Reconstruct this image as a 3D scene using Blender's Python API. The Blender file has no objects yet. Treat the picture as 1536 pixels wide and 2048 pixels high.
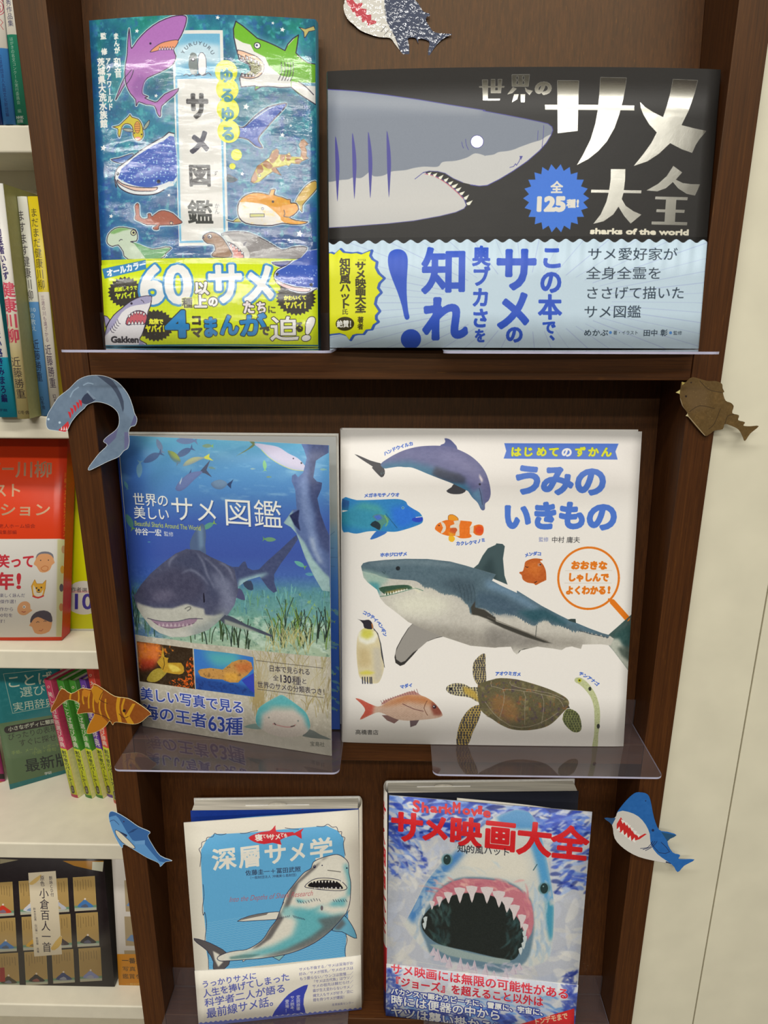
import bpy, bmesh, math
import numpy as np

# ------------------------------------------------------------------ camera, world, lights, exposure
C = bpy.context.scene.collection
S = 0.001065                                   # one drawing millimetre in metres
FOC, PITCH, YAW, ROLL = 1351.59, 0.2827, 0.0185, 0.0021
EYE = np.array([5.8447, -456.8897, 41.325])    # eye point in mm; x right, y into the shelf, z up; z = 0 under the upper rail
def axes(pitch, yaw, roll):
    cp, sp = math.cos(pitch), math.sin(pitch); rz = np.array([[math.cos(yaw), -math.sin(yaw), 0], [math.sin(yaw), math.cos(yaw), 0], [0, 0, 1]])
    f, u, r = rz @ np.array([0, cp, -sp]), rz @ np.array([0, sp, cp]), rz @ np.array([1., 0, 0]); c, s = math.cos(roll), math.sin(roll)
    return c*r + s*u, -s*r + c*u, f
RT, UP, FW = axes(PITCH, YAW, ROLL)
cd = bpy.data.cameras.new('camera'); cam = bpy.data.objects.new('camera', cd); C.objects.link(cam)
from mathutils import Matrix, Vector
cam.matrix_world = Matrix(((RT[0], UP[0], -FW[0], EYE[0]*S), (RT[1], UP[1], -FW[1], EYE[1]*S), (RT[2], UP[2], -FW[2], EYE[2]*S), (0, 0, 0, 1)))
cd.sensor_fit = 'VERTICAL'; cd.sensor_height = 24.0; cd.lens = FOC/2048*24.0; cd.clip_start = 0.01
scene = bpy.context.scene; scene.camera = cam
scene.view_settings.view_transform = 'Standard'; scene.view_settings.look = 'None'; scene.view_settings.gamma = 1; scene.view_settings.use_curve_mapping = False
scene.view_settings.exposure = 0.0
w = bpy.data.worlds.new('shop_ambient'); scene.world = w; w.use_nodes = True
w.node_tree.nodes['Background'].inputs[0].default_value = (1.0, 0.95, 0.86, 1); w.node_tree.nodes['Background'].inputs[1].default_value = 0.09
def tube(x, y, z, lx, ly, watts, col=(1, 0.978, 0.92)):
    l = bpy.data.lights.new('ceiling_tube', 'AREA'); l.shape = 'RECTANGLE'; l.size, l.size_y = lx, ly; l.energy = watts; l.color = col
    o = bpy.data.objects.new('ceiling_tube', l); C.objects.link(o); o.location = (x, y, z); return o
CEIL = 1.40
tube(-0.15, -0.80, CEIL - .08, 2.4, .14, 27)
tube(-0.1, -2.0, CEIL - .08, 2.4, .14, 46)
tube(-0.3, -3.6, CEIL - .08, 2.4, .14, 62)

# ------------------------------------------------------------------ helpers
def project(p):
    d = np.asarray(p, float) - EYE; z = d @ FW; return 768 + FOC*(d @ RT)/z, 1024 - FOC*(d @ UP)/z
def hit(px, py, axis, val):
    """point of the plane <axis> = val that the sketch shows at (px, py)"""
    d = FW*FOC + RT*(px - 768) - UP*(py - 1024); return EYE + d*((val - EYE[axis])/d[axis])
def lin(c): return tuple((v/255/12.92 if v/255 <= .04045 else ((v/255 + .055)/1.055)**2.4) for v in c)
def tag(o, label=None, cat=None, group=None, kind=None):
    for k, v in (('label', label), ('category', cat), ('group', group), ('kind', kind)):
        if v: o[k] = v
    return o
def thing(name, loc, label, cat, group=None):
    o = bpy.data.objects.new(name, None); C.objects.link(o); o.location = [v*S for v in loc]; o.empty_display_size = .02; return tag(o, label, cat, group)
def mesh(name, verts, faces, mats, parent=None, uv=None, smooth=False, midx=None, label=None, loc=None):
    """verts in mm, world space; the object's origin goes to its parent or to loc"""
    V = np.asarray(verts, float); org = np.array(parent.location)/S if parent is not None else np.array(loc if loc is not None else V.mean(0)*[1, 1, 0] + [0, 0, V[:, 2].min()])
    me = bpy.data.meshes.new(name); me.from_pydata([tuple(v) for v in (V - org)*S], [], [tuple(f) for f in faces])
    for m in (mats if isinstance(mats, (list, tuple)) else [mats]): me.materials.append(m)
    if midx is not None: me.polygons.foreach_set('material_index', midx)
    if smooth: me.polygons.foreach_set('use_smooth', [True]*len(me.polygons))
    if uv is not None:
        l = me.uv_layers.new(name='UVMap'); vi = np.empty(len(me.loops), int); me.loops.foreach_get('vertex_index', vi); l.data.foreach_set('uv', np.asarray(uv, float)[vi].ravel())
    me.update(); o = bpy.data.objects.new(name, me); C.objects.link(o)
    if parent is not None: o.parent = parent
    else: o.location = [v*S for v in org]
    if label: o['label'] = label
    return o
CUBE = [(0, 3, 2, 1), (4, 5, 6, 7), (0, 1, 5, 4), (1, 2, 6, 5), (2, 3, 7, 6), (3, 0, 4, 7)]
def box(name, x0, x1, y0, y1, z0, z1, mat, parent=None, bevel=0.0, **k):
    V = [(x0, y0, z0), (x1, y0, z0), (x1, y1, z0), (x0, y1, z0), (x0, y0, z1), (x1, y0, z1), (x1, y1, z1), (x0, y1, z1)]
    o = mesh(name, V, CUBE, mat, parent, **k)
    if bevel:
        m = o.modifiers.new('bevel', 'BEVEL'); m.width = bevel*S; m.segments = 3; m.limit_method = 'ANGLE'
    return o
def sheet(name, P, N, nu, nv, th, mats, parent, v1=1.0, v0=0.0, vtop=None, uvf=None, smooth=True, label=None):
    """closed thin sheet: P(u, v) front surface in mm, N(u, v) unit normal pointing away from the viewer, th its thickness; material 1 (if any) covers the rest"""
    V, U = [], []
    for s in (0, 1):
        for j in range(nv + 1):
            for i in range(nu + 1):
                u = i/nu; top = vtop(u) if vtop else v1; v = v0 + (top - v0)*j/nv
                V.append(np.asarray(P(u, v)) + s*th*np.asarray(N(u, v))); U.append(uvf(u, v) if uvf else (u, v))
    n = (nu + 1)*(nv + 1); F, M = [], []; q = lambda i, j: j*(nu + 1) + i
    for j in range(nv):
        for i in range(nu):
            F.append((q(i, j), q(i + 1, j), q(i + 1, j + 1), q(i, j + 1))); M.append(0); F.append((n + q(i, j), n + q(i, j + 1), n + q(i + 1, j + 1), n + q(i + 1, j))); M.append(1)
    for i in range(nu): F += [(q(i + 1, 0), q(i, 0), n + q(i, 0), n + q(i + 1, 0)), (q(i, nv), q(i + 1, nv), n + q(i + 1, nv), n + q(i, nv))]; M += [1, 1]
    for j in range(nv): F += [(q(0, j), q(0, j + 1), n + q(0, j + 1), n + q(0, j)), (q(nu, j + 1), q(nu, j), n + q(nu, j), n + q(nu, j + 1))]; M += [1, 1]
    mats = mats if isinstance(mats, (list, tuple)) else [mats]
    o = mesh(name, V, F, mats, parent, uv=U, midx=[min(m, len(mats) - 1) for m in M], label=label)
    o.data.polygons.foreach_set('use_smooth', [m == 0 for m in M] if smooth else [False]*len(M)); return o
# ------------------------------------------------------------------ materials (procedural)
def new_mat(name):
    m = bpy.data.materials.new(name); m.use_nodes = True; nt = m.node_tree; return m, nt, nt.nodes['Principled BSDF']
def nd(nt, kind, **k):
    n = nt.nodes.new(kind)
    for a, b in k.items(): setattr(n, a, b)
    return n
def noise(nt, scale, detail=3, mapping=(1, 1, 1), rough=.5):
    tc = nd(nt, 'ShaderNodeTexCoord'); mp = nd(nt, 'ShaderNodeMapping'); mp.inputs['Scale'].default_value = mapping; n = nd(nt, 'ShaderNodeTexNoise')
    n.inputs['Scale'].default_value = scale; n.inputs['Detail'].default_value = detail; n.inputs['Roughness'].default_value = rough
    nt.links.new(tc.outputs['Object'], mp.inputs[0]); nt.links.new(mp.outputs[0], n.inputs['Vector']); return n
def ramp(nt, src, stops):
    r = nd(nt, 'ShaderNodeValToRGB'); e = r.color_ramp.elements
    while len(e) < len(stops): e.new(.5)
    for k, (p, c) in zip(e, stops): k.position = p; k.color = (*lin(c), 1) if max(c) > 1 else (*c, 1)
    nt.links.new(src, r.inputs[0]); return r
def bump(nt, src, bsdf, strength, dist, inputs=('Normal',)):
    b = nd(nt, 'ShaderNodeBump'); b.inputs['Strength'].default_value = strength; b.inputs['Distance'].default_value = dist; nt.links.new(src, b.inputs['Height'])
    for i in inputs: nt.links.new(b.outputs[0], bsdf.inputs[i])
    return b
def plain(name, col, rough=.5, var=.05, scale=300, spec=.5, mapping=(1, 1, 1), bmp=0):
    m, nt, b = new_mat(name); n = noise(nt, scale, 3, mapping); a = tuple(max(0, v*(1 - var)) for v in col); z = tuple(min(255, v*(1 + var)) for v in col)
    nt.links.new(ramp(nt, n.outputs[0], [(.3, a), (.7, z)]).outputs[0], b.inputs['Base Color']); b.inputs['Roughness'].default_value = rough; b.inputs['Specular IOR Level'].default_value = spec
    if bmp: bump(nt, n.outputs[0], b, bmp, .0005)
    return m
def wood(name, along):
    """dark walnut laminate, pores running along x or z"""
    m, nt, b = new_mat(name); mp = {'z': (700, 700, 14), 'x': (14, 700, 700)}[along]; mq = {'z': (30, 30, 1.6), 'x': (1.6, 30, 30)}[along]; mf = {'z': (1500, 1500, 70), 'x': (70, 1500, 1500)}[along]
    n1, n2, n3 = noise(nt, 1, 5, mp, .7), noise(nt, 1, 3, mq), noise(nt, 1, 2, mf)
    r1 = ramp(nt, n1.outputs[0], [(.28, (52, 25, 9)), (.5, (72, 38, 14)), (.75, (90, 51, 20))]); r2 = ramp(nt, n2.outputs[0], [(.3, (.84, .80, .78)), (.7, (1.0, .99, .97))]); r3 = ramp(nt, n3.outputs[0], [(.66, (0, 0, 0)), (.80, (.45, .45, .45))])
    mx = nd(nt, 'ShaderNodeMix', data_type='RGBA', blend_type='MULTIPLY'); mx.inputs[0].default_value = 1; nt.links.new(r1.outputs[0], mx.inputs[6]); nt.links.new(r2.outputs[0], mx.inputs[7])
    my = nd(nt, 'ShaderNodeMix', data_type='RGBA'); nt.links.new(r3.outputs[0], my.inputs[0]); nt.links.new(mx.outputs[2], my.inputs[6]); my.inputs[7].default_value = (*lin((134, 84, 26)), 1)
    nt.links.new(my.outputs[2], b.inputs['Base Color']); b.inputs['Roughness'].default_value = .5; b.inputs['Specular IOR Level'].default_value = .4; b.inputs['Specular Tint'].default_value = (1, .88, .62, 1); bump(nt, n1.outputs[0], b, .12, .0003); return m
def acrylic():
    """clear sheet: see-through, mirror-like at its Fresnel share, a trace of grey-violet diffuse colour mixed in"""
    m = bpy.data.materials.new('clear_acrylic'); m.use_nodes = True; nt = m.node_tree; nt.nodes.clear(); out = nd(nt, 'ShaderNodeOutputMaterial')
    tr = nd(nt, 'ShaderNodeBsdfTransparent'); tr.inputs[0].default_value = (.92, .905, .905, 1); gl = nd(nt, 'ShaderNodeBsdfGlossy'); gl.inputs['Roughness'].default_value = .035; gl.inputs[0].default_value = (1, .98, 1, 1)
    df = nd(nt, 'ShaderNodeBsdfDiffuse'); n = noise(nt, 40, 2); nt.links.new(ramp(nt, n.outputs[0], [(.3, (146, 142, 148)), (.7, (168, 163, 170))]).outputs[0], df.inputs[0])
    fr = nd(nt, 'ShaderNodeFresnel'); fr.inputs[0].default_value = 1.49; a = nd(nt, 'ShaderNodeMixShader'); ge = nd(nt, 'ShaderNodeNewGeometry'); iv = nd(nt, 'ShaderNodeMath', operation='SUBTRACT'); iv.inputs[0].default_value = 1; nt.links.new(ge.outputs['Backfacing'], iv.inputs[1]); mu = nd(nt, 'ShaderNodeMath', operation='MULTIPLY'); mu.inputs[1].default_value = 1.7; ml = nd(nt, 'ShaderNodeMath', operation='MULTIPLY'); nt.links.new(fr.outputs[0], mu.inputs[0]); nt.links.new(mu.outputs[0], ml.inputs[0]); nt.links.new(iv.outputs[0], ml.inputs[1]); nt.links.new(ml.outputs[0], a.inputs[0]); h = nd(nt, 'ShaderNodeMixShader'); h.inputs[0].default_value = .06
    nt.links.new(tr.outputs[0], h.inputs[1]); nt.links.new(df.outputs[0], h.inputs[2]); nt.links.new(h.outputs[0], a.inputs[1]); nt.links.new(gl.outputs[0], a.inputs[2]); nt.links.new(a.outputs[0], out.inputs[0]); return m
WZ, WX = wood('walnut_upright', 'z'), wood('walnut_rail', 'x')
ACR = acrylic(); RIM = plain('acrylic_cut_edge', (180, 178, 200), .25, .04, 60)
CREAM = plain('cream_laminate', (226, 218, 196), .45, .015, 60); PAGE = plain('page_edges', (206, 200, 184), .8, .10, 1, mapping=(20, 900, 3000)); WHITE = plain('white_paper', (226, 224, 218), .6, .02)

# ------------------------------------------------------------------ the setting
fl = mesh('floor', [(-3000, -5500, -1300), (3000, -5500, -1300), (3000, 1200, -1300), (-3000, 1200, -1300)], [(0, 1, 2, 3)], plain('floor_tile', (104, 95, 80), .35, .06, 8)); tag(fl, kind='structure')
ce = mesh('ceiling', [(-3000, -5500, 1318), (3000, -5500, 1318), (3000, 1200, 1318), (-3000, 1200, 1318)], [(3, 2, 1, 0)], plain('ceiling_board', (226, 222, 212), .8, .03, 8)); tag(ce, kind='structure')
PANEL = plain('ivory_wall_panel', (220, 214, 190), .5, .02, 25, bmp=.02)
wr = tag(thing('wall_right', (300, 10, -1300), None, None), kind='structure')
box('panel', 220.4, 277.2, 6, 30, -1300, 1240, PANEL, wr, bevel=.6); box('panel', 278.2, 900, 6, 30, -1300, 1240, PANEL, wr, bevel=.6); box('joint', 276, 280, 9, 20, -1300, 1240, plain('joint_shadow_gap', (120, 104, 70), .8), wr)
# walnut display rack
rack = thing('display_rack', (0, 60, -1300), 'dark walnut display rack with stepped leaning backs holding the shark books', 'display rack')
for x0 in (-220, 200): box('side_panel', x0, x0 + 20, 0, 118, -1300, 620, WZ, rack, bevel=.5)
RAILS = [(0.5, 19.5), (-296.2, -278.4), (-586, -567.2)]
for z0, z1 in RAILS: box('front_rail', -199.7, 199.7, .35, 46, z0, z1, WX, rack, bevel=.5)
for (zb, zt, sl) in ((19.5, 420, .105), (-278.4, .5, .080), (-567.2, -296.2, .080), (-880, -586, .08)):
    yb, yt = 27.6, 27.6 + sl*(zt - zb); V = [(-199.8, yb, zb), (199.8, yb, zb), (199.8, yb + 6, zb), (-199.8, yb + 6, zb), (-199.8, yt, zt), (199.8, yt, zt), (199.8, yt + 6, zt), (-199.8, yt + 6, zt)]
    mesh('back_panel', V, CUBE, WZ, rack)
# cream shelving unit to the left
unit = thing('shelving_unit', (-470, 220, -1300), 'cream shelving unit behind the left edge of the walnut rack', 'shelf')
for i in range(6):
    zt = 177 - 216.6*i + (393.6 - 393.6); box('shelf_board', -760, -241, 100, 360, zt - 19, zt, CREAM, unit, bevel=1.6)
    if i < 5: box('shelf_support', -758, -242, 165, 180, zt - 34, zt - 19.1, CREAM, unit)
box('shelf_board', -760, -241, 100, 360, 374, 393, CREAM, unit, bevel=1.6)
box('side_panel', -240.5, -222, 100, 362, -1300, 620, CREAM, unit); box('back_panel', -760, -241, 361, 372, -1300, 620, CREAM, unit)
# sizes in millimetres and the corners (tl, tr, br, bl) of each printed sheet in the sketch
SZ = {'comic': (141, 199), 'atlas': (241, 168), 'reef': (160, 235), 'zukan': (216.5, 241), 'deep': (144.5, 204), 'movie': (165, 222)}
QUAD = {'comic': [(182, 40), (635, 36), (636, 693), (212, 692)], 'atlas': [(657, 140), (1448, 138), (1397, 705), (660, 697)],
        'reef': [(240, 872), (662, 888), (663, 1512), (285, 1452)], 'zukan': [(680, 855), (1281, 862), (1247, 1493), (685, 1484)],
        'deep': [(365, 1644), (716, 1624), (723, 2018), (398, 2052)], 'movie': [(770, 1586), (1176, 1633), (1147, 2075), (772, 2030)]}

# ------------------------------------------------------------------
# PRINT: the flat print of covers, bands, spines and paper cut-outs is drawn here
# procedurally (polygons, brush strokes, glyph outlines, noise) on the cover's own plane.
# ------------------------------------------------------------------
def homography(src, dst):
    A = []
    for (x, y), (u, v) in zip(src, dst):
        A.append([x, y, 1, 0, 0, 0, -u*x, -u*y, -u]); A.append([0, 0, 0, x, y, 1, -v*x, -v*y, -v])
    return np.linalg.svd(np.array(A, float))[2][-1].reshape(3, 3)
def happly(H, p):
    p = np.asarray(p, float); w = p[..., 0]*H[2, 0] + p[..., 1]*H[2, 1] + H[2, 2]
    return np.stack([(p[..., 0]*H[0, 0] + p[..., 1]*H[0, 1] + H[0, 2])/w, (p[..., 0]*H[1, 0] + p[..., 1]*H[1, 1] + H[1, 2])/w], -1)
def coverage(polys, w, h):
    """exact-area antialiased fill of closed polygons (non-zero winding), canvas px, y down"""
    P = [np.asarray(p, float) for p in polys if len(p) > 2]
    acc = np.zeros((h, w + 2))
    if not P: return acc[:, :w]
    a = np.concatenate(P); b = np.concatenate([np.roll(p, -1, 0) for p in P])
    k = np.abs(a[:, 1] - b[:, 1]) > 1e-9; a, b = a[k], b[k]
    sg = np.where(b[:, 1] > a[:, 1], 1.0, -1.0)
    lo = np.where(sg[:, None] > 0, a, b); hi = np.where(sg[:, None] > 0, b, a)
    k = (hi[:, 1] > 0) & (lo[:, 1] < h); lo, hi, sg = lo[k], hi[k], sg[k]
    if not len(lo): return acc[:, :w]
    m = (hi[:, 0] - lo[:, 0])/(hi[:, 1] - lo[:, 1])
    r0 = np.maximum(np.floor(lo[:, 1]), 0).astype(int); r1 = np.minimum(np.ceil(hi[:, 1]), h).astype(int)
    n = np.maximum(r1 - r0, 0); i = np.repeat(np.arange(len(n)), n)
    row = r0[i] + (np.arange(len(i)) - np.repeat(np.cumsum(n) - n, n))
    ya = np.maximum(lo[i, 1], row); yb = np.minimum(hi[i, 1], row + 1)
    xa = np.clip(lo[i, 0] + (ya - lo[i, 1])*m[i], 0, w); xb = np.clip(lo[i, 0] + (yb - lo[i, 1])*m[i], 0, w)
    dy = (yb - ya)*sg[i]; xl = np.minimum(xa, xb); xr = np.maximum(xa, xb)
    c0 = np.floor(xl).astype(int); c1 = np.maximum(np.ceil(xr).astype(int), c0 + 1)
    n = c1 - c0; j = np.repeat(np.arange(len(n)), n)
    col = c0[j] + (np.arange(len(j)) - np.repeat(np.cumsum(n) - n, n))
    span = np.maximum(xr - xl, 1e-12)[j]
    sl = np.maximum(xl[j], col); sr = np.minimum(xr[j], col + 1)
    frac = np.where(n[j] == 1, 1.0, (sr - sl)/span); d = dy[j]*frac
    xm = np.clip((sl + sr)/2 - col, 0, 1)
    col = np.minimum(col, w)
    flat = acc.ravel(); W2 = w + 2
    flat += np.bincount(row[j]*W2 + col, d*(1 - xm), minlength=flat.size) + np.bincount(row[j]*W2 + col + 1, d*xm, minlength=flat.size)
    return np.minimum(np.abs(np.cumsum(flat.reshape(h, W2), 1)[:, :w]), 1)
def smooth(pts, closed=True, n=6):
    P = np.asarray(pts, float); N = len(P)
    if closed: idx = np.arange(N)
    else: idx = np.arange(N - 1)
    g = (lambda i: P[i % N]) if closed else (lambda i: P[np.clip(i, 0, N - 1)])
    p0, p1, p2, p3 = g(idx - 1), g(idx), g(idx + 1), g(idx + 2); out = []
    for t in np.arange(n)/n:
        out.append(0.5*((2*p1) + (-p0 + p2)*t + (2*p0 - 5*p1 + 4*p2 - p3)*t*t + (-p0 + 3*p1 - 3*p2 + p3)*t**3))
    out = np.stack(out, 1).reshape(-1, P.shape[1])
    return out if closed else np.vstack([out, P[-1:]])
def stroke_polys(pts, w, closed=False):
    """quads and round joints that together cover a brush line; w may be one width or one per point"""
    P = np.asarray(pts, float); w = np.broadcast_to(np.asarray(w, float), (len(P),))/2
    if closed: P = np.vstack([P, P[:1]]); w = np.append(w, w[0])
    a, b, wa, wb = P[:-1], P[1:], w[:-1, None], w[1:, None]
    d = b - a; L = np.hypot(d[:, 0], d[:, 1])[:, None]; k = L[:, 0] > 1e-6
    a, b, wa, wb, d, L = a[k], b[k], wa[k], wb[k], d[k], L[k]
    nrm = np.stack([-d[:, 1], d[:, 0]], 1)/L
    q = np.stack([a + nrm*wa, a - nrm*wa, b - nrm*wb, b + nrm*wb], 1)
    nj = 8 if w.max() < 1.2 else 18; an = -np.arange(nj)/nj*2*math.pi; c = np.stack([np.cos(an), np.sin(an)], 1)
    rd = P[:, None] + c[None]*w[:, None, None]
    ar = lambda s: s[:, :, 0]*np.roll(s[:, :, 1], -1, 1) - s[:, :, 1]*np.roll(s[:, :, 0], -1, 1)
    def orient(s):
        f = ar(s).sum(1) < 0
        s = s.copy(); s[f] = s[f][:, ::-1]; return list(s)
    return orient(q) + orient(rd)
def vnoise(w, h, cell, rs, octaves=1, ax=1.0):
    out = np.zeros((h, w)); amp = 1; tot = 0
    for o in range(octaves):
        cx = max(cell*ax/2**o, 1.2); cy = max(cell/2**o, 1.2)
        gw, gh = int(w/cx) + 3, int(h/cy) + 3; g = rs.random_sample((gh, gw))
        x = np.arange(w)/cx; y = np.arange(h)/cy; xi = x.astype(int); yi = y.astype(int)
        fx = x - xi; fy = y - yi; fx = fx*fx*(3 - 2*fx); fy = (fy*fy*(3 - 2*fy))[:, None]
        t = g[yi][:, xi]*(1 - fx) + g[yi][:, xi + 1]*fx; b = g[yi + 1][:, xi]*(1 - fx) + g[yi + 1][:, xi + 1]*fx
        out += amp*(t*(1 - fy) + b*fy); tot += amp; amp *= .55
    return out/tot
def blur(m, r):
    r = int(round(r))
    if r < 1: return m
    for _ in range(2):
        for ax in (0, 1):
            n = m.shape[ax]; pad = [(0, 0), (0, 0)]; pad[ax] = (r + 1, r)
            c = np.cumsum(np.pad(m, pad, mode='edge'), ax)
            hi = np.take(c, np.arange(2*r + 1, n + 2*r + 1), ax); lo = np.take(c, np.arange(0, n), ax)
            m = (hi - lo)/(2*r + 1)
    return m
GLYPH = {}
def glyph(s):
    """outline loops of a string from Blender's own fonts (em = 1) and its advance"""
    if s in GLYPH: return GLYPH[s]
    cu = bpy.data.curves.new('glyph', 'FONT'); cu.body = s; cu.size = 1; cu.resolution_u = 4; cu.fill_mode = 'NONE'
    o = bpy.data.objects.new('glyph', cu); C.objects.link(o); bpy.context.view_layer.update()
    me = o.to_mesh(); V = np.array([v.co[:2] for v in me.vertices]).reshape(-1, 2); nxt = dict(tuple(e.vertices) for e in me.edges)
    o.to_mesh_clear(); bpy.data.objects.remove(o); bpy.data.curves.remove(cu)
    seen = set(); loops = []
    for st in list(nxt):
        if st in seen: continue
        k = st; lp = []
        while k is not None and k not in seen: seen.add(k); lp.append(k); k = nxt.get(k)
        loops.append(V[lp])
    w = 1.0 if ord(s[0]) > 0x2fff else (V[:, 0].max() + .06 if len(V) else .3)
    GLYPH[s] = (loops, w); return GLYPH[s]
class Canvas:
    """a sheet of print W x H mm; drawing coordinates are those of the sketch whose corners (tl,tr,br,bl) are given"""
    def __init__(s, W, H, quad, density=4.5, base=(255, 255, 255), seed=1):
        s.W, s.H, s.d = W, H, density; s.w, s.h = int(W*density), int(H*density)
        s.M = homography(quad, [(0, 0), (s.w, 0), (s.w, s.h), (0, s.h)]); s.quad = quad
        s.img = np.zeros((s.h, s.w, 3)) + np.array(base, float); s.ex = np.zeros((s.h, s.w)); s.rs = np.random.RandomState(seed)
        q = np.array(quad, float); s.sc = s.w/np.mean([np.hypot(*(q[1] - q[0])), np.hypot(*(q[2] - q[3]))])
        s.clip = None
    def mask(s, polys):
        T = [happly(s.M, p) for p in polys]
        A = np.concatenate(T); x0, y0 = np.floor(A.min(0)).astype(int) - 1; x1, y1 = np.ceil(A.max(0)).astype(int) + 2
        x0, y0 = max(x0, 0), max(y0, 0); x1, y1 = min(x1, s.w), min(y1, s.h)
        if x1 <= x0 or y1 <= y0: return None
        o = np.array([x0, y0]); return (x0, y0, coverage([t - o for t in T], x1 - x0, y1 - y0))
    def grow(s, m, r):
        """pad a mask's window by r texels"""
        x0, y0, a = m; X0, Y0 = max(x0 - r, 0), max(y0 - r, 0); X1, Y1 = min(x0 + a.shape[1] + r, s.w), min(y0 + a.shape[0] + r, s.h)
        b = np.zeros((Y1 - Y0, X1 - X0)); b[y0 - Y0:y0 - Y0 + a.shape[0], x0 - X0:x0 - X0 + a.shape[1]] = a; return (X0, Y0, b)
    def put(s, m, col, alpha=1.0, extra=None):
        if m is None: return
        x0, y0, a = m; h, w = a.shape; sl = (slice(y0, y0 + h), slice(x0, x0 + w)); a = a*alpha
        if s.clip is not None: a = a*s.clip[sl]
        a = a[..., None]; col = np.asarray(col, float)
        s.img[sl] = s.img[sl]*(1 - a) + col*a
        if extra is not None: s.ex[sl] = s.ex[sl]*(1 - a[..., 0]) + extra*a[..., 0]
    def poly(s, pts, col, a=1, sm=0, soft=0, extra=None, line=None, lw=1.2):
        p = smooth(pts, True, sm) if sm else np.asarray(pts, float)
        m = s.mask([p])
        if m is None: return
        if soft:
            r = max(1, int(soft*s.sc)); m = s.grow(m, 2*r); m = (m[0], m[1], blur(m[2], r))
        s.put(m, col, a, extra)
        if line is not None: s.stroke(np.vstack([p, p[:1]]), lw, line)
    def setclip(s, pts=None, sm=0):
        s.clip = None
        if pts is not None:
            m = s.mask([smooth(pts, True, sm) if sm else np.asarray(pts, float)]); s.clip = np.zeros((s.h, s.w))
            if m is not None: x0, y0, a = m; s.clip[y0:y0 + a.shape[0], x0:x0 + a.shape[1]] = a
    def stroke(s, pts, w, col, a=1, sm=0, soft=0, closed=False, taper=False, extra=None):
        p = smooth(pts, closed, sm) if sm else np.asarray(pts, float)
        if taper: w = w*np.sin(np.linspace(.08, math.pi - .08, len(p)))
        m = s.mask(stroke_polys(p, w, closed and not sm))
        if m is None: return
        if soft: r = max(1, int(soft*s.sc)); m = s.grow(m, 2*r); m = (m[0], m[1], blur(m[2], r))
        s.put(m, col, a, extra)
    def circle(s, c, r, col, ry=None, **k):
        an = np.linspace(0, 2*math.pi, 28, endpoint=False); ry = ry or r
        s.poly(np.stack([c[0] + r*np.cos(an), c[1] + ry*np.sin(an)], 1), col, **k)
    def lay(s, string, p0, p1, size, vertical=False, asp=1.0, shear=0.0, fill=1.0):
        """glyph loops of a string laid from p0 to p1 (middle line of the text)"""
        p0, p1 = np.array(p0, float), np.array(p1, float); d = p1 - p0; L = np.hypot(*d); t = d/L
        out = []; Hi = np.linalg.inv(s.M); ca = happly(s.M, p0); cb = happly(s.M, p1)
        def axis(dx, dy):
            v = happly(Hi, ca + np.array([dx, dy])) - p0; return v/np.hypot(*v)
        if not vertical:
            latin = all(ord(ch) < 0x2fff for ch in string)
            items = [string] if latin else list(string)
            adv = [(.35 if ch in ' ' else glyph(ch)[1] if (latin or ord(ch) < 0x2fff) else (1.0 if ch != '\u3000' else .6)) for ch in items]
            tot = sum(adv); k = L/tot; x = 0; up = np.array([t[1], -t[0]])
            if abs(cb[1] - ca[1]) < .12*abs(cb[0] - ca[0]): up = axis(0, -5)
            for ch, a in zip(items, adv):
                if ch.strip():
                    for lp in glyph(ch)[0]:
                        base = .345 if latin else .38
                        q = lp.copy(); gx = (x + (q[:, 0] - a/2)*fill + a/2)*k + (q[:, 1] - base)*size*shear; gy = (q[:, 1] - base)*size
                        out.append(p0 + gx[:, None]*t + gy[:, None]*up)
                x += a
        else:
            k = L/len(string); rt = np.array([t[1], -t[0]])
            if abs(cb[0] - ca[0]) < .12*abs(cb[1] - ca[1]): rt = axis(5, 0)
            for i, ch in enumerate(string):
                if not ch.strip(): continue
                for lp in glyph(ch)[0]:
                    q = lp - np.array([.5, .38])
                    if ch == 'ー': q = np.stack([-q[:, 1], -q[:, 0]], 1)[::-1]*np.array([-1, 1])
                    if ch in '、。': q = q + np.array([.55, .55])
                    if ch in '『「': q = np.stack([q[:, 1], -q[:, 0]], 1)
                    if ch in '』」': q = np.stack([q[:, 1], -q[:, 0]], 1)
                    if ord(ch) < 0x2fff: q = lp - np.array([glyph(ch)[1]/2, .345])
                    g = (i + .5)*k - q[:, 1]*k*fill; out.append(p0 + g[:, None]*t + (q[:, 0]*size)[:, None]*rt)
        return out
    def text(s, string, p0, p1, size, col, bold=0.0, vertical=False, edge=None, ew=0, a=1, extra=None, shear=0, fill=1.0, soft=0, clipup=None, edge_extra=None):
        lp = s.lay(string, p0, p1, size, vertical, shear=shear, fill=fill)
        if not lp: return
        if edge is not None:
            pl = []
            for q in lp: pl += stroke_polys(q, (bold + ew)*2, True)
            m1 = s.mask(pl); m0 = s.mask(lp); m1 = s.merge(m1, m0)
            if soft and m1 is not None: r = max(1, int(soft*s.sc)); m1 = s.grow(m1, 2*r); m1 = (m1[0], m1[1], np.minimum(blur(m1[2], r)*1.3, 1))
            s.put(m1, edge, a, edge_extra)
        m = s.mask(lp)
        if bold > 0:
            pl = []
            for q in lp: pl += stroke_polys(q, bold*2, True)
            m = s.merge(s.mask(pl), m)
        if m is not None: s.put(m, col, a, extra)
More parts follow.
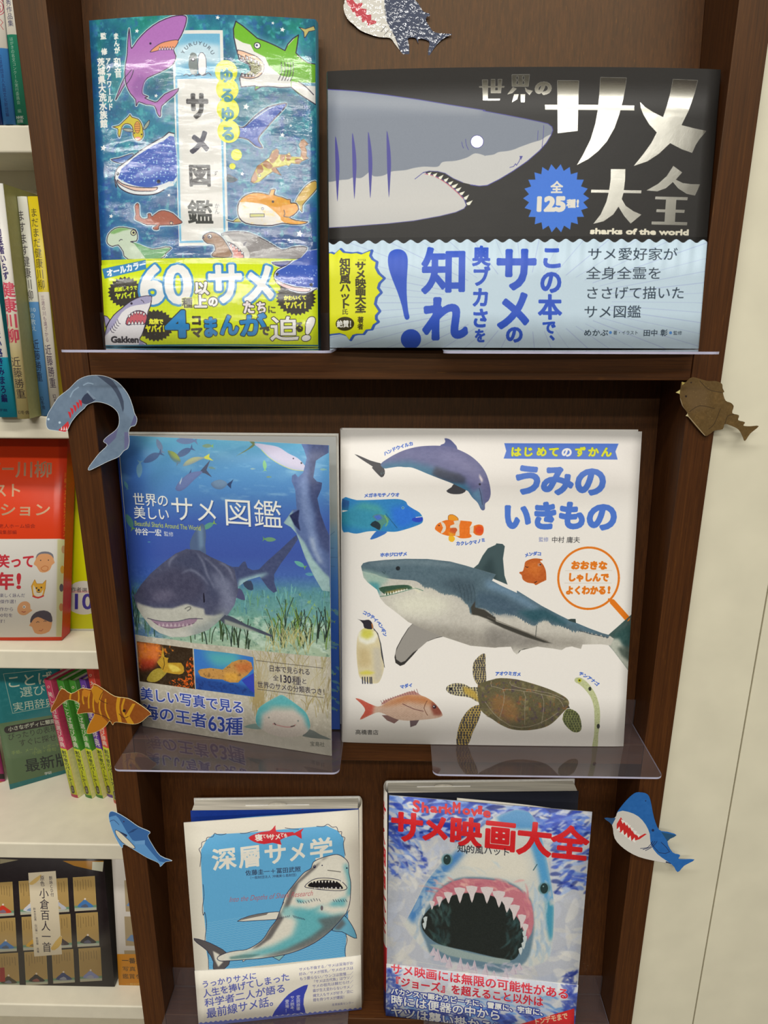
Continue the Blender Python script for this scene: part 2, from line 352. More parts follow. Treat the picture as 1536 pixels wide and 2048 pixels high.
    def merge(s, a, b):
        if a is None: return b
        if b is None: return a
        x0, y0, A = a; u0, v0, B = b; A = A.copy()
        X0, Y0 = min(x0, u0), min(y0, v0); X1, Y1 = max(x0 + A.shape[1], u0 + B.shape[1]), max(y0 + A.shape[0], v0 + B.shape[0])
        R = np.zeros((Y1 - Y0, X1 - X0)); R[y0 - Y0:y0 - Y0 + A.shape[0], x0 - X0:x0 - X0 + A.shape[1]] = A
        sl = (slice(v0 - Y0, v0 - Y0 + B.shape[0]), slice(u0 - X0, u0 - X0 + B.shape[1])); R[sl] = np.maximum(R[sl], B); return (X0, Y0, R)
    def grain(s, cell, amp, mask=None, ax=1.0, octaves=3, colors=None):
        """mottle the print inside the clip; with colors, blend towards colour b by noise"""
        n = vnoise(s.w, s.h, cell*s.sc, s.rs, octaves, ax)
        k = 1.0 if s.clip is None else s.clip
        if mask is not None:
            mm = np.zeros((s.h, s.w)); m = s.mask([np.asarray(mask, float)])
            if m is None: return
            x0, y0, a = m; mm[y0:y0 + a.shape[0], x0:x0 + a.shape[1]] = a; k = k*mm
        if colors is None: s.img += ((n - .5)*2*amp*k)[..., None]
        else:
            t = np.clip((n - .5)*colors[1] + colors[2], 0, 1)*k*amp; s.img += (np.array(colors[0], float) - s.img)*t[..., None]
    def vgrad(s, stops, mask=None):
        """vertical gradient in sketch y"""
        ys = np.array([t[0] for t in stops], float); cs = np.array([t[1] for t in stops], float)
        Hi = np.linalg.inv(s.M); gy, gx = np.mgrid[0:s.h, 0:s.w]; py = happly(Hi, np.stack([gx + .5, gy + .5], -1))[..., 1]
        col = np.stack([np.interp(py, ys, cs[:, i]) for i in range(3)], -1)
        k = np.ones((s.h, s.w)) if s.clip is None else s.clip.copy()
        if mask is not None:
            mm = np.zeros((s.h, s.w)); m = s.mask([np.asarray(mask, float)]); x0, y0, a = m; mm[y0:y0 + a.shape[0], x0:x0 + a.shape[1]] = a; k = k*mm
        s.img += (col - s.img)*k[..., None]
    def star(s, c, r, col=(235, 235, 235), rot=.2, n=5, inner=.45, **k):
        an = np.arange(2*n)*math.pi/n - math.pi/2 + rot; rr = np.where(np.arange(2*n) % 2 == 0, r, r*inner)
        s.poly(np.stack([c[0] + rr*np.cos(an), c[1] + rr*np.sin(an)], 1), col, **k)
    def burst(s, c, rx, ry, n, inner, col, **k):
        an = np.arange(2*n)*math.pi/n; rr = np.where(np.arange(2*n) % 2 == 0, 1, inner)
        s.poly(np.stack([c[0] + rx*rr*np.cos(an), c[1] + ry*rr*np.sin(an)], 1), col, **k)
    def image(s, name):
        im = bpy.data.images.new(name, s.w, s.h, alpha=True)
        px = np.ones((s.h, s.w, 4), np.float32); px[..., :3] = np.clip(s.img, 0, 255)/255; px[..., 3] = 1
        im.pixels.foreach_set(px[::-1].ravel()); im.update(); im.pack(); return im
    def extra_image(s, name):
        im = bpy.data.images.new(name, s.w, s.h, alpha=False); im.colorspace_settings.name = 'Non-Color'
        px = np.ones((s.h, s.w, 4), np.float32); px[..., :3] = np.clip(s.ex, 0, 1)[..., None]
        im.pixels.foreach_set(px[::-1].ravel()); im.update(); im.pack(); return im

def crop(ox, oy, k):
    return lambda *pts: [(ox + x/k, oy + y/k) for x, y in pts]
INK = (48, 40, 62)
def art_comic():
    """holographic comic cover with cartoon sharks and a yellow paper band"""
    c = Canvas(*SZ['comic'], QUAD['comic'], base=(42, 120, 140), seed=3)
    A, B, D, E = crop(170, 20, 6.024), crop(400, 20, 6.024), crop(190, 350, 5.85), crop(400, 350, 5.852)
    c.vgrad([(30, (34, 132, 118)), (150, (30, 118, 126)), (260, (36, 108, 140)), (380, (36, 96, 150)), (520, (44, 78, 136)), (700, (40, 70, 120))])
    c.grain(60, .5, colors=((60, 150, 175), 3.0, .35)); c.grain(34, .45, colors=((24, 62, 120), 3.2, .35)); c.grain(9, .55, colors=((90, 190, 190), 5, -.35)); c.grain(12, .35, colors=((60, 80, 190), 5, -.4)); c.grain(3, 6)
    c.poly([(180, 40), (196, 40), (226, 695), (210, 695)], (26, 84, 150), a=.5, soft=4)
    halo = (150, 205, 215)
    def fish(pts, col, sm=4, lw=1.7, glow=7, a=.8):
        c.poly(pts, halo, sm=sm, soft=glow, a=a); c.stroke(smooth(pts, True, sm), 4.5, (214, 226, 226), a=.9, closed=True); c.poly(pts, col, sm=sm); c.stroke(smooth(pts, True, sm), lw, INK, closed=True)
    # title plate
    pl = [(353, 69), (454, 68), (462, 493), (364, 495)]
    c.poly(pl, (222, 221, 216))
    c.poly([(359, 76), (448, 75), (449, 160), (360, 161)], (112, 176, 208)); c.poly([(359, 100), (400, 92), (449, 98), (449, 135), (400, 128), (360, 140)], (205, 222, 230), soft=4, a=.8)
    c.stroke([(361, 161), (367, 487), (455, 485), (449, 160)], 4, (112, 178, 214)); c.stroke([(361, 163), (449, 162)], 4.5, (112, 178, 214))
    c.stroke(B((0, 810), (40, 830), (70, 800), (110, 820), (150, 800), (185, 830)), 1.3, INK, sm=3); c.stroke(A((1240, 830), (1280, 815), (1310, 835), (1350, 815), (1390, 835), (1430, 815), (1470, 835), (1506, 820)), 1.3, INK, sm=3)
    c.poly(A((1320, 580), (1360, 560), (1400, 590), (1410, 700), (1400, 810), (1330, 810), (1300, 700)), (120, 130, 130), sm=2); c.circle(A((1355, 640))[0], 3, (230, 230, 230), line=INK, lw=1); c.poly(A((1420, 600), (1470, 560), (1510, 640), (1500, 810), (1420, 810)), (235, 235, 235), sm=2, line=INK, lw=.8)
    for i, ch in enumerate('YURUYURU'):
        t = -1.0 + i*.29; x, y = 404 + 34*math.sin(t), 132 - 38*math.cos(t); dx, dy = math.cos(t)*4, math.sin(t)*4
        c.text(ch, (x - dx, y - dy), (x + dx, y + dy), 10, (60, 70, 84))
    # purple shark
    fish(A((530, 900), (410, 1085), (420, 1040), (510, 840), (600, 745), (640, 800)), (176, 128, 184), sm=3)
    body = A((578, 250), (592, 400), (607, 488), (680, 395), (800, 280), (950, 185), (1100, 130), (1200, 115), (1262, 122), (1281, 155), (1262, 245), (1215, 355), (1180, 410), (1120, 520), (1150, 600), (1110, 700), (950, 790), (800, 850), (748, 920), (732, 1000), (742, 1045), (805, 1073), (765, 1086), (860, 1130), (920, 1135), (1010, 1050), (1180, 985), (1120, 1070), (972, 1190), (962, 1295), (945, 1315), (915, 1270), (882, 1185), (780, 1165), (690, 1130), (668, 1165), (655, 1172), (650, 1100), (590, 1030), (540, 930), (520, 820), (525, 700), (550, 560), (560, 400))
    fish(body, (172, 112, 182), sm=2)
    c.poly(A((700, 800), (780, 860), (735, 1000), (760, 1090), (640, 1060), (600, 940)), (146, 92, 164), soft=3, a=.8)
    c.poly(A((835, 540), (940, 455), (1050, 420), (1180, 412), (1120, 515), (1030, 500), (940, 525)), (222, 148, 110), sm=3, line=INK, lw=1)
    c.poly(A((930, 540), (965, 510), (1030, 500), (1100, 510), (1125, 535), (1080, 540), (1000, 530)), (176, 116, 186), sm=2)
    for x in range(940, 1110, 32): c.poly(A((x, 524), (x + 14, 484), (x + 28, 520)), (236, 232, 230), line=INK, lw=.7)
    c.circle(A((840, 440))[0], 2.2, INK); c.stroke(A((630, 745), (600, 830), (535, 920)), 1.3, INK, sm=3); c.stroke(A((600, 745), (560, 790), (510, 840)), 1.2, INK, sm=3)
    # little yellow shark
    fish(A((360, 1415), (440, 1400), (500, 1350), (560, 1300), (580, 1275), (605, 1310), (680, 1335), (725, 1400), (738, 1470), (742, 1540), (715, 1585), (675, 1595), (635, 1570), (615, 1520), (612, 1440), (580, 1395), (520, 1385), (480, 1420), (465, 1480), (445, 1545), (425, 1500), (425, 1440)), (206, 190, 60), sm=2, lw=1.3)
    c.poly(A((480, 1445), (540, 1440), (612, 1455), (610, 1485), (540, 1478)), (150, 160, 150), sm=2, line=INK, lw=1); c.poly(A((738, 1465), (770, 1400), (820, 1352), (815, 1400), (780, 1450)), (150, 165, 150), sm=2, line=INK, lw=1)
    c.poly(A((636, 1400), (670, 1362), (702, 1400), (700, 1470), (672, 1505), (640, 1470)), (222, 156, 76), sm=3, line=(120, 80, 50), lw=.9)
    for y in (1395, 1420, 1445, 1470): c.stroke(A((642, y), (698, y)), .9, (120, 80, 50))
    c.poly(A((640, 1560), (672, 1545), (712, 1560), (700, 1588), (660, 1588)), (226, 140, 126), sm=3); c.circle(A((632, 1500))[0], 1.6, INK); c.circle(A((722, 1520))[0], 1.6, INK)
    # whale shark
    fish(A((335, 1805), (440, 1790), (560, 1755), (620, 1752), (560, 1830), (480, 1858), (400, 1840)), (70, 104, 176), sm=2, lw=1.5)
    wh = A((1120, 1520), (980, 1565), (850, 1628), (700, 1715), (610, 1780), (520, 1840), (430, 1900), (390, 1970), (382, 2060), (400, 2140)) + D((262, 60), (300, 140), (380, 200), (480, 236), (600, 250), (720, 245), (800, 220), (900, 160), (1000, 85))
    c.poly(wh, halo, sm=2, soft=8, a=.8); c.poly(wh, (222, 228, 230), sm=2)
    c.poly(A((1120, 1560), (1000, 1600), (860, 1660), (720, 1740), (620, 1800), (540, 1870), (470, 1920), (440, 2000)) + D((300, 45), (420, 110), (560, 150), (700, 160), (820, 130), (900, 100), (1000, 40)), (62, 96, 186), sm=2)
    c.poly(D((285, 62), (340, 105), (440, 140), (560, 160), (700, 168), (770, 165), (740, 200), (640, 205), (500, 195), (380, 150), (300, 100)), (226, 194, 176), sm=3, line=INK, lw=1.4)
    c.stroke(smooth(wh, True, 2)[:-4], 2.0, INK); c.circle(A((418, 1978))[0], 3.4, (40, 44, 60)); c.circle(D((783, 98))[0], 3.8, (40, 44, 60))
    rs = np.random.RandomState(5)
    for _ in range(230):
        x, y = 245 + rs.rand()*118, 280 + rs.rand()*95
        if y > 352 - (x - 239)*.62 and y < 364 + (x - 245)*.08: c.circle((x, y), .7 + rs.rand()*.9, (160, 204, 230))
    fish(B((480, 1420), (530, 1445), (590, 1420), (700, 1300), (850, 1190), (1000, 1145), (1072, 1135), (1030, 1210), (930, 1320), (830, 1440), (745, 1545), (740, 1600), (785, 1680), (700, 1660), (620, 1590), (520, 1565), (440, 1560), (430, 1420)), (62, 92, 178), sm=2, lw=2.2)
    c.stroke(B((600, 1420), (720, 1310), (850, 1215), (960, 1165)), 2.2, (214, 222, 226), sm=3, taper=True)
    for _ in range(40):
        t = rs.rand(); x, y = 560 + 480*t, 1500 - 330*t + (rs.rand() - .5)*140
        c.circle(B((x, y))[0], .5 + rs.rand()*.7, (160, 200, 230))
    c.poly(B((370, 2010), (420, 2030)) + E((470, 75), (420, 105), (355, 100)), (40, 70, 84), sm=2, line=INK, lw=1.2)
    # green shark
    gs = B((480, 178), (560, 230), (640, 295), (730, 370), (850, 410), (950, 450), (1055, 500), (1090, 420), (1150, 350), (1217, 300), (1205, 400), (1185, 520), (1250, 580), (1330, 630), (1420, 640), (1420, 1130), (1300, 1060), (1200, 1000), (1125, 935), (1000, 948), (850, 940), (770, 950), (705, 992), (700, 940), (620, 950), (535, 960), (520, 860), (545, 795), (630, 835), (720, 830), (760, 760), (650, 760), (630, 690), (520, 640), (485, 515), (455, 370), (450, 270))
    c.poly(gs, halo, sm=0, soft=8, a=.9); c.poly(gs, (226, 226, 222)); c.setclip(gs)
    c.poly(B((480, 170), (700, 340), (1055, 480), (1217, 290), (1200, 560), (1420, 640), (1420, 860), (1240, 880), (1130, 860), (1128, 935), (1420, 1140), (1420, 1200), (1125, 950), (1120, 820), (1000, 800), (870, 700), (820, 590), (690, 530), (650, 450), (560, 430), (468, 380), (440, 260)), (112, 180, 48), sm=0)
    c.poly(B((1230, 870), (1300, 905), (1420, 905), (1420, 870)), (110, 160, 190)); c.setclip()
    c.stroke(gs + gs[:1], 2.0, INK)
    c.poly(B((500, 520), (640, 560), (740, 600), (805, 680), (800, 760), (740, 830), (640, 860), (560, 850), (530, 830), (600, 800), (650, 760), (640, 690), (560, 640), (510, 600)), (232, 190, 160), sm=2, line=INK, lw=1.3)
    c.poly(B((570, 625), (700, 640), (775, 700), (770, 760), (700, 820), (580, 820), (650, 760), (648, 700)), (116, 116, 60), sm=1, line=INK, lw=1)
    for x, y, w, h in [(505, 590, 32, 55), (545, 610, 34, 55), (590, 600, 36, 60), (640, 620, 34, 55), (690, 640, 32, 50), (730, 665, 28, 45)]: c.poly(B((x, y - 20), (x + w/2, y + h - 10), (x + w, y)), (236, 234, 230), line=INK, lw=1)
    for x, y in [(545, 835), (585, 838), (625, 838), (665, 830)]: c.poly(B((x, y), (x + 17, y - 45), (x + 34, y)), (236, 234, 230), line=INK, lw=1)
    c.circle(B((730, 458))[0], 6, (238, 238, 236), line=INK, lw=1.3); c.circle(B((724, 455))[0], 2.2, (70, 66, 130))
    for x in (1010, 1050, 1085, 1118, 1150): c.stroke(B((x, 640), (x + 5, 720), (x - 5, 790), (x - 35, 860)), 1.2, INK, sm=3)
    c.stroke(B((1215, 865), (1300, 920), (1390, 1010)), 1.8, INK, sm=2); c.poly(B((698, 988), (706, 945), (770, 948)), (112, 180, 48), line=INK, lw=1.2)
    # corner fish
    c.poly(B((1225, 208), (1300, 222), (1400, 180), (1420, 230), (1340, 250), (1300, 320), (1285, 330), (1280, 260)), (186, 176, 110), line=INK, lw=1.2)
    # zebra shark
    zb = B((650, 2048), (690, 1960), (720, 1900), (860, 1795), (900, 1710), (950, 1682), (972, 1700), (975, 1750), (1060, 1750), (1100, 1722), (1120, 1770), (1230, 1770), (1240, 1700), (1212, 1620), (1240, 1570), (1270, 1552), (1325, 1610), (1285, 1640), (1305, 1700), (1300, 1760), (1325, 1780), (1245, 1820), (1215, 1855), (1120, 1850), (1090, 1885), (1060, 1875), (940, 1915), (1000, 2000), (900, 1960), (830, 2010), (740, 2090), (680, 2105), (645, 2090))
    c.poly(zb, halo, soft=6, a=.7); c.poly(zb, (198, 196, 74)); c.setclip(zb)
    for p in [((860, 1800), (950, 1680), (975, 1760), (900, 1860)), ((1000, 1750), (1050, 1750), (1030, 1830), (990, 1810)), ((1060, 1750), (1120, 1760), (1110, 1810), (1070, 1820)), ((1212, 1540), (1330, 1540), (1310, 1780), (1240, 1770)), ((780, 1880), (830, 1830), (900, 1890), (860, 1930)), ((720, 1900), (770, 1880), (790, 1960), (720, 1990)), ((660, 2000), (700, 1960), (720, 2060), (650, 2100)), ((900, 1910), (1010, 1900), (1010, 2010), (900, 1960)), ((1180, 1790), (1250, 1800), (1220, 1860), (1160, 1830))]: c.poly(B(*p), (160, 108, 58), sm=3)
    c.setclip(); c.stroke(zb + zb[:1], 1.4, (96, 68, 50)); c.circle(B((742, 2010))[0], 2.6, (220, 220, 130), line=INK, lw=.8)
    # stars
    for x, y, r in [(282, 67, 5), (320, 197, 4.5), (210, 296, 7)]: c.star((x, y), r)
    for p, r in [((265, 140), 4.8), ((915, 178), 3.6), ((1028, 250), 5.6), ((592, 1195), 7), ((1118, 1398), 3.6), ((1018, 1515), 5.4), ((540, 1995), 4)]: c.star(B(p)[0], r)
    for p, r in [((905, 258), 4), ((205, 482), 5)]: c.star(D(p)[0], r)
    for p, r in [((1178, 685), 7.5), ((1055, 762), 4.4), ((527, 10), 4)]: c.star(E(p)[0], r)
    # orange whale shark
    fish(E((345, 545), (420, 560), (470, 520), (560, 560), (420, 568)), (214, 200, 110), sm=2, lw=1.1)
    fish(E((1120, 330), (1215, 170), (1280, 100), (1360, 60), (1400, 120), (1290, 260), (1215, 350), (1210, 430), (1180, 400)), (208, 176, 90), sm=2, lw=1.2)
    ow = E((470, 430), (490, 330), (560, 260), (650, 225), (760, 225), (830, 240), (850, 185), (905, 180), (890, 240), (980, 265), (1040, 290), (1075, 290), (1080, 330), (1140, 330), (1170, 400), (1110, 470), (1060, 500), (1140, 530), (1275, 545), (1200, 575), (1090, 580), (980, 570), (860, 600), (700, 600), (560, 580), (490, 520))
    fish(ow, (226, 222, 214), sm=2, lw=1.8); c.setclip(ow, 2)
    c.poly(E((480, 330), (560, 330), (700, 345), (800, 365), (900, 440), (960, 500), (1000, 560), (1290, 600), (1290, 500), (1200, 100), (470, 200)), (226, 158, 44), sm=2); c.grain(6, .5, colors=((240, 200, 90), 3, -.1)); c.setclip()
    c.stroke(smooth(ow, True, 2), 1.8, INK, closed=True)
    c.poly(E((612, 470), (775, 465), (775, 500), (612, 508)), (190, 190, 100), line=INK, lw=1.1); c.circle(E((755, 407))[0], 2.4, (200, 200, 200), line=(120, 120, 130), lw=.8); c.circle(E((875, 322))[0], 2.4, (80, 70, 70)); c.stroke(E((1000, 415), (1010, 460), (1000, 490), (1070, 495)), 1.2, INK, sm=2)
    # brown shark
    fish(D((520, 345), (545, 360), (550, 470), (580, 520), (650, 520), (650, 470), (685, 468), (700, 500), (780, 445), (850, 435), (950, 470), (1020, 535), (1058, 570), (1030, 590), (940, 605), (790, 605), (780, 650), (730, 655), (712, 630), (760, 600), (640, 595), (560, 560), (495, 525), (505, 470), (495, 380)), (166, 96, 76), sm=2, lw=1.2); c.circle(D((930, 580))[0], 3, (200, 170, 140), line=INK, lw=.8)
    # hammerhead
    fish(D((150, 770), (170, 690), (250, 625), (350, 615), (440, 635), (500, 650), (525, 720), (510, 780), (440, 785), (560, 830), (700, 880), (860, 855), (930, 870), (860, 930), (800, 990), (410, 990), (350, 900), (290, 820), (220, 835), (170, 810)), (198, 214, 192), sm=2, lw=1.5)
    c.poly(D((470, 790), (620, 850), (700, 885), (920, 868), (800, 985), (620, 985), (540, 880)), (116, 170, 120), sm=1); c.poly(D((190, 670), (300, 620), (440, 640), (350, 655), (240, 690)), (130, 176, 110), sm=2, soft=1); c.circle(D((475, 682))[0], 5.4, (214, 220, 170), line=INK, lw=1.2); c.circle(D((477, 682))[0], 2.4, INK); c.stroke(D((300, 775), (320, 755), (340, 760)), 1.2, INK)
    c.text('サ', (378, 218), (428, 218), 56, (50, 48, 50), bold=2.6, fill=.9); c.text('メ', (382, 290), (430, 289), 50, (46, 46, 66), bold=2.8, fill=.9)
    c.text('図', (383, 355), (430, 355), 46, (50, 48, 50), bold=1.6); c.text('鑑', (381, 428), (433, 428), 50, (50, 52, 48), bold=1.0)
    c.text('ず', (433, 351), (443, 351), 10, (60, 60, 64)); c.text('かん', (440, 410), (440, 432), 10, (60, 60, 64), vertical=True)
    yl = (216, 222, 28)
    for cx_, cy_ in [(460, 150), (462, 185), (463, 225), (464, 268)]: c.circle((cx_, cy_), 22, yl, ry=23)
    c.circle((479, 314), 10.6, yl, ry=11.5); c.circle((471, 337), 6.2, yl)
    for ch, p in zip('ゆるゆる', [(460, 157), (462, 196), (462, 234), (463, 272)]): c.text(ch, (p[0] - 14, p[1]), (p[0] + 14, p[1]), 30, (40, 130, 150), bold=1.4)
    W = (232, 232, 226)
    c.text('まんが', (238, 68), (241, 110), 12, W, bold=.5, vertical=True); c.text('和音', (240, 117), (243, 158), 15, W, bold=.6, vertical=True)
    c.text('監', (212, 66), (212, 80), 13, W, bold=.5, vertical=True); c.text('修', (213, 97), (214, 111), 13, W, bold=.5, vertical=True)
    c.text('アクアワールド', (221, 116), (226, 222), 11, W, bold=.5, vertical=True); c.text('茨城県大洗水族館', (206, 116), (212, 256), 16, W, bold=.7, vertical=True)
    # seal and grey shark above the band
    gsh = E((280, 740), (300, 700), (380, 682), (480, 678), (600, 692), (720, 740), (850, 810), (975, 880), (1080, 850), (1180, 832), (1262, 845), (1240, 890), (1180, 975), (300, 985))
    fish(gsh, (140, 136, 136), sm=2, lw=1.7); c.poly(E((300, 735), (350, 720), (420, 790), (500, 800), (560, 850), (600, 920), (600, 980), (540, 980), (500, 900), (430, 820), (350, 790)), (206, 204, 200), sm=2)
    c.poly(E((350, 800), (430, 835), (500, 900), (540, 980), (390, 980), (370, 880)), (214, 140, 132), sm=2, line=INK, lw=1.2)
    for x, y in [(360, 815), (400, 838), (435, 858), (470, 885), (505, 918)]: c.poly(E((x, y - 10), (x + 10, y + 28), (x + 32, y + 4)), (238, 236, 232), line=INK, lw=.8)
    c.poly(E((530, 830), (550, 800), (580, 795), (560, 815), (545, 845)), INK, sm=2)
    fish(E((65, 760), (90, 715), (150, 690), (220, 700), (290, 750), (340, 820), (380, 890), (400, 975), (200, 975), (172, 940), (210, 900), (195, 830), (120, 820)), (150, 118, 92), sm=2, lw=1.4); c.circle(E((148, 738))[0], 4, (226, 226, 220), line=INK, lw=1); c.circle(E((142, 742))[0], 1.7, INK); c.circle(E((80, 750))[0], 1.8, INK)
    # yellow band ----------------------------------------------------
    top = 519.5
    c.poly([(170, top), (660, top - 2), (660, 700), (170, 700)], (205, 222, 30))
    for x in range(200, 640, 7): c.stroke([(x, top), (x, 692)], .5, (188, 206, 24), a=.6)
    for y in range(524, 692, 7): c.stroke([(190, y), (640, y)], .5, (188, 206, 24), a=.6)
    bk = (52, 48, 40)
    c.poly(D((95, 1095), (620, 1000), (632, 1110), (125, 1210)), (62, 130, 184)); c.text('オールカラー', D((150, 1150))[0], D((625, 1045))[0], 16, (232, 236, 238), bold=.7)
    c.burst(D((370, 1370))[0], 36, 31, 24, .86, bk); c.text('絶滅しそうで', D((245, 1340))[0], D((520, 1320))[0], 9, (205, 222, 40), bold=.4); c.text('ヤバイ！', D((250, 1420))[0], D((540, 1400))[0], 13, (205, 222, 40), bold=.7)
    for s_, a_, b_, z in [('6', (540, 1300), (870, 1280), 104), ('0', (845, 1290), (1190, 1290), 104)]: c.text(s_, D(a_)[0], D(b_)[0], z, (226, 226, 224), bold=3.2, edge=(62, 136, 190), ew=4.5)
    for s_, a_, b_, z in [('サ', (100, 1285), (550, 1275), 86), ('メ', (490, 1290), (930, 1270), 88)]: c.text(s_, E(a_)[0], E(b_)[0], z, (226, 226, 224), bold=3.0, edge=(62, 136, 190), ew=4.5, fill=.92)
    c.text('以', D((1190, 1335))[0], D((1365, 1335))[0], 26, (230, 228, 226), bold=1.4, edge=bk, ew=1.6); c.text('種', D((1050, 1505))[0], D((1175, 1505))[0], 21, bk, bold=.5, edge=(216, 222, 120), ew=1.2)
    c.text('上', D((1195, 1490))[0], D((1340, 1490))[0], 27, (230, 228, 226), bold=1.4, edge=bk, ew=1.6); c.text('の', E((125, 1490))[0], E((240, 1490))[0], 21, (230, 228, 226), bold=1.2, edge=bk, ew=1.6)
    c.text('た', E((520, 1555))[0], E((660, 1555))[0], 26, (230, 220, 222), bold=1.2, edge=bk, ew=1.6); c.text('ち', E((675, 1555))[0], E((795, 1555))[0], 25, (230, 220, 222), bold=1.2, edge=bk, ew=1.6); c.text('に', E((800, 1575))[0], E((905, 1580))[0], 17, (90, 92, 40), bold=.6)
    c.burst(E((1130, 1440))[0], 40, 35, 28, .87, bk); c.text('かわいくて', E((990, 1440))[0], E((1250, 1430))[0], 10, (222, 222, 80), bold=.6); c.text('ヤバイ！', E((990, 1520))[0], E((1290, 1520))[0], 15, (222, 222, 60), bold=.8)
    c.burst(D((740, 1765))[0], 37, 32, 26, .87, bk); c.text('危険で', D((660, 1715))[0], D((830, 1720))[0], 11, (222, 222, 60), bold=.6); c.text('ヤバイ！', D((615, 1800))[0], D((885, 1800))[0], 15, (222, 222, 40), bold=.8)
    c.text('4', D((855, 1750))[0], D((1150, 1750))[0], 72, (44, 128, 190), bold=2.8, edge=bk, ew=1.8); c.text('コ', D((1155, 1705))[0], D((1280, 1705))[0], 22, (60, 54, 34), bold=1.4); c.text('マ', D((1150, 1850))[0], D((1290, 1840))[0], 22, (60, 54, 34), bold=1.4)
    for s_, a_, b_, z in [('ま', (60, 1790), (240, 1780), 42), ('ん', (255, 1760), (475, 1760), 44), ('が', (480, 1770), (790, 1750), 46)]: c.text(s_, E(a_)[0], E(b_)[0], z, (44, 128, 190), bold=1.9, edge=bk, ew=1.5)
    c.text('で', E((710, 1830))[0], E((830, 1820))[0], 20, (60, 54, 34), bold=1.2); c.text('迫', E((830, 1800))[0], E((1160, 1790))[0], 50, (230, 228, 224), bold=1.0, edge=bk, ew=1.4); c.text('る', E((1120, 1780))[0], E((1215, 1770))[0], 22, (60, 54, 34), bold=1.2); c.text('!', E((1190, 1800))[0], E((1350, 1790))[0], 62, (230, 228, 224), bold=2.2, edge=bk, ew=1.4, shear=.3)
    # whale shark over the band
    fish(E((858, 1030), (960, 1020), (1090, 1010), (1040, 1060), (980, 1082), (900, 1060)), (90, 96, 150), sm=2, lw=1.2)
    bw = E((1090, 1000), (1180, 975), (1260, 880), (1420, 850), (1420, 1330), (1360, 1340), (1250, 1385), (1130, 1380), (1000, 1330), (910, 1260), (878, 1190), (900, 1120), (980, 1080), (1060, 1040))
    c.poly(bw, (214, 222, 234)); c.poly(E((1110, 1010), (1200, 960), (1270, 880), (1420, 860), (1420, 1310), (1300, 1310), (1150, 1300), (980, 1260), (890, 1210), (920, 1130), (1010, 1080)), (56, 88, 178), sm=1)
    c.poly(E((905, 1235), (1000, 1275), (1120, 1310), (1290, 1325), (1270, 1360), (1150, 1360), (1000, 1320), (920, 1275)), (224, 190, 190), sm=3, line=INK, lw=1.2)
    c.stroke(E((1090, 1000), (1020, 1060), (920, 1110), (880, 1180), (905, 1260), (1000, 1330), (1130, 1380), (1250, 1385), (1370, 1325)), 1.6, INK, sm=2); c.circle(E((916, 1165))[0], 3, (40, 44, 60)); c.circle(E((1306, 1280))[0], 3.4, (40, 44, 60))
    for _ in range(60):
        x, y = 960 + rs.rand()*420, 900 + rs.rand()*390
        if y > 1180 - (x - 960)*.75: c.circle(E((x, y))[0], .5 + rs.rand()*.8, (170, 196, 232))
    # shark at the band's left
    ws = D((115, 2010), (120, 1880), (150, 1760), (230, 1640), (330, 1560), (440, 1480), (560, 1430), (680, 1420), (692, 1445), (680, 1530), (650, 1600), (630, 1700), (600, 1800), (570, 1880), (545, 1930), (640, 2010))
    c.poly(ws, (222, 220, 224), sm=2, line=INK, lw=1.8); c.poly(D((130, 1870), (160, 1760), (240, 1640), (340, 1560), (450, 1482), (560, 1432), (690, 1425), (670, 1500), (560, 1520), (440, 1540), (330, 1610), (260, 1720), (200, 1800)), (150, 146, 184), sm=2, a=.85)
    c.poly(D((545, 1930), (580, 1960), (640, 2010), (530, 2010)), (150, 146, 184)); c.poly(D((112, 1640), (150, 1650), (185, 1690), (130, 1780)), (160, 154, 190), sm=1, line=INK, lw=1.2)
    c.poly(D((380, 1740), (395, 1680), (440, 1625), (510, 1590), (590, 1600), (635, 1650), (628, 1700), (600, 1750), (500, 1730), (420, 1755)), (190, 92, 102), sm=2, line=INK, lw=1.4)
    for x, y in [(420, 1640), (455, 1615), (490, 1600), (525, 1600), (560, 1605), (595, 1620)]: c.poly(D((x - 14, y), (x + 4, y + 36), (x + 22, y - 4)), (236, 234, 232), line=INK, lw=.7)
    for x in (415, 455, 495, 535, 575): c.poly(D((x - 16, 1752), (x + 4, 1705), (x + 24, 1745)), (236, 234, 232), line=INK, lw=.7)
    for i in range(5): c.stroke(D((190 + 22*i, 1790 - 25*i), (205 + 22*i, 1830 - 25*i), (235 + 20*i, 1840 - 25*i)), 1, INK, sm=2)
    c.circle(D((450, 1505))[0], 2.4, INK); c.stroke(D((565, 1465), (590, 1480), (600, 1500)), 1, INK)
    c.text('Gakken', D((195, 1920))[0], D((535, 1925))[0], 17, (52, 50, 58), bold=.8)
    c.stroke([(205, 691), (640, 690)], 3, (40, 110, 140)); c.grain(2.2, 4)
    return c

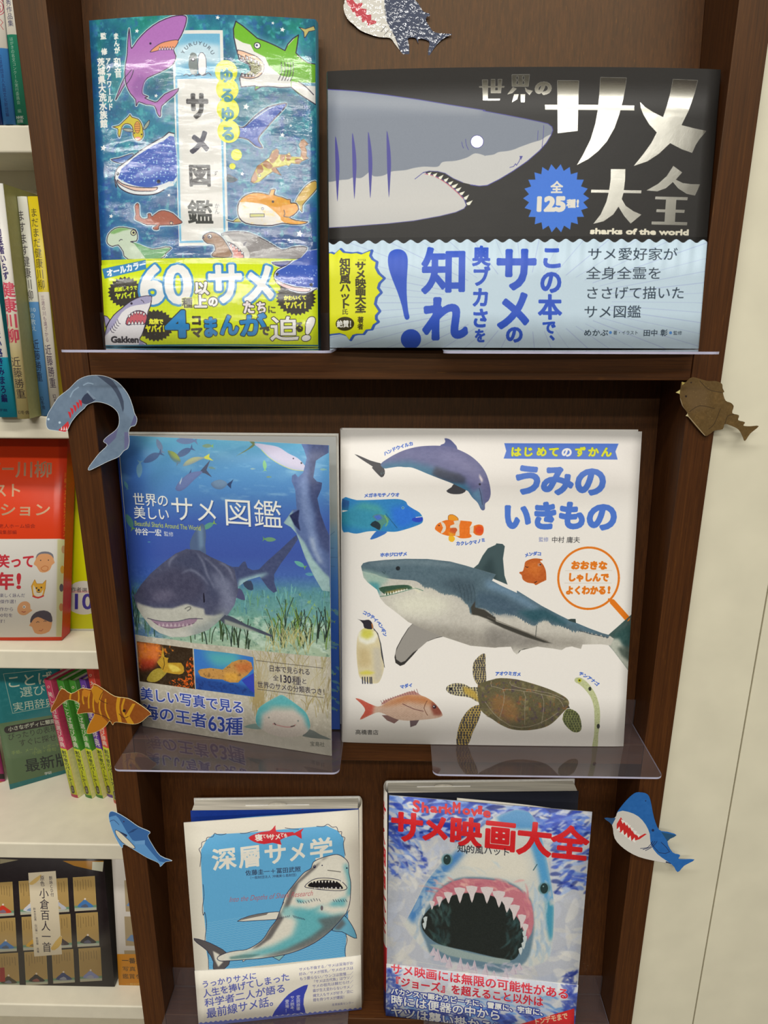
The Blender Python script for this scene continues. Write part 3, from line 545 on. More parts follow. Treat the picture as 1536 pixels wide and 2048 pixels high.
def art_atlas():
    """matt black landscape cover, grey shark head, foil title and a pale blue band"""
    c = Canvas(*SZ['atlas'], QUAD['atlas'], base=(40, 38, 36), seed=4)
    A, B, D, E, F = crop(650, 120, 4.8), crop(940, 130, 5.69), crop(1150, 140, 5.12), crop(650, 470, 4.955), crop(930, 480, 3.135)
    navy = (74, 72, 150)
    out = A((0, 268), (62, 275), (300, 300), (600, 345), (900, 395), (1200, 450), (1536, 508)) + B((150, 550), (400, 598), (620, 642), (780, 676), (880, 700), (925, 735), (935, 775), (915, 830), (860, 920), (780, 1010), (640, 1130), (480, 1240), (330, 1330), (190, 1400), (100, 1408), (0, 1392)) + A((1440, 1230), (1320, 1200), (1230, 1160), (1150, 1108), (1080, 1090), (1000, 1085), (945, 1098), (1040, 1130), (1150, 1190), (1250, 1270), (1330, 1360), (1352, 1420), (1330, 1450), (1250, 1485), (1100, 1520), (850, 1562), (600, 1585), (200, 1608), (0, 1612))
    c.poly(out, (198, 197, 194)); c.setclip(out)
    c.vgrad([(360, (196, 196, 194)), (410, (200, 199, 196)), (460, (190, 190, 188))])
    edge = smooth(A((0, 1165), (60, 1168), (150, 1155), (230, 1150), (270, 1135), (350, 1140), (410, 1100), (440, 1080), (470, 1125), (560, 1122), (640, 1085), (700, 1078), (780, 1072), (850, 1055), (950, 1042), (1080, 1045), (1130, 1000), (1250, 990), (1360, 960), (1440, 920), (1536, 945)) + B((160, 1062), (260, 1050), (320, 1022), (420, 1010), (500, 990), (560, 965), (700, 915), (800, 885), (860, 845), (920, 818), (960, 810)), False, 4)
    c.poly(list(map(tuple, edge)) + B((960, 500)) + A((0, 200)), (126, 134, 148)); c.poly(A((0, 260), (1500, 480), (1500, 560), (0, 420)), (146, 152, 162), soft=6, a=.7)
    c.setclip()
    c.stroke(out[:24], 1.5, navy); c.stroke(out[24:], 1.3, (90, 88, 150))
    for x0, a0, b0 in [(125, 728, 1338), (288, 702, 1318), (440, 695, 1314), (618, 690, 1310)]:
        c.poly(A((x0 - 20, a0), (x0 + 10, a0 + 150), (x0 + 20, (a0 + b0)/2), (x0 + 14, b0 - 180), (x0 + 2, b0), (x0 - 4, b0), (x0 - 14, b0 - 180), (x0 - 18, (a0 + b0)/2)), navy, sm=3)
    c.stroke(A((865, 1160), (945, 1098)), 1.2, navy)
    c.stroke(A((960, 1112), (1050, 1135), (1150, 1195), (1240, 1270), (1320, 1350)), 1.6, (196, 110, 118), sm=3); c.stroke(A((945, 1100), (1050, 1128), (1155, 1185), (1250, 1262), (1330, 1350), (1355, 1400)), 1.0, navy, sm=3)
    for x, y, dx, dy in [(955, 1108, 12, -10), (985, 1112, 40, -18), (1035, 1125, 45, -22), (1088, 1150, 50, -28), (1138, 1175, 50, -24), (1180, 1205, 50, -22), (1212, 1235, 65, -28), (1250, 1268, 58, -25), (1285, 1305, 55, -22), (1325, 1350, 55, -35), (1350, 1402, 64, -32)]:
        c.poly(A((x, y - 6), (x + dx, y + dy), (x + dx*.55, y + 14), (x + 12, y + 16)), (232, 232, 214))
    c.circle(A((1457, 808))[0], 13.2, navy); c.circle(A((1457, 808))[0], 12, (205, 205, 200), extra=1)
    c.stroke(A((1312, 810), (1318, 845), (1328, 868)), 1, navy, sm=2); c.stroke(A((1348, 782), (1355, 840), (1375, 885)), 1, navy, sm=2)
    c.stroke(B((768, 780), (760, 885)), .9, navy); c.stroke(B((832, 720), (825, 850), (810, 965)), 1, navy)
    c.stroke(B((445, 1198), (490, 1185), (510, 1155), (520, 1175), (550, 1130), (570, 1075)), 1.2, navy); c.poly(B((555, 1068), (592, 1068), (570, 1115)), navy)
    S = (206, 204, 194)
    sil = lambda p, sm=0: c.poly(p, S, sm=sm, extra=1)
    # foil lettering, cut stroke by stroke
    sil(B((988, 205), (1235, 207), (1218, 782), (988, 810))); sil(B((845, 483), (1480, 483), (1480, 543), (848, 540))); sil(D((0, 383), (606, 385), (606, 437), (0, 434)))
    sil(D((258, 97), (528, 100), (515, 200), (490, 330), (450, 480), (400, 620), (320, 760), (230, 860), (130, 940), (8, 1004), (70, 900), (150, 740), (200, 580), (230, 420), (245, 260)))
    sil(D((1012, 105), (1275, 112), (1240, 250), (1180, 420), (1100, 580), (1230, 610), (1362, 635), (1290, 720), (1250, 780), (1210, 865), (1100, 830), (978, 770), (860, 880), (740, 960), (595, 1010), (700, 880), (780, 770), (838, 660), (760, 580), (700, 480), (672, 410), (666, 348), (720, 400), (800, 450), (905, 500), (950, 370), (985, 240)))
    sil(D((358, 1042), (510, 1042), (505, 1160), (488, 1290), (470, 1350), (510, 1420), (590, 1475), (672, 1510), (560, 1602), (490, 1520), (435, 1430), (380, 1510), (280, 1580), (174, 1606), (250, 1510), (310, 1380), (340, 1260), (355, 1150))); sil(D((155, 1255), (675, 1260), (672, 1290), (152, 1285)))
    sil(D((1010, 1003), (1102, 1070), (1035, 1145), (1110, 1180), (1200, 1190), (1292, 1190), (1238, 1306), (1150, 1290), (1060, 1235), (1005, 1170), (930, 1235), (840, 1268), (727, 1260), (850, 1190), (940, 1110)))
    sil(D((820, 1322), (1160, 1326), (1156, 1356), (816, 1350))); sil(D((832, 1453), (1128, 1458), (1122, 1487), (828, 1482))); sil(D((780, 1580), (1154, 1585), (1150, 1615), (778, 1610))); sil(D((932, 1340), (1040, 1340), (1022, 1590), (914, 1590)))
    sil(B((138, 195), (203, 195), (203, 432), (145, 432))); sil(B((105, 270), (390, 270), (386, 286), (105, 284))); sil(B((238, 190), (285, 190), (285, 350), (234, 350))); sil(B((316, 190), (364, 190), (350, 350), (316, 350))); sil(B((200, 412), (342, 412), (334, 434), (200, 434))); sil(B((280, 318), (330, 318), (330, 350), (280, 350)))
    sil(B((474, 138), (676, 136), (662, 276), (474, 276))); sil(B((485, 284), (528, 300), (480, 350), (420, 366))); sil(B((620, 284), (650, 310), (710, 325), (672, 374), (630, 330))); sil(B((498, 362), (552, 362), (535, 420), (472, 458))); sil(B((570, 362), (624, 362), (618, 456), (574, 456)))
    for x, y in [(526, 158), (596, 158), (526, 212), (596, 212)]: c.poly(B((x, y), (x + 18, y), (x + 18, y + 36), (x - 2, y + 36)), (40, 38, 36), extra=0)
    c.text('の', B((728, 290))[0], B((930, 290))[0], 30, S, bold=2.2, extra=1)
    c.text('sharks of the world', D((140, 1680))[0], D((1172, 1690))[0], 15, (222, 216, 196), bold=1.1, extra=.4)
    c.burst(B((968, 1550))[0], 66, 69, 22, .83, (62, 118, 216)); c.text('全', B((905, 1425))[0], B((1045, 1425))[0], 25, (222, 218, 208), bold=.9)
    c.text('125', B((715, 1615))[0], B((1075, 1615))[0], 38, (222, 218, 208), bold=2.7); c.text('種', B((1085, 1610))[0], B((1190, 1610))[0], 18, (222, 218, 208), bold=.8); c.text('!', B((1195, 1608))[0], B((1228, 1608))[0], 20, (222, 218, 208), bold=.9)
    # band --------------------------------------------------------------
    wv = band_wave(); pb = (188, 208, 222)
    c.poly(wv + [(1460, 720), (600, 720)], pb, extra=0)
    c.poly([(600, 478), (1460, 479)] + wv[::-1], (26, 24, 22), extra=0)
    c.setclip(wv + [(1460, 720), (600, 720)])
    for i in range(46):
        an = i/46*2*math.pi; c.stroke([(1050 + 170*math.cos(an), 610 + 60*math.sin(an)), (1050 + 700*math.cos(an + .02), 610 + 300*math.sin(an + .02))], .9 + (i % 3)*.35, (150, 164, 206), a=.55)
    bl = (58, 92, 176)
    cl = E((30, 190), (75, 185), (110, 200), (165, 150), (200, 185), (280, 195), (330, 190), (380, 205), (440, 180), (470, 170), (455, 220), (480, 260), (520, 285), (510, 340), (540, 400), (590, 445), (545, 490), (530, 540), (560, 585), (515, 630), (500, 700), (545, 770), (510, 810), (510, 850), (530, 875), (490, 900), (470, 945), (420, 950), (390, 990), (330, 990), (290, 1000), (258, 1050), (220, 1000), (160, 980), (60, 990), (30, 1000))
    c.poly(cl, bl); c.stroke(cl, 5.5, bl, closed=True); c.poly([(x - 3, y) for x, y in cl], (214, 218, 24))
    dk = (58, 52, 20)
    c.text('『', E((355, 225))[0], E((355, 272))[0], 22, dk, vertical=True); c.text('サメ映画大全', E((355, 275))[0], E((355, 778))[0], 22, dk, bold=.8, vertical=True, fill=1.1); c.text('』', E((353, 770))[0], E((353, 815))[0], 22, dk, vertical=True)
    c.text('著者', E((355, 820))[0], E((352, 950))[0], 12, dk, bold=.35, vertical=True)
    c.text('知的風ハット', E((203, 240))[0], E((203, 740))[0], 22, dk, bold=.7, vertical=True, fill=1.1); c.text('氏', E((200, 742))[0], E((200, 800))[0], 13, dk, bold=.2, vertical=True)
    c.circle(E((200, 890))[0], 18.5, dk, ry=14); c.text('絶賛！', E((120, 890))[0], E((300, 890))[0], 15, (230, 230, 222), bold=.4)
    B1 = (48, 84, 190)
    ex = E((625, 260), (640, 195), (680, 165), (725, 158), (775, 172), (810, 215), (820, 290), (810, 450), (808, 600), (820, 760), (833, 842), (790, 848), (760, 720), (720, 590), (670, 460), (635, 350)); c.poly(ex, B1, sm=3); c.circle(E((847, 1050))[0], 20, B1)
    c.text('知', E((945, 375))[0], E((1415, 375))[0], 96, B1, bold=3.0, fill=.97); c.text('れ', E((945, 850))[0], E((1410, 850))[0], 94, B1, bold=4.2, fill=.95)
    c.text('奥ブカさ', F((98, 52))[0], F((86, 570))[0], 36, B1, bold=1.5, vertical=True); c.text('を', F((86, 570))[0], F((86, 660))[0], 23, B1, bold=1.1, vertical=True)
    c.text('サ', F((318, 55))[0], F((312, 345))[0], 84, B1, bold=3.6, vertical=True); c.text('メ', F((300, 325))[0], F((290, 590))[0], 74, B1, bold=3.6, vertical=True); c.text('の', F((298, 550))[0], F((298, 665))[0], 36, B1, bold=1.8, vertical=True)
    c.text('こ', F((534, 50))[0], F((534, 205))[0], 46, B1, bold=2.0, vertical=True); c.text('の', F((528, 200))[0], F((526, 360))[0], 46, B1, bold=2.0, vertical=True); c.text('本', F((520, 358))[0], F((520, 520))[0], 48, B1, bold=1.8, vertical=True); c.text('で、', F((515, 520))[0], F((508, 700))[0], 28, B1, bold=1.3, vertical=True)
    tx = (44, 58, 72)
    for s_, a_, b_ in [('サメ愛好家が', (755, 108), (1330, 108)), ('全身全霊を', (745, 228), (1230, 228)), ('ささげて描いた', (740, 352), (1375, 352)), ('サメ図鑑', (730, 470), (1095, 470))]: c.text(s_, F(a_)[0], F(b_)[0], 27, tx, bold=.15)
    c.text('めかぶ', F((730, 602))[0], F((885, 602))[0], 14, tx, bold=.2); c.circle(F((898, 601))[0], 3, (84, 140, 210)); c.text('著・イラスト', F((915, 602))[0], F((1075, 603))[0], 9, tx); c.text('田中', F((1105, 604))[0], F((1200, 604))[0], 14, tx, bold=.2); c.text('彰', F((1215, 604))[0], F((1262, 604))[0], 14, tx, bold=.2); c.circle(F((1281, 604))[0], 3, (84, 140, 210)); c.text('監修', F((1298, 605))[0], F((1355, 605))[0], 9, tx)
    c.setclip(); c.grain(2, 2)
    return c
def band_wave():
    n = 120; out = []
    for i in range(n*3 + 1):
        x = 600 + i*860/(n*3); ph = (x - 682)/27.9*2*math.pi
        out.append((x, 486.5 + (x - 660)*.0015 - 3.6*math.cos(ph)))
    return out

def weeds(c, box, n, cols, h, seed, w=1.4, spread=.5):
    rs = np.random.RandomState(seed)
    for _ in range(n):
        x = box[0] + rs.rand()*(box[2] - box[0]); y = box[1] + rs.rand()*(box[3] - box[1]); hh = h*(.5 + rs.rand()); col = cols[rs.randint(len(cols))]
        for k in range(rs.randint(1, 4)):
            dx = (rs.rand() - .5)*spread*hh; c.stroke([(x, y), (x + dx*.3, y - hh*.5), (x + dx, y - hh*(.8 + .3*rs.rand()))], w*(.6 + .7*rs.rand()), col, sm=2, a=.85)
def smallfish(c, x, y, L, ang, col, tail=None, a=.8):
    ca, sa = math.cos(ang), math.sin(ang); R = lambda p: [(x + (u*ca - v*sa)*L, y + (u*sa + v*ca)*L) for u, v in p]
    c.poly(R([(-.5, 0), (-.2, -.16), (.15, -.17), (.36, -.04), (.36, .04), (.15, .14), (-.2, .15)]), col, sm=3, a=a); c.poly(R([(.32, 0), (.55, -.2), (.47, 0), (.55, .2)]), tail or col, a=a)
def art_reef():
    """photographic reef cover: grey shark swimming over sea grass"""
    c = Canvas(*SZ['reef'], QUAD['reef'], base=(60, 90, 160), seed=7)
    A, B, D, E = crop(230, 850, 6.204), crop(450, 850, 6.204), crop(230, 1160, 6.025), crop(450, 1170, 5.6875)
    c.vgrad([(870, (100, 170, 200)), (920, (84, 146, 192)), (985, (84, 136, 196)), (1050, (68, 98, 178)), (1110, (66, 90, 170)), (1150, (72, 104, 176)), (1185, (90, 146, 160)), (1240, (120, 168, 150)), (1300, (165, 186, 160))])
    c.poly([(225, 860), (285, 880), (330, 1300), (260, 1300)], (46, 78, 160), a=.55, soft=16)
    c.grain(26, .4, colors=((150, 205, 225), 2.4, -.25), ax=2.6, mask=[(230, 860), (670, 880), (670, 1010), (240, 1010)])
    c.grain(7, .3, colors=((176, 216, 232), 4, -.5), ax=3.2, mask=[(400, 870), (670, 880), (670, 1010), (400, 1000)])
    rs = np.random.RandomState(3)
    for x, y, L, an, col, tl in [(376, 882, 42, 0, (110, 120, 160), None), (372, 905, 38, -.5, (70, 86, 130), None), (322, 893, 30, 1.2, (120, 130, 160), None), (350, 917, 30, .9, (90, 130, 130), (100, 120, 140)), (418, 892, 22, 0, (130, 150, 110), (150, 190, 60)), (282, 940, 34, -1.5, (110, 150, 170), None), (308, 916, 42, -.5, (64, 84, 130), None), (360, 977, 16, .2, (120, 150, 190), None), (426, 936, 14, .2, (110, 140, 130), None), (262, 1045, 34, 1.15, (90, 150, 120), (120, 170, 70)), (419, 1052, 30, -.5, (100, 170, 130), (150, 190, 60)), (256, 1110, 16, 1.5, (90, 150, 160), None), (508, 937, 10, 0, (150, 180, 180), None), (532, 930, 22, 1.5, (140, 200, 120), None), (541, 1078, 26, 3.2, (120, 170, 110), (110, 170, 70)), (602, 1128, 26, .5, (110, 190, 160), (120, 180, 60)), (650, 937, 14, 0, (130, 170, 160), None), (540, 953, 10, 0, (130, 150, 110), (150, 170, 60)), (255, 972, 18, 1.2, (100, 160, 160), None), (300, 1085, 6, 0, (90, 160, 170), None), (622, 1148, 20, .1, (90, 160, 170), None)]:
        smallfish(c, x, y, L, an, col, tl)
    def bigfish(pts, col, hi, tail, tcol):
        c.poly(tail, tcol); c.poly(pts, col, sm=3); c.setclip(pts, 3); c.poly([(x + 1.5, y - 3) for x, y in pts], hi, sm=3, soft=3, a=.7); c.setclip()
    bigfish(A((765, 800), (800, 720), (860, 660), (940, 600), (1060, 575), (1100, 590), (1000, 680), (900, 780), (820, 825)), (96, 110, 160), (112, 130, 180), A((1060, 590), (1120, 520), (1200, 430), (1150, 560), (1220, 650), (1130, 600)), (74, 84, 110))
    c.poly(A((815, 720), (850, 640), (840, 700), (820, 750)), (180, 196, 210)); c.poly(A((930, 610), (965, 545), (960, 590)), (70, 86, 130))
    bigfish(A((1205, 730), (1260, 690), (1340, 680), (1410, 730), (1340, 795), (1250, 785)), (92, 116, 150), (120, 150, 180), A((1400, 735), (1450, 700), (1486, 670), (1455, 740), (1455, 790)), (50, 70, 110))
    bigfish(A((860, 515), (900, 450), (1000, 400), (1130, 405), (1060, 440), (960, 490)), (132, 150, 165), (190, 190, 120), A((1100, 410), (1190, 355), (1185, 400), (1240, 445), (1150, 425)), (206, 210, 80))
    bigfish(A((672, 330), (740, 335), (800, 385), (832, 460), (760, 450), (700, 400)), (84, 116, 140), (170, 180, 60), A((700, 330), (680, 320), (670, 335)), (200, 200, 60))
    bigfish(B((380, 225), (520, 235), (680, 265), (800, 340), (920, 400), (1000, 480), (1028, 530), (980, 558), (860, 545), (700, 480), (560, 390), (470, 300)), (176, 184, 214), (206, 196, 216), B((400, 235), (380, 200), (320, 200), (360, 235), (300, 290), (150, 385), (260, 330), (360, 270)), (110, 124, 90))
    c.circle(B((968, 462))[0], 1.8, (40, 40, 50)); c.circle(B((868, 406))[0], 1.5, (70, 60, 90)); c.stroke(B((470, 300), (560, 390), (700, 480), (860, 545), (1010, 558)), 1.2, (190, 200, 120), sm=3)
    # sea grass and sand behind the shark
    grass = [(70, 110, 104), (110, 140, 90), (60, 84, 84), (140, 170, 110), (40, 66, 60), (150, 190, 70)]
    c.setclip([(240, 1130), (670, 1150), (670, 1316), (250, 1286)])
    c.grain(12, .65, colors=((96, 150, 150), 3, .2), mask=[(240, 1165), (670, 1175), (670, 1245), (240, 1245)])
    c.grain(9, .7, colors=((200, 220, 205), 3.4, .1), ax=1.8, mask=[(240, 1225), (670, 1235), (670, 1320), (240, 1300)])
    c.grain(5, .6, colors=((70, 110, 100), 4, -.4), mask=[(240, 1180), (670, 1180), (670, 1320), (240, 1300)])
    weeds(c, (245, 1190, 670, 1235), 130, [(90, 150, 160), (120, 180, 180), (110, 160, 120), (80, 130, 150)], 22, 5, 1.2)
    for i in range(26): smallfish(c, 520 + rs.rand()*140, 1185 + rs.rand()*60, 14 + rs.rand()*16, rs.rand() - .5, (110, 160, 170), (160, 190, 90), a=.6)
    weeds(c, (245, 1215, 320, 1275), 60, [(40, 66, 60), (70, 104, 90), (100, 140, 110)], 34, 8, 1.3)
    weeds(c, (540, 1250, 668, 1300), 46, [(46, 62, 44), (80, 96, 50), (110, 140, 60), (38, 50, 44)], 40, 6, 1.6, .8)
    weeds(c, (382, 1275, 500, 1300), 20, [(26, 38, 34), (40, 54, 40), (60, 80, 50)], 34, 9, 2.0, .5)
    weeds(c, (530, 1275, 620, 1312), 40, [(170, 165, 110), (190, 186, 130)], 26, 10, 1.2, 1.2)
    c.grain(4, 9); c.setclip()
    # descending shark at the right edge
    ds = B((968, 222), (1310, 226), (1310, 330), (1230, 375), (1150, 430), (1115, 640), (1160, 690), (1225, 705), (1215, 780), (1165, 900), (1200, 1080), (1260, 1250), (1310, 1360), (1310, 2060), (1220, 2048), (1110, 1860), (1010, 1650), (945, 1460), (900, 1340), (830, 1260), (738, 1210), (855, 1045), (905, 1040), (890, 800), (845, 690), (850, 620), (890, 595), (925, 640), (990, 580), (1035, 400), (1000, 290))
    c.poly(ds, (92, 112, 160)); c.setclip(ds)
    c.poly(B((1060, 200), (1310, 200), (1310, 700), (1230, 1400), (1140, 1100), (1050, 820), (1060, 500)), (62, 72, 112), soft=5, a=.9); c.poly(B((1000, 600), (1050, 700), (1060, 1000), (1180, 1450), (1260, 1800), (1200, 1700), (1060, 1400), (960, 1000), (930, 700)), (126, 146, 190), soft=5, a=.8)
    c.poly(B((738, 1210), (855, 1045), (850, 1160), (900, 1330), (1000, 1450), (1100, 1650), (1240, 1820), (1330, 1900), (1330, 2080), (1200, 2080), (900, 1400)), (156, 188, 190), soft=2); c.poly(B((815, 1115), (940, 1040), (925, 1180), (950, 1310), (880, 1240)), (44, 50, 88), soft=.8)
    c.poly(B((1060, 1380), (1120, 1400), (1150, 1560), (1240, 1720), (1180, 1700), (1090, 1520)), (190, 204, 220), soft=3, a=.6); c.poly(B((1200, 1000), (1320, 1300), (1320, 1600), (1200, 1500), (1130, 1250)), (64, 70, 110), soft=5, a=.6); c.grain(5, 12); c.setclip()
    # the shark: tail, body, head
    tail = B((430, 1790), (540, 1680), (700, 1540), (860, 1390), (900, 1360), (920, 1410), (820, 1560), (700, 1720), (620, 1850), (620, 1950), (655, 2060), (610, 2080), (540, 2020), (470, 1920), (440, 1880), (300, 1920), (180, 2000), (100, 2048), (0, 2048), (0, 1720), (100, 1760), (180, 1760), (230, 1700), (262, 1690), (290, 1770), (350, 1800))
    c.poly(tail, (70, 80, 118)); c.setclip(tail); c.poly(B((180, 1920), (420, 1850), (560, 1830), (480, 1880), (300, 1960), (160, 2060)), (150, 186, 196), soft=3); c.poly(B((0, 1720), (60, 1760), (140, 1900), (130, 2060), (0, 2060)), (120, 130, 168), soft=5, a=.6); c.grain(4, 9); c.setclip()
    c.poly(B((230, 1960), (330, 1930), (360, 2040), (290, 2040)), (60, 74, 100), sm=2); c.poly(E((150, 40), (200, 60), (236, 170), (150, 150), (90, 110)), (80, 84, 120), sm=2)
    fin = A((940, 1530), (950, 1430), (1000, 1330), (1070, 1240), (1095, 1225), (1125, 1260), (1140, 1380), (1130, 1500), (1135, 1640), (1000, 1600)); c.poly(fin, (84, 104, 140), sm=2); c.setclip(fin, 2); c.poly(A((1040, 1300), (1100, 1260), (1110, 1500), (1060, 1560)), (120, 150, 180), soft=3, a=.8); c.setclip()
    pf = [(432, 1232)] + E((0, 330), (100, 370), (250, 450), (420, 515), (545, 572), (540, 590), (440, 560), (300, 510), (150, 470), (0, 445)); c.poly(pf, (74, 80, 96)); c.poly(E((0, 390), (200, 460), (400, 540), (200, 500), (0, 445)), (150, 160, 150), soft=1.5)
    body = [(272, 1190)] + A((330, 1990), (450, 1850), (600, 1720), (760, 1600), (900, 1540), (1060, 1560), (1200, 1640), (1380, 1720), (1489, 1790)) + [(478, 1180), (470, 1210), (455, 1232)] + D((1330, 420), (1230, 520), (1130, 600), (1000, 650), (850, 690), (680, 690), (540, 640), (430, 560), (330, 430), (270, 330), (230, 180))
    c.poly(body, (80, 84, 110), sm=1); c.setclip(body, 1)
    c.poly(A((700, 1700), (1000, 1560), (1200, 1680), (1420, 1900), (1489, 2100), (1200, 2200), (1100, 1900)), (64, 70, 98), soft=8, a=.7)
    c.poly(D((300, 40), (700, -150), (1000, -80), (1100, 100), (1000, 250), (700, 310), (400, 300), (250, 160)), (72, 72, 96), soft=8, a=.9)
    c.poly(D((450, 170), (620, 120), (760, 180), (640, 250), (480, 250)), (120, 116, 140), soft=7, a=.6)
    for p in [((1000, 1560), (1100, 1700), (1150, 1850), (1250, 2040)), ((1060, 1600), (1250, 1760), (1350, 1900), (1380, 2048)), ((1300, 1700), (1420, 1780), (1489, 1950)), ((680, 1780), (700, 1680), (800, 1600)), ((820, 1850), (950, 1800), (1080, 1880), (1180, 2000))]: c.stroke(A(*p), 4, (150, 156, 180), sm=3, soft=2, a=.55, taper=True)
    c.poly(D((1150, -100), (1200, 60), (1280, 200), (1280, 400), (1400, 500), (1500, 300), (1400, 0)), (128, 134, 160), soft=8, a=.8)
    c.poly(D((270, 270), (330, 300), (480, 340), (700, 345), (830, 300), (880, 290), (960, 320), (1080, 350), (1090, 420), (1200, 430), (1320, 400), (1200, 600), (850, 720), (500, 700), (280, 400)), (186, 186, 176), soft=2)
    c.poly(D((860, 600), (1100, 520), (1250, 420), (1350, 360), (1350, 600), (1000, 720)), (140, 150, 150), soft=8, a=.8)
    c.poly(D((440, 475), (560, 505), (760, 500), (900, 470), (1000, 462), (960, 520), (860, 555), (690, 585), (560, 560), (480, 520)), (152, 126, 146), sm=3); c.stroke(D((400, 465), (560, 500), (760, 500), (900, 468), (1060, 470)), 1.6, (90, 86, 100), sm=3); c.stroke(D((480, 515), (560, 562), (690, 585), (860, 555), (960, 520)), 1.3, (110, 84, 104), sm=3)
    for x in range(520, 940, 48): c.poly(D((x, 565), (x + 18, 520), (x + 38, 562)), (206, 190, 196), a=.7)
    c.poly(D((430, 560), (700, 640), (1000, 600), (850, 700), (600, 690)), (206, 206, 200), soft=5, a=.6)
    c.poly(D((1070, 170), (1080, 160), (1090, 260), (1072, 270)), (30, 28, 44), sm=2); c.stroke(D((850, 350), (880, 330), (915, 325), (915, 350), (880, 375)), 2, (120, 122, 116), sm=2); c.grain(6, 10); c.grain(2, 6); c.setclip()
    # lower pale panel
    low = D((190, 650), (420, 690), (700, 720), (940, 760), (1446, 810)) + E((300, 738), (700, 778), (1215, 822)) + [(664, 1520), (280, 1460)]
    c.poly(low, (190, 184, 168)); c.setclip(low); c.grain(18, .5, colors=((150, 146, 132), 3, -.1)); c.grain(5, .5, colors=((222, 218, 204), 3, 0)); c.grain(2.5, 8)
    weeds(c, (500, 1330, 660, 1440), 110, [(168, 154, 106), (176, 168, 128), (150, 136, 96)], 42, 12, 1.2, 1.3); weeds(c, (505, 1400, 530, 1440), 30, [(168, 150, 104)], 70, 13, 1.3, .5)
    c.poly(E((150, 1640), (500, 1700), (1215, 1760), (1215, 1930), (0, 1780), (0, 1700)), (206, 202, 190), soft=6, a=.7); c.poly(E((380, 860), (1100, 950), (1110, 1240), (380, 1180)), (196, 190, 170), soft=10, a=.6); c.setclip()
    # inset photographs
    q1 = D((268, 742), (938, 828), (965, 1315), (302, 1222)); c.poly(q1, (58, 44, 30)); c.setclip(q1)
    c.poly(D((268, 742), (560, 780), (540, 980), (430, 1040), (290, 1000)), (216, 120, 60), soft=5); c.grain(5, .8, colors=((230, 130, 40), 5, -.1), mask=D((268, 742), (740, 800), (700, 880), (420, 960), (290, 1090)))
    c.poly(D((300, 950), (500, 960), (480, 1060), (310, 1100)), (170, 56, 40), soft=5, a=.8); c.grain(3, .95, colors=((234, 100, 30), 6, .1), mask=D((860, 1000), (920, 920), (960, 950), (965, 1315), (700, 1290), (640, 1230), (760, 1180), (850, 1200)))
    gold = (190, 150, 50); c.poly(D((385, 1210), (440, 1110), (520, 1065), (590, 1080), (630, 1110), (560, 1190), (480, 1232)), (170, 150, 60), sm=3); c.poly(D((560, 1060), (510, 990), (560, 930), (580, 800), (600, 930), (650, 940), (640, 1000), (800, 1000), (836, 1100), (780, 1140), (640, 1120), (590, 1110)), gold, sm=2); c.poly(D((640, 1020), (720, 1030), (800, 1090), (700, 1110)), (226, 200, 90), sm=2, soft=1.5); c.stroke(D((590, 940), (600, 1020), (580, 1080)), 1.4, (100, 76, 30)); c.grain(3, 14); c.setclip()
    q2 = D((952, 832), (1446, 890)) + E((325, 822), (336, 1272)) + D((975, 1315)); c.poly(q2, (60, 120, 200)); c.setclip(q2)
    c.poly(D((1050, 850), (1500, 860), (1500, 1060), (1200, 1050)), (90, 180, 180), soft=10, a=.9); c.poly(D((952, 1150), (1700, 1300), (1700, 1420), (952, 1340)), (40, 76, 150), soft=5); c.grain(5, .6, colors=((30, 50, 110), 4, 0), mask=D((952, 1200), (1500, 1260), (1750, 1420), (952, 1330)))
    lump = D((1000, 1100), (1030, 1075), (1150, 1060), (1300, 1080), (1400, 1000), (1446, 940)) + E((80, 880), (160, 850), (240, 850), (300, 880), (320, 950), (260, 1020), (200, 1060), (150, 1110), (60, 1110), (0, 1090)) + D((1300, 1200), (1120, 1190), (1030, 1160))
    c.poly(lump, (196, 146, 80), sm=1); c.setclip(lump, 1); c.grain(5, .8, colors=((120, 90, 56), 4, -.2)); c.poly(E((100, 900), (300, 870), (320, 980), (160, 1000)), (196, 110, 60), soft=4, a=.8); c.poly(E((0, 1000), (140, 1000), (160, 1090), (0, 1080)), (226, 170, 70), soft=3, a=.8); c.grain(2.5, 12); c.setclip()
    c.poly(E((190, 1085), (330, 1000), (336, 1230), (290, 1200)), (54, 66, 180), a=.9)
    # small pale shark face
    c.poly(E((210, 1610), (340, 1575), (380, 1600), (420, 1640), (300, 1635)), (130, 156, 150), sm=2); c.poly(E((880, 1720), (960, 1640), (1080, 1700), (1215, 1758), (1100, 1750)), (120, 128, 124), sm=2)
    fc = E((350, 1500), (385, 1400), (480, 1330), (590, 1270), (648, 1250), (720, 1290), (830, 1370), (920, 1450), (965, 1560), (960, 1640), (880, 1710), (760, 1730), (620, 1725), (500, 1690), (400, 1630), (355, 1570))
    c.poly(fc, (206, 196, 186), sm=3); c.setclip(fc, 3); c.poly(E((300, 1600), (340, 1380), (648, 1220), (1000, 1450), (1000, 1700), (930, 1600), (900, 1500), (780, 1400), (560, 1390), (420, 1470), (400, 1640)), (92, 172, 178), soft=5); c.poly(E((480, 1380), (800, 1380), (780, 1420), (540, 1420)), (150, 176, 160), soft=5, a=.7); c.grain(2.5, 9); c.setclip()
    c.stroke(E((545, 1580), (600, 1595), (690, 1615), (760, 1612), (800, 1590)), 2.2, (196, 150, 146), sm=3); c.stroke(E((560, 1572), (575, 1588)), 2, (80, 70, 70)); c.stroke(E((750, 1610), (790, 1602)), 2, (90, 76, 76)); c.circle(E((498, 1508))[0], 1.8, (140, 146, 140)); c.circle(E((832, 1546))[0], 1.8, (140, 146, 140))
    # lettering
    W = (236, 236, 228); sh = (36, 54, 110)
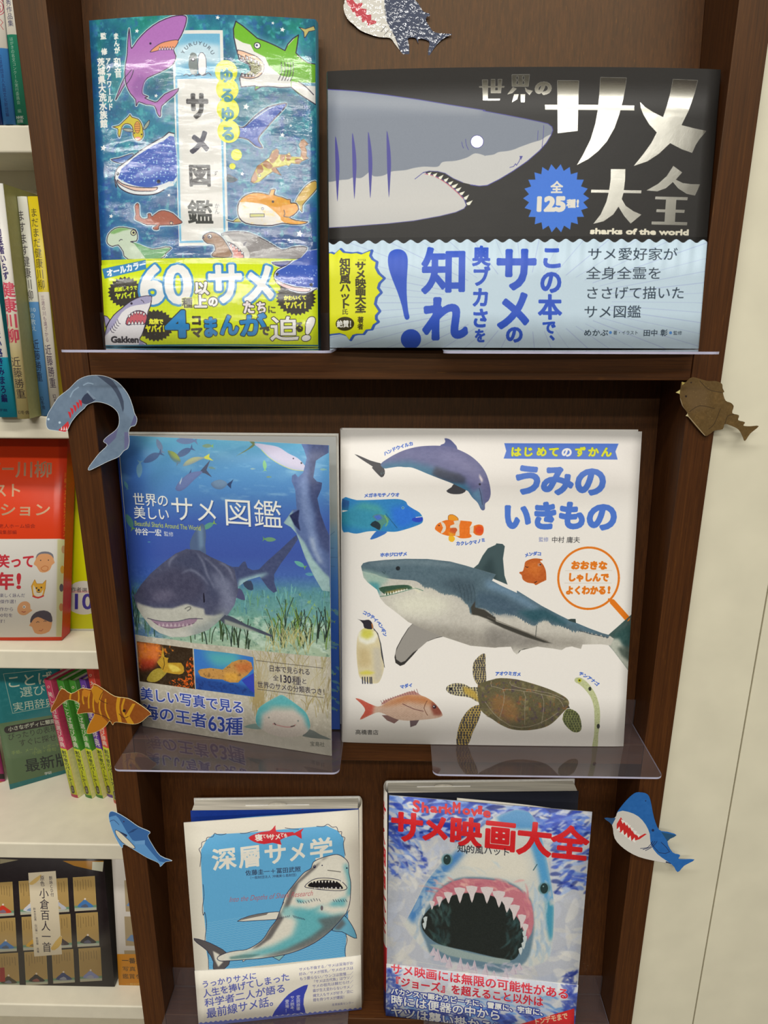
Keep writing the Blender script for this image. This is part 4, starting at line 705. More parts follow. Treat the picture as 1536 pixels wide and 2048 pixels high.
    for s_, a_, b_, z in [('世界の', A((235, 925))[0], A((680, 945))[0], 27), ('美しい', A((245, 1090))[0], A((690, 1115))[0], 27), ('サメ', A((695, 1035))[0], A((1300, 1065))[0], 55), ('図鑑', (448, 1023), (568, 1029), 60)]:
        c.text(s_, (a_[0] + 1.5, a_[1] + 2), (b_[0] + 1.5, b_[1] + 2), z, sh, a=.5); c.text(s_, a_, b_, z, W, bold=.25 if z < 40 else .1)
    c.text('Beautiful Sharks Around The World', A((255, 1225))[0], A((1075, 1282))[0], 14, (196, 206, 90), bold=.1); c.text('仲谷一宏', A((262, 1325))[0], A((590, 1342))[0], 15, W, bold=.25); c.text('監修', A((618, 1352))[0], A((738, 1362))[0], 10, W)
    bl = (52, 78, 176); ha = (226, 224, 236)
    c.text('美しい写真で見る', D((305, 1365))[0], E((222, 1398))[0], 27, bl, bold=.35, edge=ha, ew=1.6, soft=.8); c.text('海の王者', D((330, 1575))[0], D((1110, 1700))[0], 31, bl, bold=.4, edge=ha, ew=1.6, soft=.8); c.text('63', D((1115, 1722))[0], D((1330, 1745))[0], 42, bl, bold=.5, edge=ha, ew=1.6, soft=.8); c.text('種', D((1325, 1760))[0], E((205, 1608))[0], 38, bl, bold=.4, edge=ha, ew=1.6, soft=.8)
    dk = (52, 48, 62)
    c.text('日本で見られる', E((500, 945))[0], E((975, 990))[0], 14, dk, bold=.1); c.text('全', E((545, 1055))[0], E((615, 1060))[0], 12, dk); c.text('130', E((615, 1060))[0], E((760, 1078))[0], 21, dk, bold=.3); c.text('種', E((760, 1082))[0], E((872, 1092))[0], 19, dk); c.text('と', E((870, 1090))[0], E((940, 1097))[0], 12, dk); c.text('世界のサメの分類表つき！', E((368, 1128))[0], E((1180, 1222))[0], 14, dk, bold=.1)
    c.stroke(E((355, 858), (1118, 944)), .9, (70, 66, 66)); c.stroke(E((370, 1184), (1124, 1282)), .9, (70, 66, 66)); c.text('宝島社', E((965, 1805))[0], E((1135, 1815))[0], 10, (90, 92, 84))
    c.grain(2, 3)
    return c

def art_zukan():
    """white picture-book cover with photographed sea animals and blue lettering"""
    c = Canvas(*SZ['zukan'], QUAD['zukan'], base=(232, 228, 222), seed=9)
    A, B, D, E = crop(670, 840, 4.8), crop(970, 840, 4.8), crop(670, 1160, 4.8), crop(970, 1160, 4.8)
    rs = np.random.RandomState(4)
    def body(pts, base, sm=4):
        c.poly(pts, base, sm=sm); c.setclip(pts, sm)
    # dolphin
    c.poly(A((177, 308), (250, 335), (330, 370), (400, 390), (440, 405), (470, 470), (462, 515), (440, 532), (415, 515), (345, 440), (355, 430), (270, 375)), (56, 54, 58), sm=2); c.grain(2, .5, colors=((120, 180, 190), 5, -.6), mask=A((400, 460), (470, 460), (470, 520), (410, 520)))
    c.poly(A((1000, 232), (1038, 210), (1048, 185), (1040, 160), (1080, 165), (1120, 195), (1165, 265)), (88, 94, 140), sm=2)
    c.poly(A((1060, 665), (1110, 630), (1135, 595), (1200, 600), (1250, 655), (1215, 690), (1160, 698), (1100, 692)), (58, 58, 64), sm=2)
    dol = A((430, 405), (500, 350), (600, 295), (700, 258), (820, 235), (960, 230), (1080, 240), (1180, 272), (1290, 330), (1380, 410), (1440, 500), (1475, 610), (1484, 700), (1465, 760), (1432, 790), (1430, 840), (1412, 855), (1390, 840), (1360, 780), (1310, 730), (1270, 672), (1240, 655), (1120, 595), (1000, 548), (880, 500), (740, 442), (660, 435), (600, 430), (520, 440), (460, 445))
    body(dol, (96, 98, 140)); c.poly(A((450, 400), (700, 380), (900, 430), (1050, 500), (1200, 560), (1280, 640), (1400, 860), (1000, 760), (400, 480)), (52, 110, 140), soft=6, a=.95)
    c.poly(A((960, 430), (1060, 470), (1180, 500), (1250, 545), (1230, 600), (1120, 590), (980, 545), (920, 500)), (50, 54, 74), soft=3, a=.9); c.poly(A((900, 300), (1100, 300), (1300, 400), (1420, 560), (1440, 700), (1380, 640), (1250, 460), (1050, 360)), (130, 128, 166), soft=9, a=.7)
    c.poly(A((1375, 500), (1410, 560), (1400, 590), (1375, 540)), (226, 214, 216), soft=1.2); c.poly(A((1300, 690), (1380, 640), (1400, 760), (1420, 850)), (88, 130, 160), soft=4); c.stroke(A((1375, 640), (1395, 720), (1405, 800)), 1.2, (60, 66, 96), sm=2); c.circle(A((1380, 603))[0], 2.2, (40, 40, 56)); c.grain(4, 8, ax=2); c.setclip()
    # blue wrasse
    c.poly(A((330, 1128), (380, 1060), (420, 1040), (495, 1060), (430, 1100), (370, 1125)), (50, 110, 190), sm=2)
    wr = A((60, 740), (200, 752), (400, 748), (560, 742), (630, 748), (675, 770), (690, 800), (740, 835), (800, 870), (828, 905), (838, 940), (825, 975), (760, 1005), (650, 1040), (560, 1058), (400, 1050), (300, 1055), (200, 1075), (120, 1060), (60, 1035))
    body(wr, (44, 128, 190), 3); c.poly(A((60, 740), (130, 760), (120, 850), (60, 840)), (44, 90, 150)); c.poly(A((40, 860), (250, 790), (420, 830), (520, 900), (480, 1000), (300, 1040), (60, 1000)), (56, 150, 176), soft=6, a=.9); c.poly(A((150, 830), (260, 770), (420, 800), (460, 900), (380, 860), (250, 830)), (76, 160, 150), soft=5, a=.7)
    for i in range(34): c.stroke(A((120 + i*9, 830 + abs(i - 17)*2), (122 + i*9, 1010 - abs(i - 20)*4)), .5, (40, 110, 150), a=.5)
    c.poly(A((530, 820), (700, 800), (800, 880), (760, 980), (620, 1040), (540, 940)), (40, 110, 214), soft=6, a=.9); c.poly(A((735, 930), (800, 912), (828, 918), (838, 945), (800, 968), (740, 955)), (40, 70, 190), sm=2); c.stroke(A((770, 920), (828, 912)), 1.3, (236, 232, 226)); c.poly(A((350, 910), (400, 885), (470, 900), (520, 940), (460, 990), (420, 1050), (400, 960)), (80, 140, 130), sm=2); c.poly(A((330, 990), (380, 950), (430, 990), (420, 1040), (380, 1020)), (30, 50, 60), sm=2); c.poly(A((360, 905), (420, 890), (450, 930), (400, 950)), (70, 110, 200), soft=1.5); c.stroke(A((480, 885), (540, 960), (590, 1020)), 1.2, (30, 90, 130), sm=2); c.stroke(A((470, 900), (500, 960), (480, 1000)), 2.4, (150, 190, 90), sm=2, soft=1, a=.7)
    c.circle(A((645, 827))[0], 2.6, (150, 200, 200)); c.circle(A((645, 827))[0], 1.7, (40, 100, 150)); c.poly(A((60, 848), (120, 852), (60, 870)), (232, 228, 222)); c.grain(3, 7); c.setclip()
    # clownfish
    og = (228, 116, 30)
    c.poly(A((1085, 960), (1080, 905), (1120, 893), (1165, 920), (1175, 950), (1130, 985)), (230, 150, 36), sm=2, line=(120, 70, 40), lw=.7); c.poly(A((1090, 1095), (1085, 1140), (1120, 1158), (1145, 1130), (1130, 1100)), (236, 180, 40), sm=2)
    cf = A((952, 1025), (975, 985), (1020, 960), (1070, 945), (1130, 950), (1180, 950), (1240, 955), (1305, 965), (1295, 1000), (1285, 1020), (1320, 1005), (1370, 990), (1412, 1005), (1418, 1060), (1395, 1095), (1345, 1090), (1320, 1070), (1285, 1075), (1305, 1100), (1280, 1118), (1200, 1122), (1150, 1100), (1080, 1098), (1020, 1080), (970, 1050))
    body(cf, og, 3); wt = (222, 212, 196)
    c.poly(A((1005, 965), (1035, 970), (1058, 1010), (1050, 1050), (1020, 1075), (1010, 1060), (1030, 1020)), wt, sm=2); c.poly(A((1130, 955), (1200, 945), (1185, 1000), (1190, 1100), (1145, 1100), (1160, 1030), (1095, 1020), (1100, 1000), (1140, 985)), wt, sm=1); c.poly(A((1288, 1005), (1325, 1005), (1320, 1075), (1285, 1080)), wt)
    c.poly(A((1100, 1030), (1150, 1020), (1166, 1045), (1140, 1075), (1100, 1080)), (200, 90, 40), sm=2); c.circle(A((1378, 1045))[0], 9, (220, 76, 30), soft=2); c.poly(A((1090, 1060), (1150, 1090), (1090, 1100)), (232, 170, 40), soft=2); c.circle(A((992, 998))[0], 1.3, (30, 30, 30)); c.grain(3, 10); c.setclip()
    # dumbo octopus
    oc = B((380, 1350), (430, 1325), (480, 1318), (530, 1325), (545, 1335), (520, 1345), (550, 1380), (575, 1440), (580, 1520), (572, 1530), (520, 1555), (480, 1575), (460, 1560), (400, 1550), (355, 1520), (345, 1480), (325, 1462), (325, 1448), (355, 1440), (370, 1390))
    body(oc, (186, 92, 36), 3); c.poly(B((400, 1360), (500, 1340), (540, 1420), (480, 1500), (390, 1440)), (204, 110, 44), soft=5); c.circle(B((512, 1380))[0], 3.4, (190, 130, 100)); c.circle(B((522, 1378))[0], 1.5, (60, 40, 40)); c.stroke(B((380, 1395), (395, 1405), (408, 1400)), 1.2, (70, 30, 20)); c.stroke(B((470, 1550), (490, 1540)), 1.4, (40, 20, 20)); c.grain(3, 12); c.setclip()
    # great shark
    tx = E((1180, 520), (1250, 460), (1330, 390), (1410, 322), (1380, 880), (1320, 800), (1230, 680), (1180, 622), (1110, 600))
    fin = A((1325, 1408), (1370, 1370), (1410, 1290), (1460, 1220), (1536, 1185)) + B((100, 1172), (160, 1178), (182, 1200), (165, 1320), (180, 1480), (210, 1570), (0, 1480)); c.poly(fin, (64, 84, 88)); c.setclip(fin); c.poly(A((1400, 1420), (1500, 1300), (1560, 1600)), (40, 58, 62), soft=5, a=.7); c.setclip()
    pec = D((745, 405), (700, 450), (640, 545), (590, 640), (570, 730), (580, 785), (625, 815), (665, 800), (740, 720), (800, 650), (880, 580), (960, 550), (1040, 530), (1000, 420)); c.poly(pec, (52, 50, 48)); c.poly([(x + 2.2, y - 1.5) if y < 1310 else (x + 1.5, y - 7) for x, y in pec], (150, 146, 140)); 
    main = A((245, 1390), (265, 1360), (320, 1345), (480, 1328), (680, 1318), (880, 1320), (1100, 1345), (1250, 1385), (1330, 1410), (1536, 1470)) + B((60, 1530), (150, 1580), (300, 1650)) + E((300, 90), (460, 190), (540, 240), (700, 325), (790, 370), (870, 405), (1000, 460), (1120, 505), (1180, 522), (1230, 560), (1200, 625), (1110, 612), (930, 612), (915, 655), (860, 640), (830, 630), (770, 640), (730, 665), (650, 650), (500, 630), (340, 665), (300, 705), (270, 680), (245, 630), (120, 635)) + D((1536, 640), (1300, 620), (1150, 570), (1000, 520), (830, 450), (700, 390), (600, 310), (480, 220), (430, 160), (400, 80), (310, 10)) + A((270, 1500),)
    c.poly(tx, (76, 92, 90)); c.setclip(tx); c.poly(E((1200, 520), (1420, 400), (1420, 620), (1300, 640)), (52, 84, 82), soft=5); c.poly(E((1150, 560), (1280, 560), (1390, 760), (1390, 900), (1200, 660)), (180, 184, 172), soft=3); c.poly(E((1260, 640), (1400, 650), (1400, 800), (1300, 720)), (84, 96, 88), soft=3); c.grain(4, 10); c.setclip()
    body(main, (196, 192, 182), 0)
    c.poly(D((430, 330), (900, 420), (1250, 450), (1536, 520), (1836, 640), (2400, 650), (2400, 560), (1900, 520), (1536, 700), (1000, 620)), (150, 145, 136), soft=9, a=.9); c.poly(E((0, 430), (300, 470), (600, 590), (400, 640), (0, 640)), (132, 128, 122), soft=8, a=.8)
    jag = A((240, 1430), (300, 1450), (360, 1460), (440, 1490), (530, 1510), (640, 1520), (760, 1530), (830, 1570), (860, 1600)) + D((860, 60), (910, 60), (950, 75), (1000, 110), (1080, 125), (1150, 135), (1210, 160), (1240, 200), (1280, 240), (1300, 310), (1350, 260), (1420, 260), (1480, 290), (1536, 345)) + E((60, 290), (130, 320), (200, 310), (300, 340), (400, 400), (470, 430), (520, 390), (590, 380), (640, 420), (720, 430), (830, 480), (900, 485), (1000, 500), (1180, 545))
    jz = []
    for i, (x, y) in enumerate(smooth(jag, False, 9)): jz.append((x + (rs.rand() - .5)*1.5, y + (2.6 if i % 2 else -1.2)*(.5 + rs.rand()) if i > 60 else y))
    c.poly(jz + E((1250, 500), (600, 100), (100, -300)) + A((1300, 1200), (600, 1250), (200, 1300)), (84, 106, 118))
    c.poly(A((300, 1350), (600, 1330), (900, 1330), (1250, 1390), (1100, 1400), (700, 1370), (400, 1390)), (110, 130, 140), soft=4, a=.8); c.poly(D((1000, 20), (1150, -40), (1340, 0), (1330, 220), (1250, 180), (1150, 100)), (66, 84, 96), soft=6, a=.8); c.poly(D((1350, 100), (1536, 120), (1850, 250), (1700, 330), (1500, 300), (1360, 240)), (70, 92, 110), soft=6, a=.9)
    c.poly(E((0, -20), (200, 40), (420, 190), (560, 290), (420, 260), (200, 130), (0, 60)), (112, 142, 168), soft=6, a=.9); c.poly(E((300, 290), (560, 270), (800, 390), (760, 430), (560, 360), (470, 400)), (44, 84, 96), soft=4, a=.9); c.poly(E((560, 240), (800, 360), (1100, 500), (1000, 500), (760, 400)), (90, 120, 136), soft=4, a=.7)
    c.poly(A((250, 1420), (330, 1440), (430, 1470), (520, 1500), (480, 1560), (400, 1600), (300, 1540), (240, 1470)), (150, 180, 168), soft=5, a=.9); c.poly(D((300, 0), (420, 20), (430, 140), (380, 100)), (60, 140, 150), soft=4, a=.9); c.poly(D((500, 190), (800, 90), (1000, 150), (1150, 250), (900, 330), (650, 320)), (226, 226, 206), soft=12, a=.7)
    mo = D((415, 65), (500, 45), (600, 35), (700, 35), (740, 60), (700, 75), (600, 85), (540, 120), (500, 135), (460, 115)); c.poly(mo, (52, 84, 66), sm=2); c.poly(D((470, 105), (600, 75), (700, 60), (600, 90), (520, 115)), (150, 130, 70), soft=1.5)
    for x in range(470, 700, 26): c.poly(D((x, 140 - (x - 470)*.22), (x + 8, 104 - (x - 470)*.2), (x + 20, 136 - (x - 470)*.22)), (240, 240, 224), a=.9)
    c.stroke(D((430, 145), (500, 135), (600, 110), (700, 82), (770, 66), (840, 90)), 1.4, (90, 130, 110), sm=2); c.circle(A((600, 1410))[0], 4.3, (28, 34, 40)); c.stroke(A((445, 1440), (470, 1460), (480, 1440)), 1.4, (60, 84, 90)); c.poly(D((680, 20), (830, 100), (800, 110)), (232, 230, 200), soft=2, a=.7)
    for i in range(5): c.stroke(D((1180 + i*33, 30), (1205 + i*33, 110), (1210 + i*32, 180 + i*10)), 1.2, (52, 68, 78), sm=2, a=.7)
    c.grain(5, 8); c.grain(2, 7)
    c.setclip()
    lf = D((1300, 250), (1340, 190), (1340, 250), (1430, 275), (1536, 350)) + E((100, 385), (220, 430), (400, 500), (500, 545), (610, 590), (650, 600), (560, 592), (380, 535), (180, 455), (0, 370)) + D((1536, 405), (1450, 360), (1370, 330), (1310, 320)); c.poly(lf, (62, 60, 54), soft=.6); c.stroke(E((20, 340), (200, 415), (400, 495), (600, 580)), 1.4, (110, 104, 92), sm=2, a=.7)
    c.stroke(E((490, 430), (485, 480), (480, 540)), 1.2, (70, 74, 70)); c.poly(E((785, 372), (820, 365), (862, 366), (866, 405), (800, 385)), (52, 66, 66), sm=1); c.poly(E((310, 700), (325, 670), (370, 650), (420, 645), (340, 665)), (70, 72, 66)); c.stroke(E((900, 480), (1040, 520), (1180, 548)), 1.1, (70, 74, 80))
    # penguin
    pg = D((280, 450), (330, 448), (360, 462), (400, 500), (430, 600), (445, 720), (470, 830), (430, 960), (380, 985), (300, 970), (240, 930), (220, 860), (205, 700), (210, 560), (230, 490)); c.poly(D((360, 440), (410, 500), (440, 600), (478, 835), (455, 800), (420, 600)), (56, 58, 66), sm=1)
    body(pg, (214, 202, 164), 4); c.poly(D((210, 500), (240, 480), (380, 480), (410, 520), (380, 590), (300, 610), (230, 580)), (232, 230, 214), soft=2); c.poly(D((260, 460), (350, 460), (370, 520), (310, 560), (240, 530)), (206, 202, 90), soft=3); c.poly(D((220, 640), (320, 650), (350, 800), (300, 830), (220, 820)), (196, 176, 130), soft=5, a=.8); c.poly(D((360, 640), (440, 640), (460, 940), (380, 980)), (190, 184, 170), soft=4, a=.8); c.poly(D((230, 880), (300, 860), (390, 880), (330, 900), (250, 900)), (210, 200, 90), soft=2); c.grain(3, 6); c.setclip()
    c.poly(D((205, 360), (240, 372), (280, 375), (320, 370), (350, 395), (365, 440), (345, 462), (280, 450), (268, 410), (235, 375)), (46, 42, 52), sm=2); c.stroke(D((352, 410), (358, 450)), 2.2, (190, 120, 60))
    for x in (262, 285, 310, 335, 350): c.stroke(D((x, 925), (x + 3, 985)), 2.2, (52, 54, 70))
    # sea bream
    c.poly(D((440, 1190), (470, 1150), (620, 1095), (700, 1065), (760, 1055), (830, 1100), (600, 1150)), (166, 110, 100), a=.8)
    for i in range(16): c.stroke(D((455 + i*23, 1180 - i*6.5), (440 + i*23 + (i > 9)*-2, 1150 - i*7.5)), .9, (130, 84, 84))
    c.poly(D((450, 1290), (520, 1290), (615, 1335), (570, 1370), (500, 1340)), (130, 100, 96)); c.poly(D((720, 1340), (810, 1335), (780, 1385), (725, 1405)), (110, 92, 96))
    br = D((195, 1130), (250, 1140), (320, 1175), (400, 1205), (450, 1195), (560, 1130), (700, 1095), (830, 1100), (930, 1150), (990, 1210), (1030, 1275), (1025, 1300), (960, 1320), (820, 1335), (700, 1342), (600, 1330), (500, 1290), (420, 1262), (340, 1290), (240, 1335), (290, 1245), (250, 1180))
    body(br, (206, 176, 156), 3); c.poly(D((180, 1110), (380, 1180), (360, 1290), (220, 1350)), (196, 92, 76), soft=3); c.poly(D((420, 1200), (700, 1080), (900, 1110), (1000, 1200), (860, 1180), (700, 1160), (500, 1200)), (188, 122, 76), soft=5, a=.9); c.poly(D((930, 1150), (1040, 1240), (1020, 1290), (950, 1290), (920, 1220)), (140, 70, 56), soft=2.5, a=.9)
    for i in range(26):
        for j in range(9): c.circle(D((460 + i*15, 1150 + j*18 + (i % 2)*8))[0], .7, (150, 110, 90), a=.5)
    c.stroke(D((650, 1180), (760, 1230), (850, 1250)), 1.6, (110, 70, 70), sm=2, a=.8); c.stroke(D((885, 1150), (855, 1220), (890, 1290)), 1.2, (120, 80, 60), sm=2); c.circle(D((955, 1208))[0], 3.8, (60, 40, 50)); c.circle(D((950, 1204))[0], 1.3, (226, 220, 214)); c.grain(3, 9); c.setclip()
    # turtle
    def scales(pts, dark, light, cell, seed):
        c.poly(pts, light, sm=2); c.setclip(pts, 2); r2 = np.random.RandomState(seed); P = np.array(pts); lo, hi = P.min(0), P.max(0)
        y = lo[1]
        while y < hi[1] + cell:
            x = lo[0] + r2.rand()*cell
            while x < hi[0] + cell:
                an = np.sort(r2.rand(6)*2*math.pi); rr = cell*.42*(.8 + .4*r2.rand()); c.poly([(x + rr*math.cos(t)*1.0, y + rr*math.sin(t)*1.15) for t in np.linspace(0, 2*math.pi, 7)[:-1] + r2.rand()], dark, a=.92); x += cell*(.9 + .25*r2.rand())
            y += cell*.9
        c.setclip()
    dk, lt = (68, 66, 72), (186, 170, 120)
    scales(D((1372, 1000), (1330, 930), (1320, 850), (1330, 780), (1370, 730), (1410, 700), (1440, 700), (1442, 760), (1445, 860), (1450, 960), (1420, 1000)), dk, lt, 5.0, 1)
    scales(D((1390, 1190), (1300, 1220), (1220, 1320), (1180, 1440), (1170, 1590), (1270, 1590), (1320, 1460), (1380, 1330), (1400, 1250)), dk, (196, 168, 90), 5.6, 2)
    scales(D((1065, 1040), (1090, 1000), (1160, 980), (1240, 990), (1300, 1020), (1370, 1020), (1400, 1080), (1390, 1170), (1300, 1120), (1200, 1105), (1110, 1085)), dk, (206, 196, 150), 5.4, 3)
    c.poly(D((1225, 1010), (1290, 1030), (1350, 1060), (1390, 1160), (1300, 1110), (1240, 1080)), (190, 160, 70), soft=2, a=.85); c.circle(D((1112, 1035))[0], 2.8, (34, 34, 40))
    scales(E((775, 1235), (840, 1240), (900, 1290), (925, 1400), (905, 1450), (850, 1455), (790, 1410), (740, 1330)), (70, 76, 50), (130, 136, 84), 5.4, 4)
    c.poly(E((740, 1240), (800, 1200), (812, 1222), (790, 1225)), (60, 60, 54))
    sh = D((1370, 1000), (1440, 965), (1536, 940)) + E((60, 945), (150, 932), (300, 945), (450, 985), (600, 1035), (720, 1090), (790, 1140), (800, 1200), (740, 1270), (640, 1370), (540, 1415), (400, 1435), (260, 1425), (150, 1380), (60, 1320), (0, 1290)) + D((1480, 1310), (1400, 1240), (1375, 1120))
    body(sh, (98, 92, 66), 3); c.grain(9, .7, colors=((150, 140, 96), 3, -.1)); c.grain(6, .7, colors=((80, 64, 84), 4, -.3)); c.grain(7, .6, colors=((160, 96, 56), 5, -.7)); c.poly(E((60, 1100), (250, 1120), (350, 1300), (220, 1360), (60, 1240)), (176, 120, 70), soft=7, a=.5)
    for p in [((0, 1160), (80, 1270), (160, 1340)), ((60, 960), (60, 1010), (170, 1040), (180, 1160), (140, 1310)), ((170, 1040), (370, 1060), (380, 1200), (380, 1380)), ((370, 1060), (540, 1090), (560, 1230), (540, 1370)), ((80, 1270), (240, 1390), (420, 1400), (600, 1330), (700, 1260)), ((240, 960), (250, 1000), (400, 1040), (620, 1080), (760, 1140)), ((540, 1090), (700, 1130), (750, 1210))]: c.stroke(E(*p), 1.1, (160, 150, 130), sm=2, a=.8)
    c.grain(2, 14, ax=.6); c.setclip()
    # garden eel
    el = E((855, 955), (870, 932), (920, 935), (980, 980), (1040, 1060), (1080, 1150), (1100, 1260), (1098, 1380), (1085, 1480), (1078, 1600), (1028, 1600), (1045, 1480), (1048, 1340), (1042, 1220), (1010, 1120), (950, 1040), (900, 995), (865, 975))
    body(el, (186, 192, 146), 4); c.grain(1.6, 26); c.setclip(); c.circle(E((903, 957))[0], 3.6, (190, 190, 40)); c.circle(E((903, 957))[0], 1.8, (50, 60, 40)); c.circle(E((1003, 1040))[0], 3, (50, 52, 46), ry=4); c.circle(E((1085, 1400))[0], 3, (50, 52, 46), ry=5)
    # lettering
    bl, ye = (76, 118, 206), (214, 216, 20)
    c.poly(B((172, 210), (1266, 221), (1236, 296), (1258, 374), (167, 358), (192, 285)), (76, 116, 204))
    for ch, x, y in zip('はじめてのずかん', (285, 400, 530, 648, 770, 900, 1025, 1150), (292, 292, 293, 295, 298, 296, 298, 300)): c.text(ch, B((x - 52, y))[0], B((x + 52, y + 1))[0], 20, (232, 230, 226) if ch == 'の' else ye, bold=1.1, edge=(60, 100, 150) if ch != 'の' else None, ew=.4)
    for s_, x, y, z in [('う', 405, 560, 63), ('み', 680, 565, 62), ('の', 1000, 575, 64)]: c.text(s_, B((x - 160, y))[0], B((x + 160, y + 3))[0], z, bl, bold=3.4)
    for s_, x, y, z, hw in [('い', 298, 910, 58, 140), ('き', 565, 905, 58, 128), ('も', 828, 905, 58, 140), ('の', 1110, 915, 62, 156)]: c.text(s_, B((x - hw, y))[0], B((x + hw, y + 3))[0], z, bl, bold=3.4)
    c.text('監修', B((505, 1136))[0], B((600, 1137))[0], 10, (120, 130, 180), bold=.1); c.text('中村', B((628, 1140))[0], B((752, 1140))[0], 13, (54, 54, 58), bold=.1); c.text('庸夫', B((770, 1142))[0], B((902, 1142))[0], 13, (54, 54, 58), bold=.1); c.text('高橋書店', D((195, 1455))[0], D((420, 1457))[0], 10.5, (70, 68, 68), bold=.1)
    orr = (222, 120, 28); cc = B((985, 1512))[0]; an = np.linspace(0, 2*math.pi, 60); c.stroke(np.stack([cc[0] + 60.5*np.cos(an), cc[1] + 61.5*np.sin(an)], 1), 4.2, orr)
    c.stroke(E((1180, 180), (1220, 215)), 4, orr); c.stroke(E((1215, 205), (1300, 300), (1360, 368)), 11, orr)
    c.poly(tx[:4] + [tx[3]] + E((1300, 470)), (66, 90, 88)); 
    for s_, a_, b_, z in [('おおきな', B((815, 1385))[0], B((1165, 1390))[0], 18), ('しゃしんで', B((785, 1500))[0], B((1180, 1505))[0], 18), ('よくわかる', E((765, 90))[0], E((1155, 92))[0], 18)]: c.text(s_, a_, b_, z, orr, bold=1.1)
    c.text('!', E((1160, 88))[0], E((1200, 90))[0], 19, orr, bold=.8); c.stroke(B((760, 1438), (1210, 1440)), .5, (190, 170, 150)); c.stroke(B((755, 1557), (1205, 1560)), .5, (190, 170, 150))
    def arc(s_, pts, z):
        P = smooth(pts, False, 12); L = np.r_[0, np.cumsum(np.hypot(*np.diff(P, axis=0).T))]; n = len(s_)
        for i, ch in enumerate(s_):
            u0, u1 = L[-1]*i/n, L[-1]*(i + 1)/n; a_ = (np.interp(u0, L, P[:, 0]), np.interp(u0, L, P[:, 1])); b_ = (np.interp(u1, L, P[:, 0]), np.interp(u1, L, P[:, 1])); c.text(ch, a_, b_, z, (80, 112, 196), bold=.45)
    arc('ハンドウイルカ', A((460, 310), (540, 268), (640, 232), (740, 205)), 8.5); arc('メガネモチノウオ', A((270, 708), (440, 702), (612, 700)), 8.5); arc('カクレクマノミ', A((1155, 1172), (1300, 1165), (1435, 1135)), 8.5); arc('ホホジロザメ', A((428, 1280), (560, 1276), (688, 1270)), 8.5); arc('メンダコ', B((372, 1292), (440, 1272), (532, 1275)), 8)
    arc('コウテイペンギン', D((265, 295), (360, 345), (440, 430), (485, 530)), 8.5); arc('マダイ', D((625, 1020), (690, 1005), (745, 998)), 8); arc('アオウミガメ', E((95, 890), (220, 886), (342, 898)), 8.5); arc('チンアナゴ', E((900, 885), (980, 925), (1045, 970), (1085, 1005)), 8)
    c.grain(2, 2)
    return c

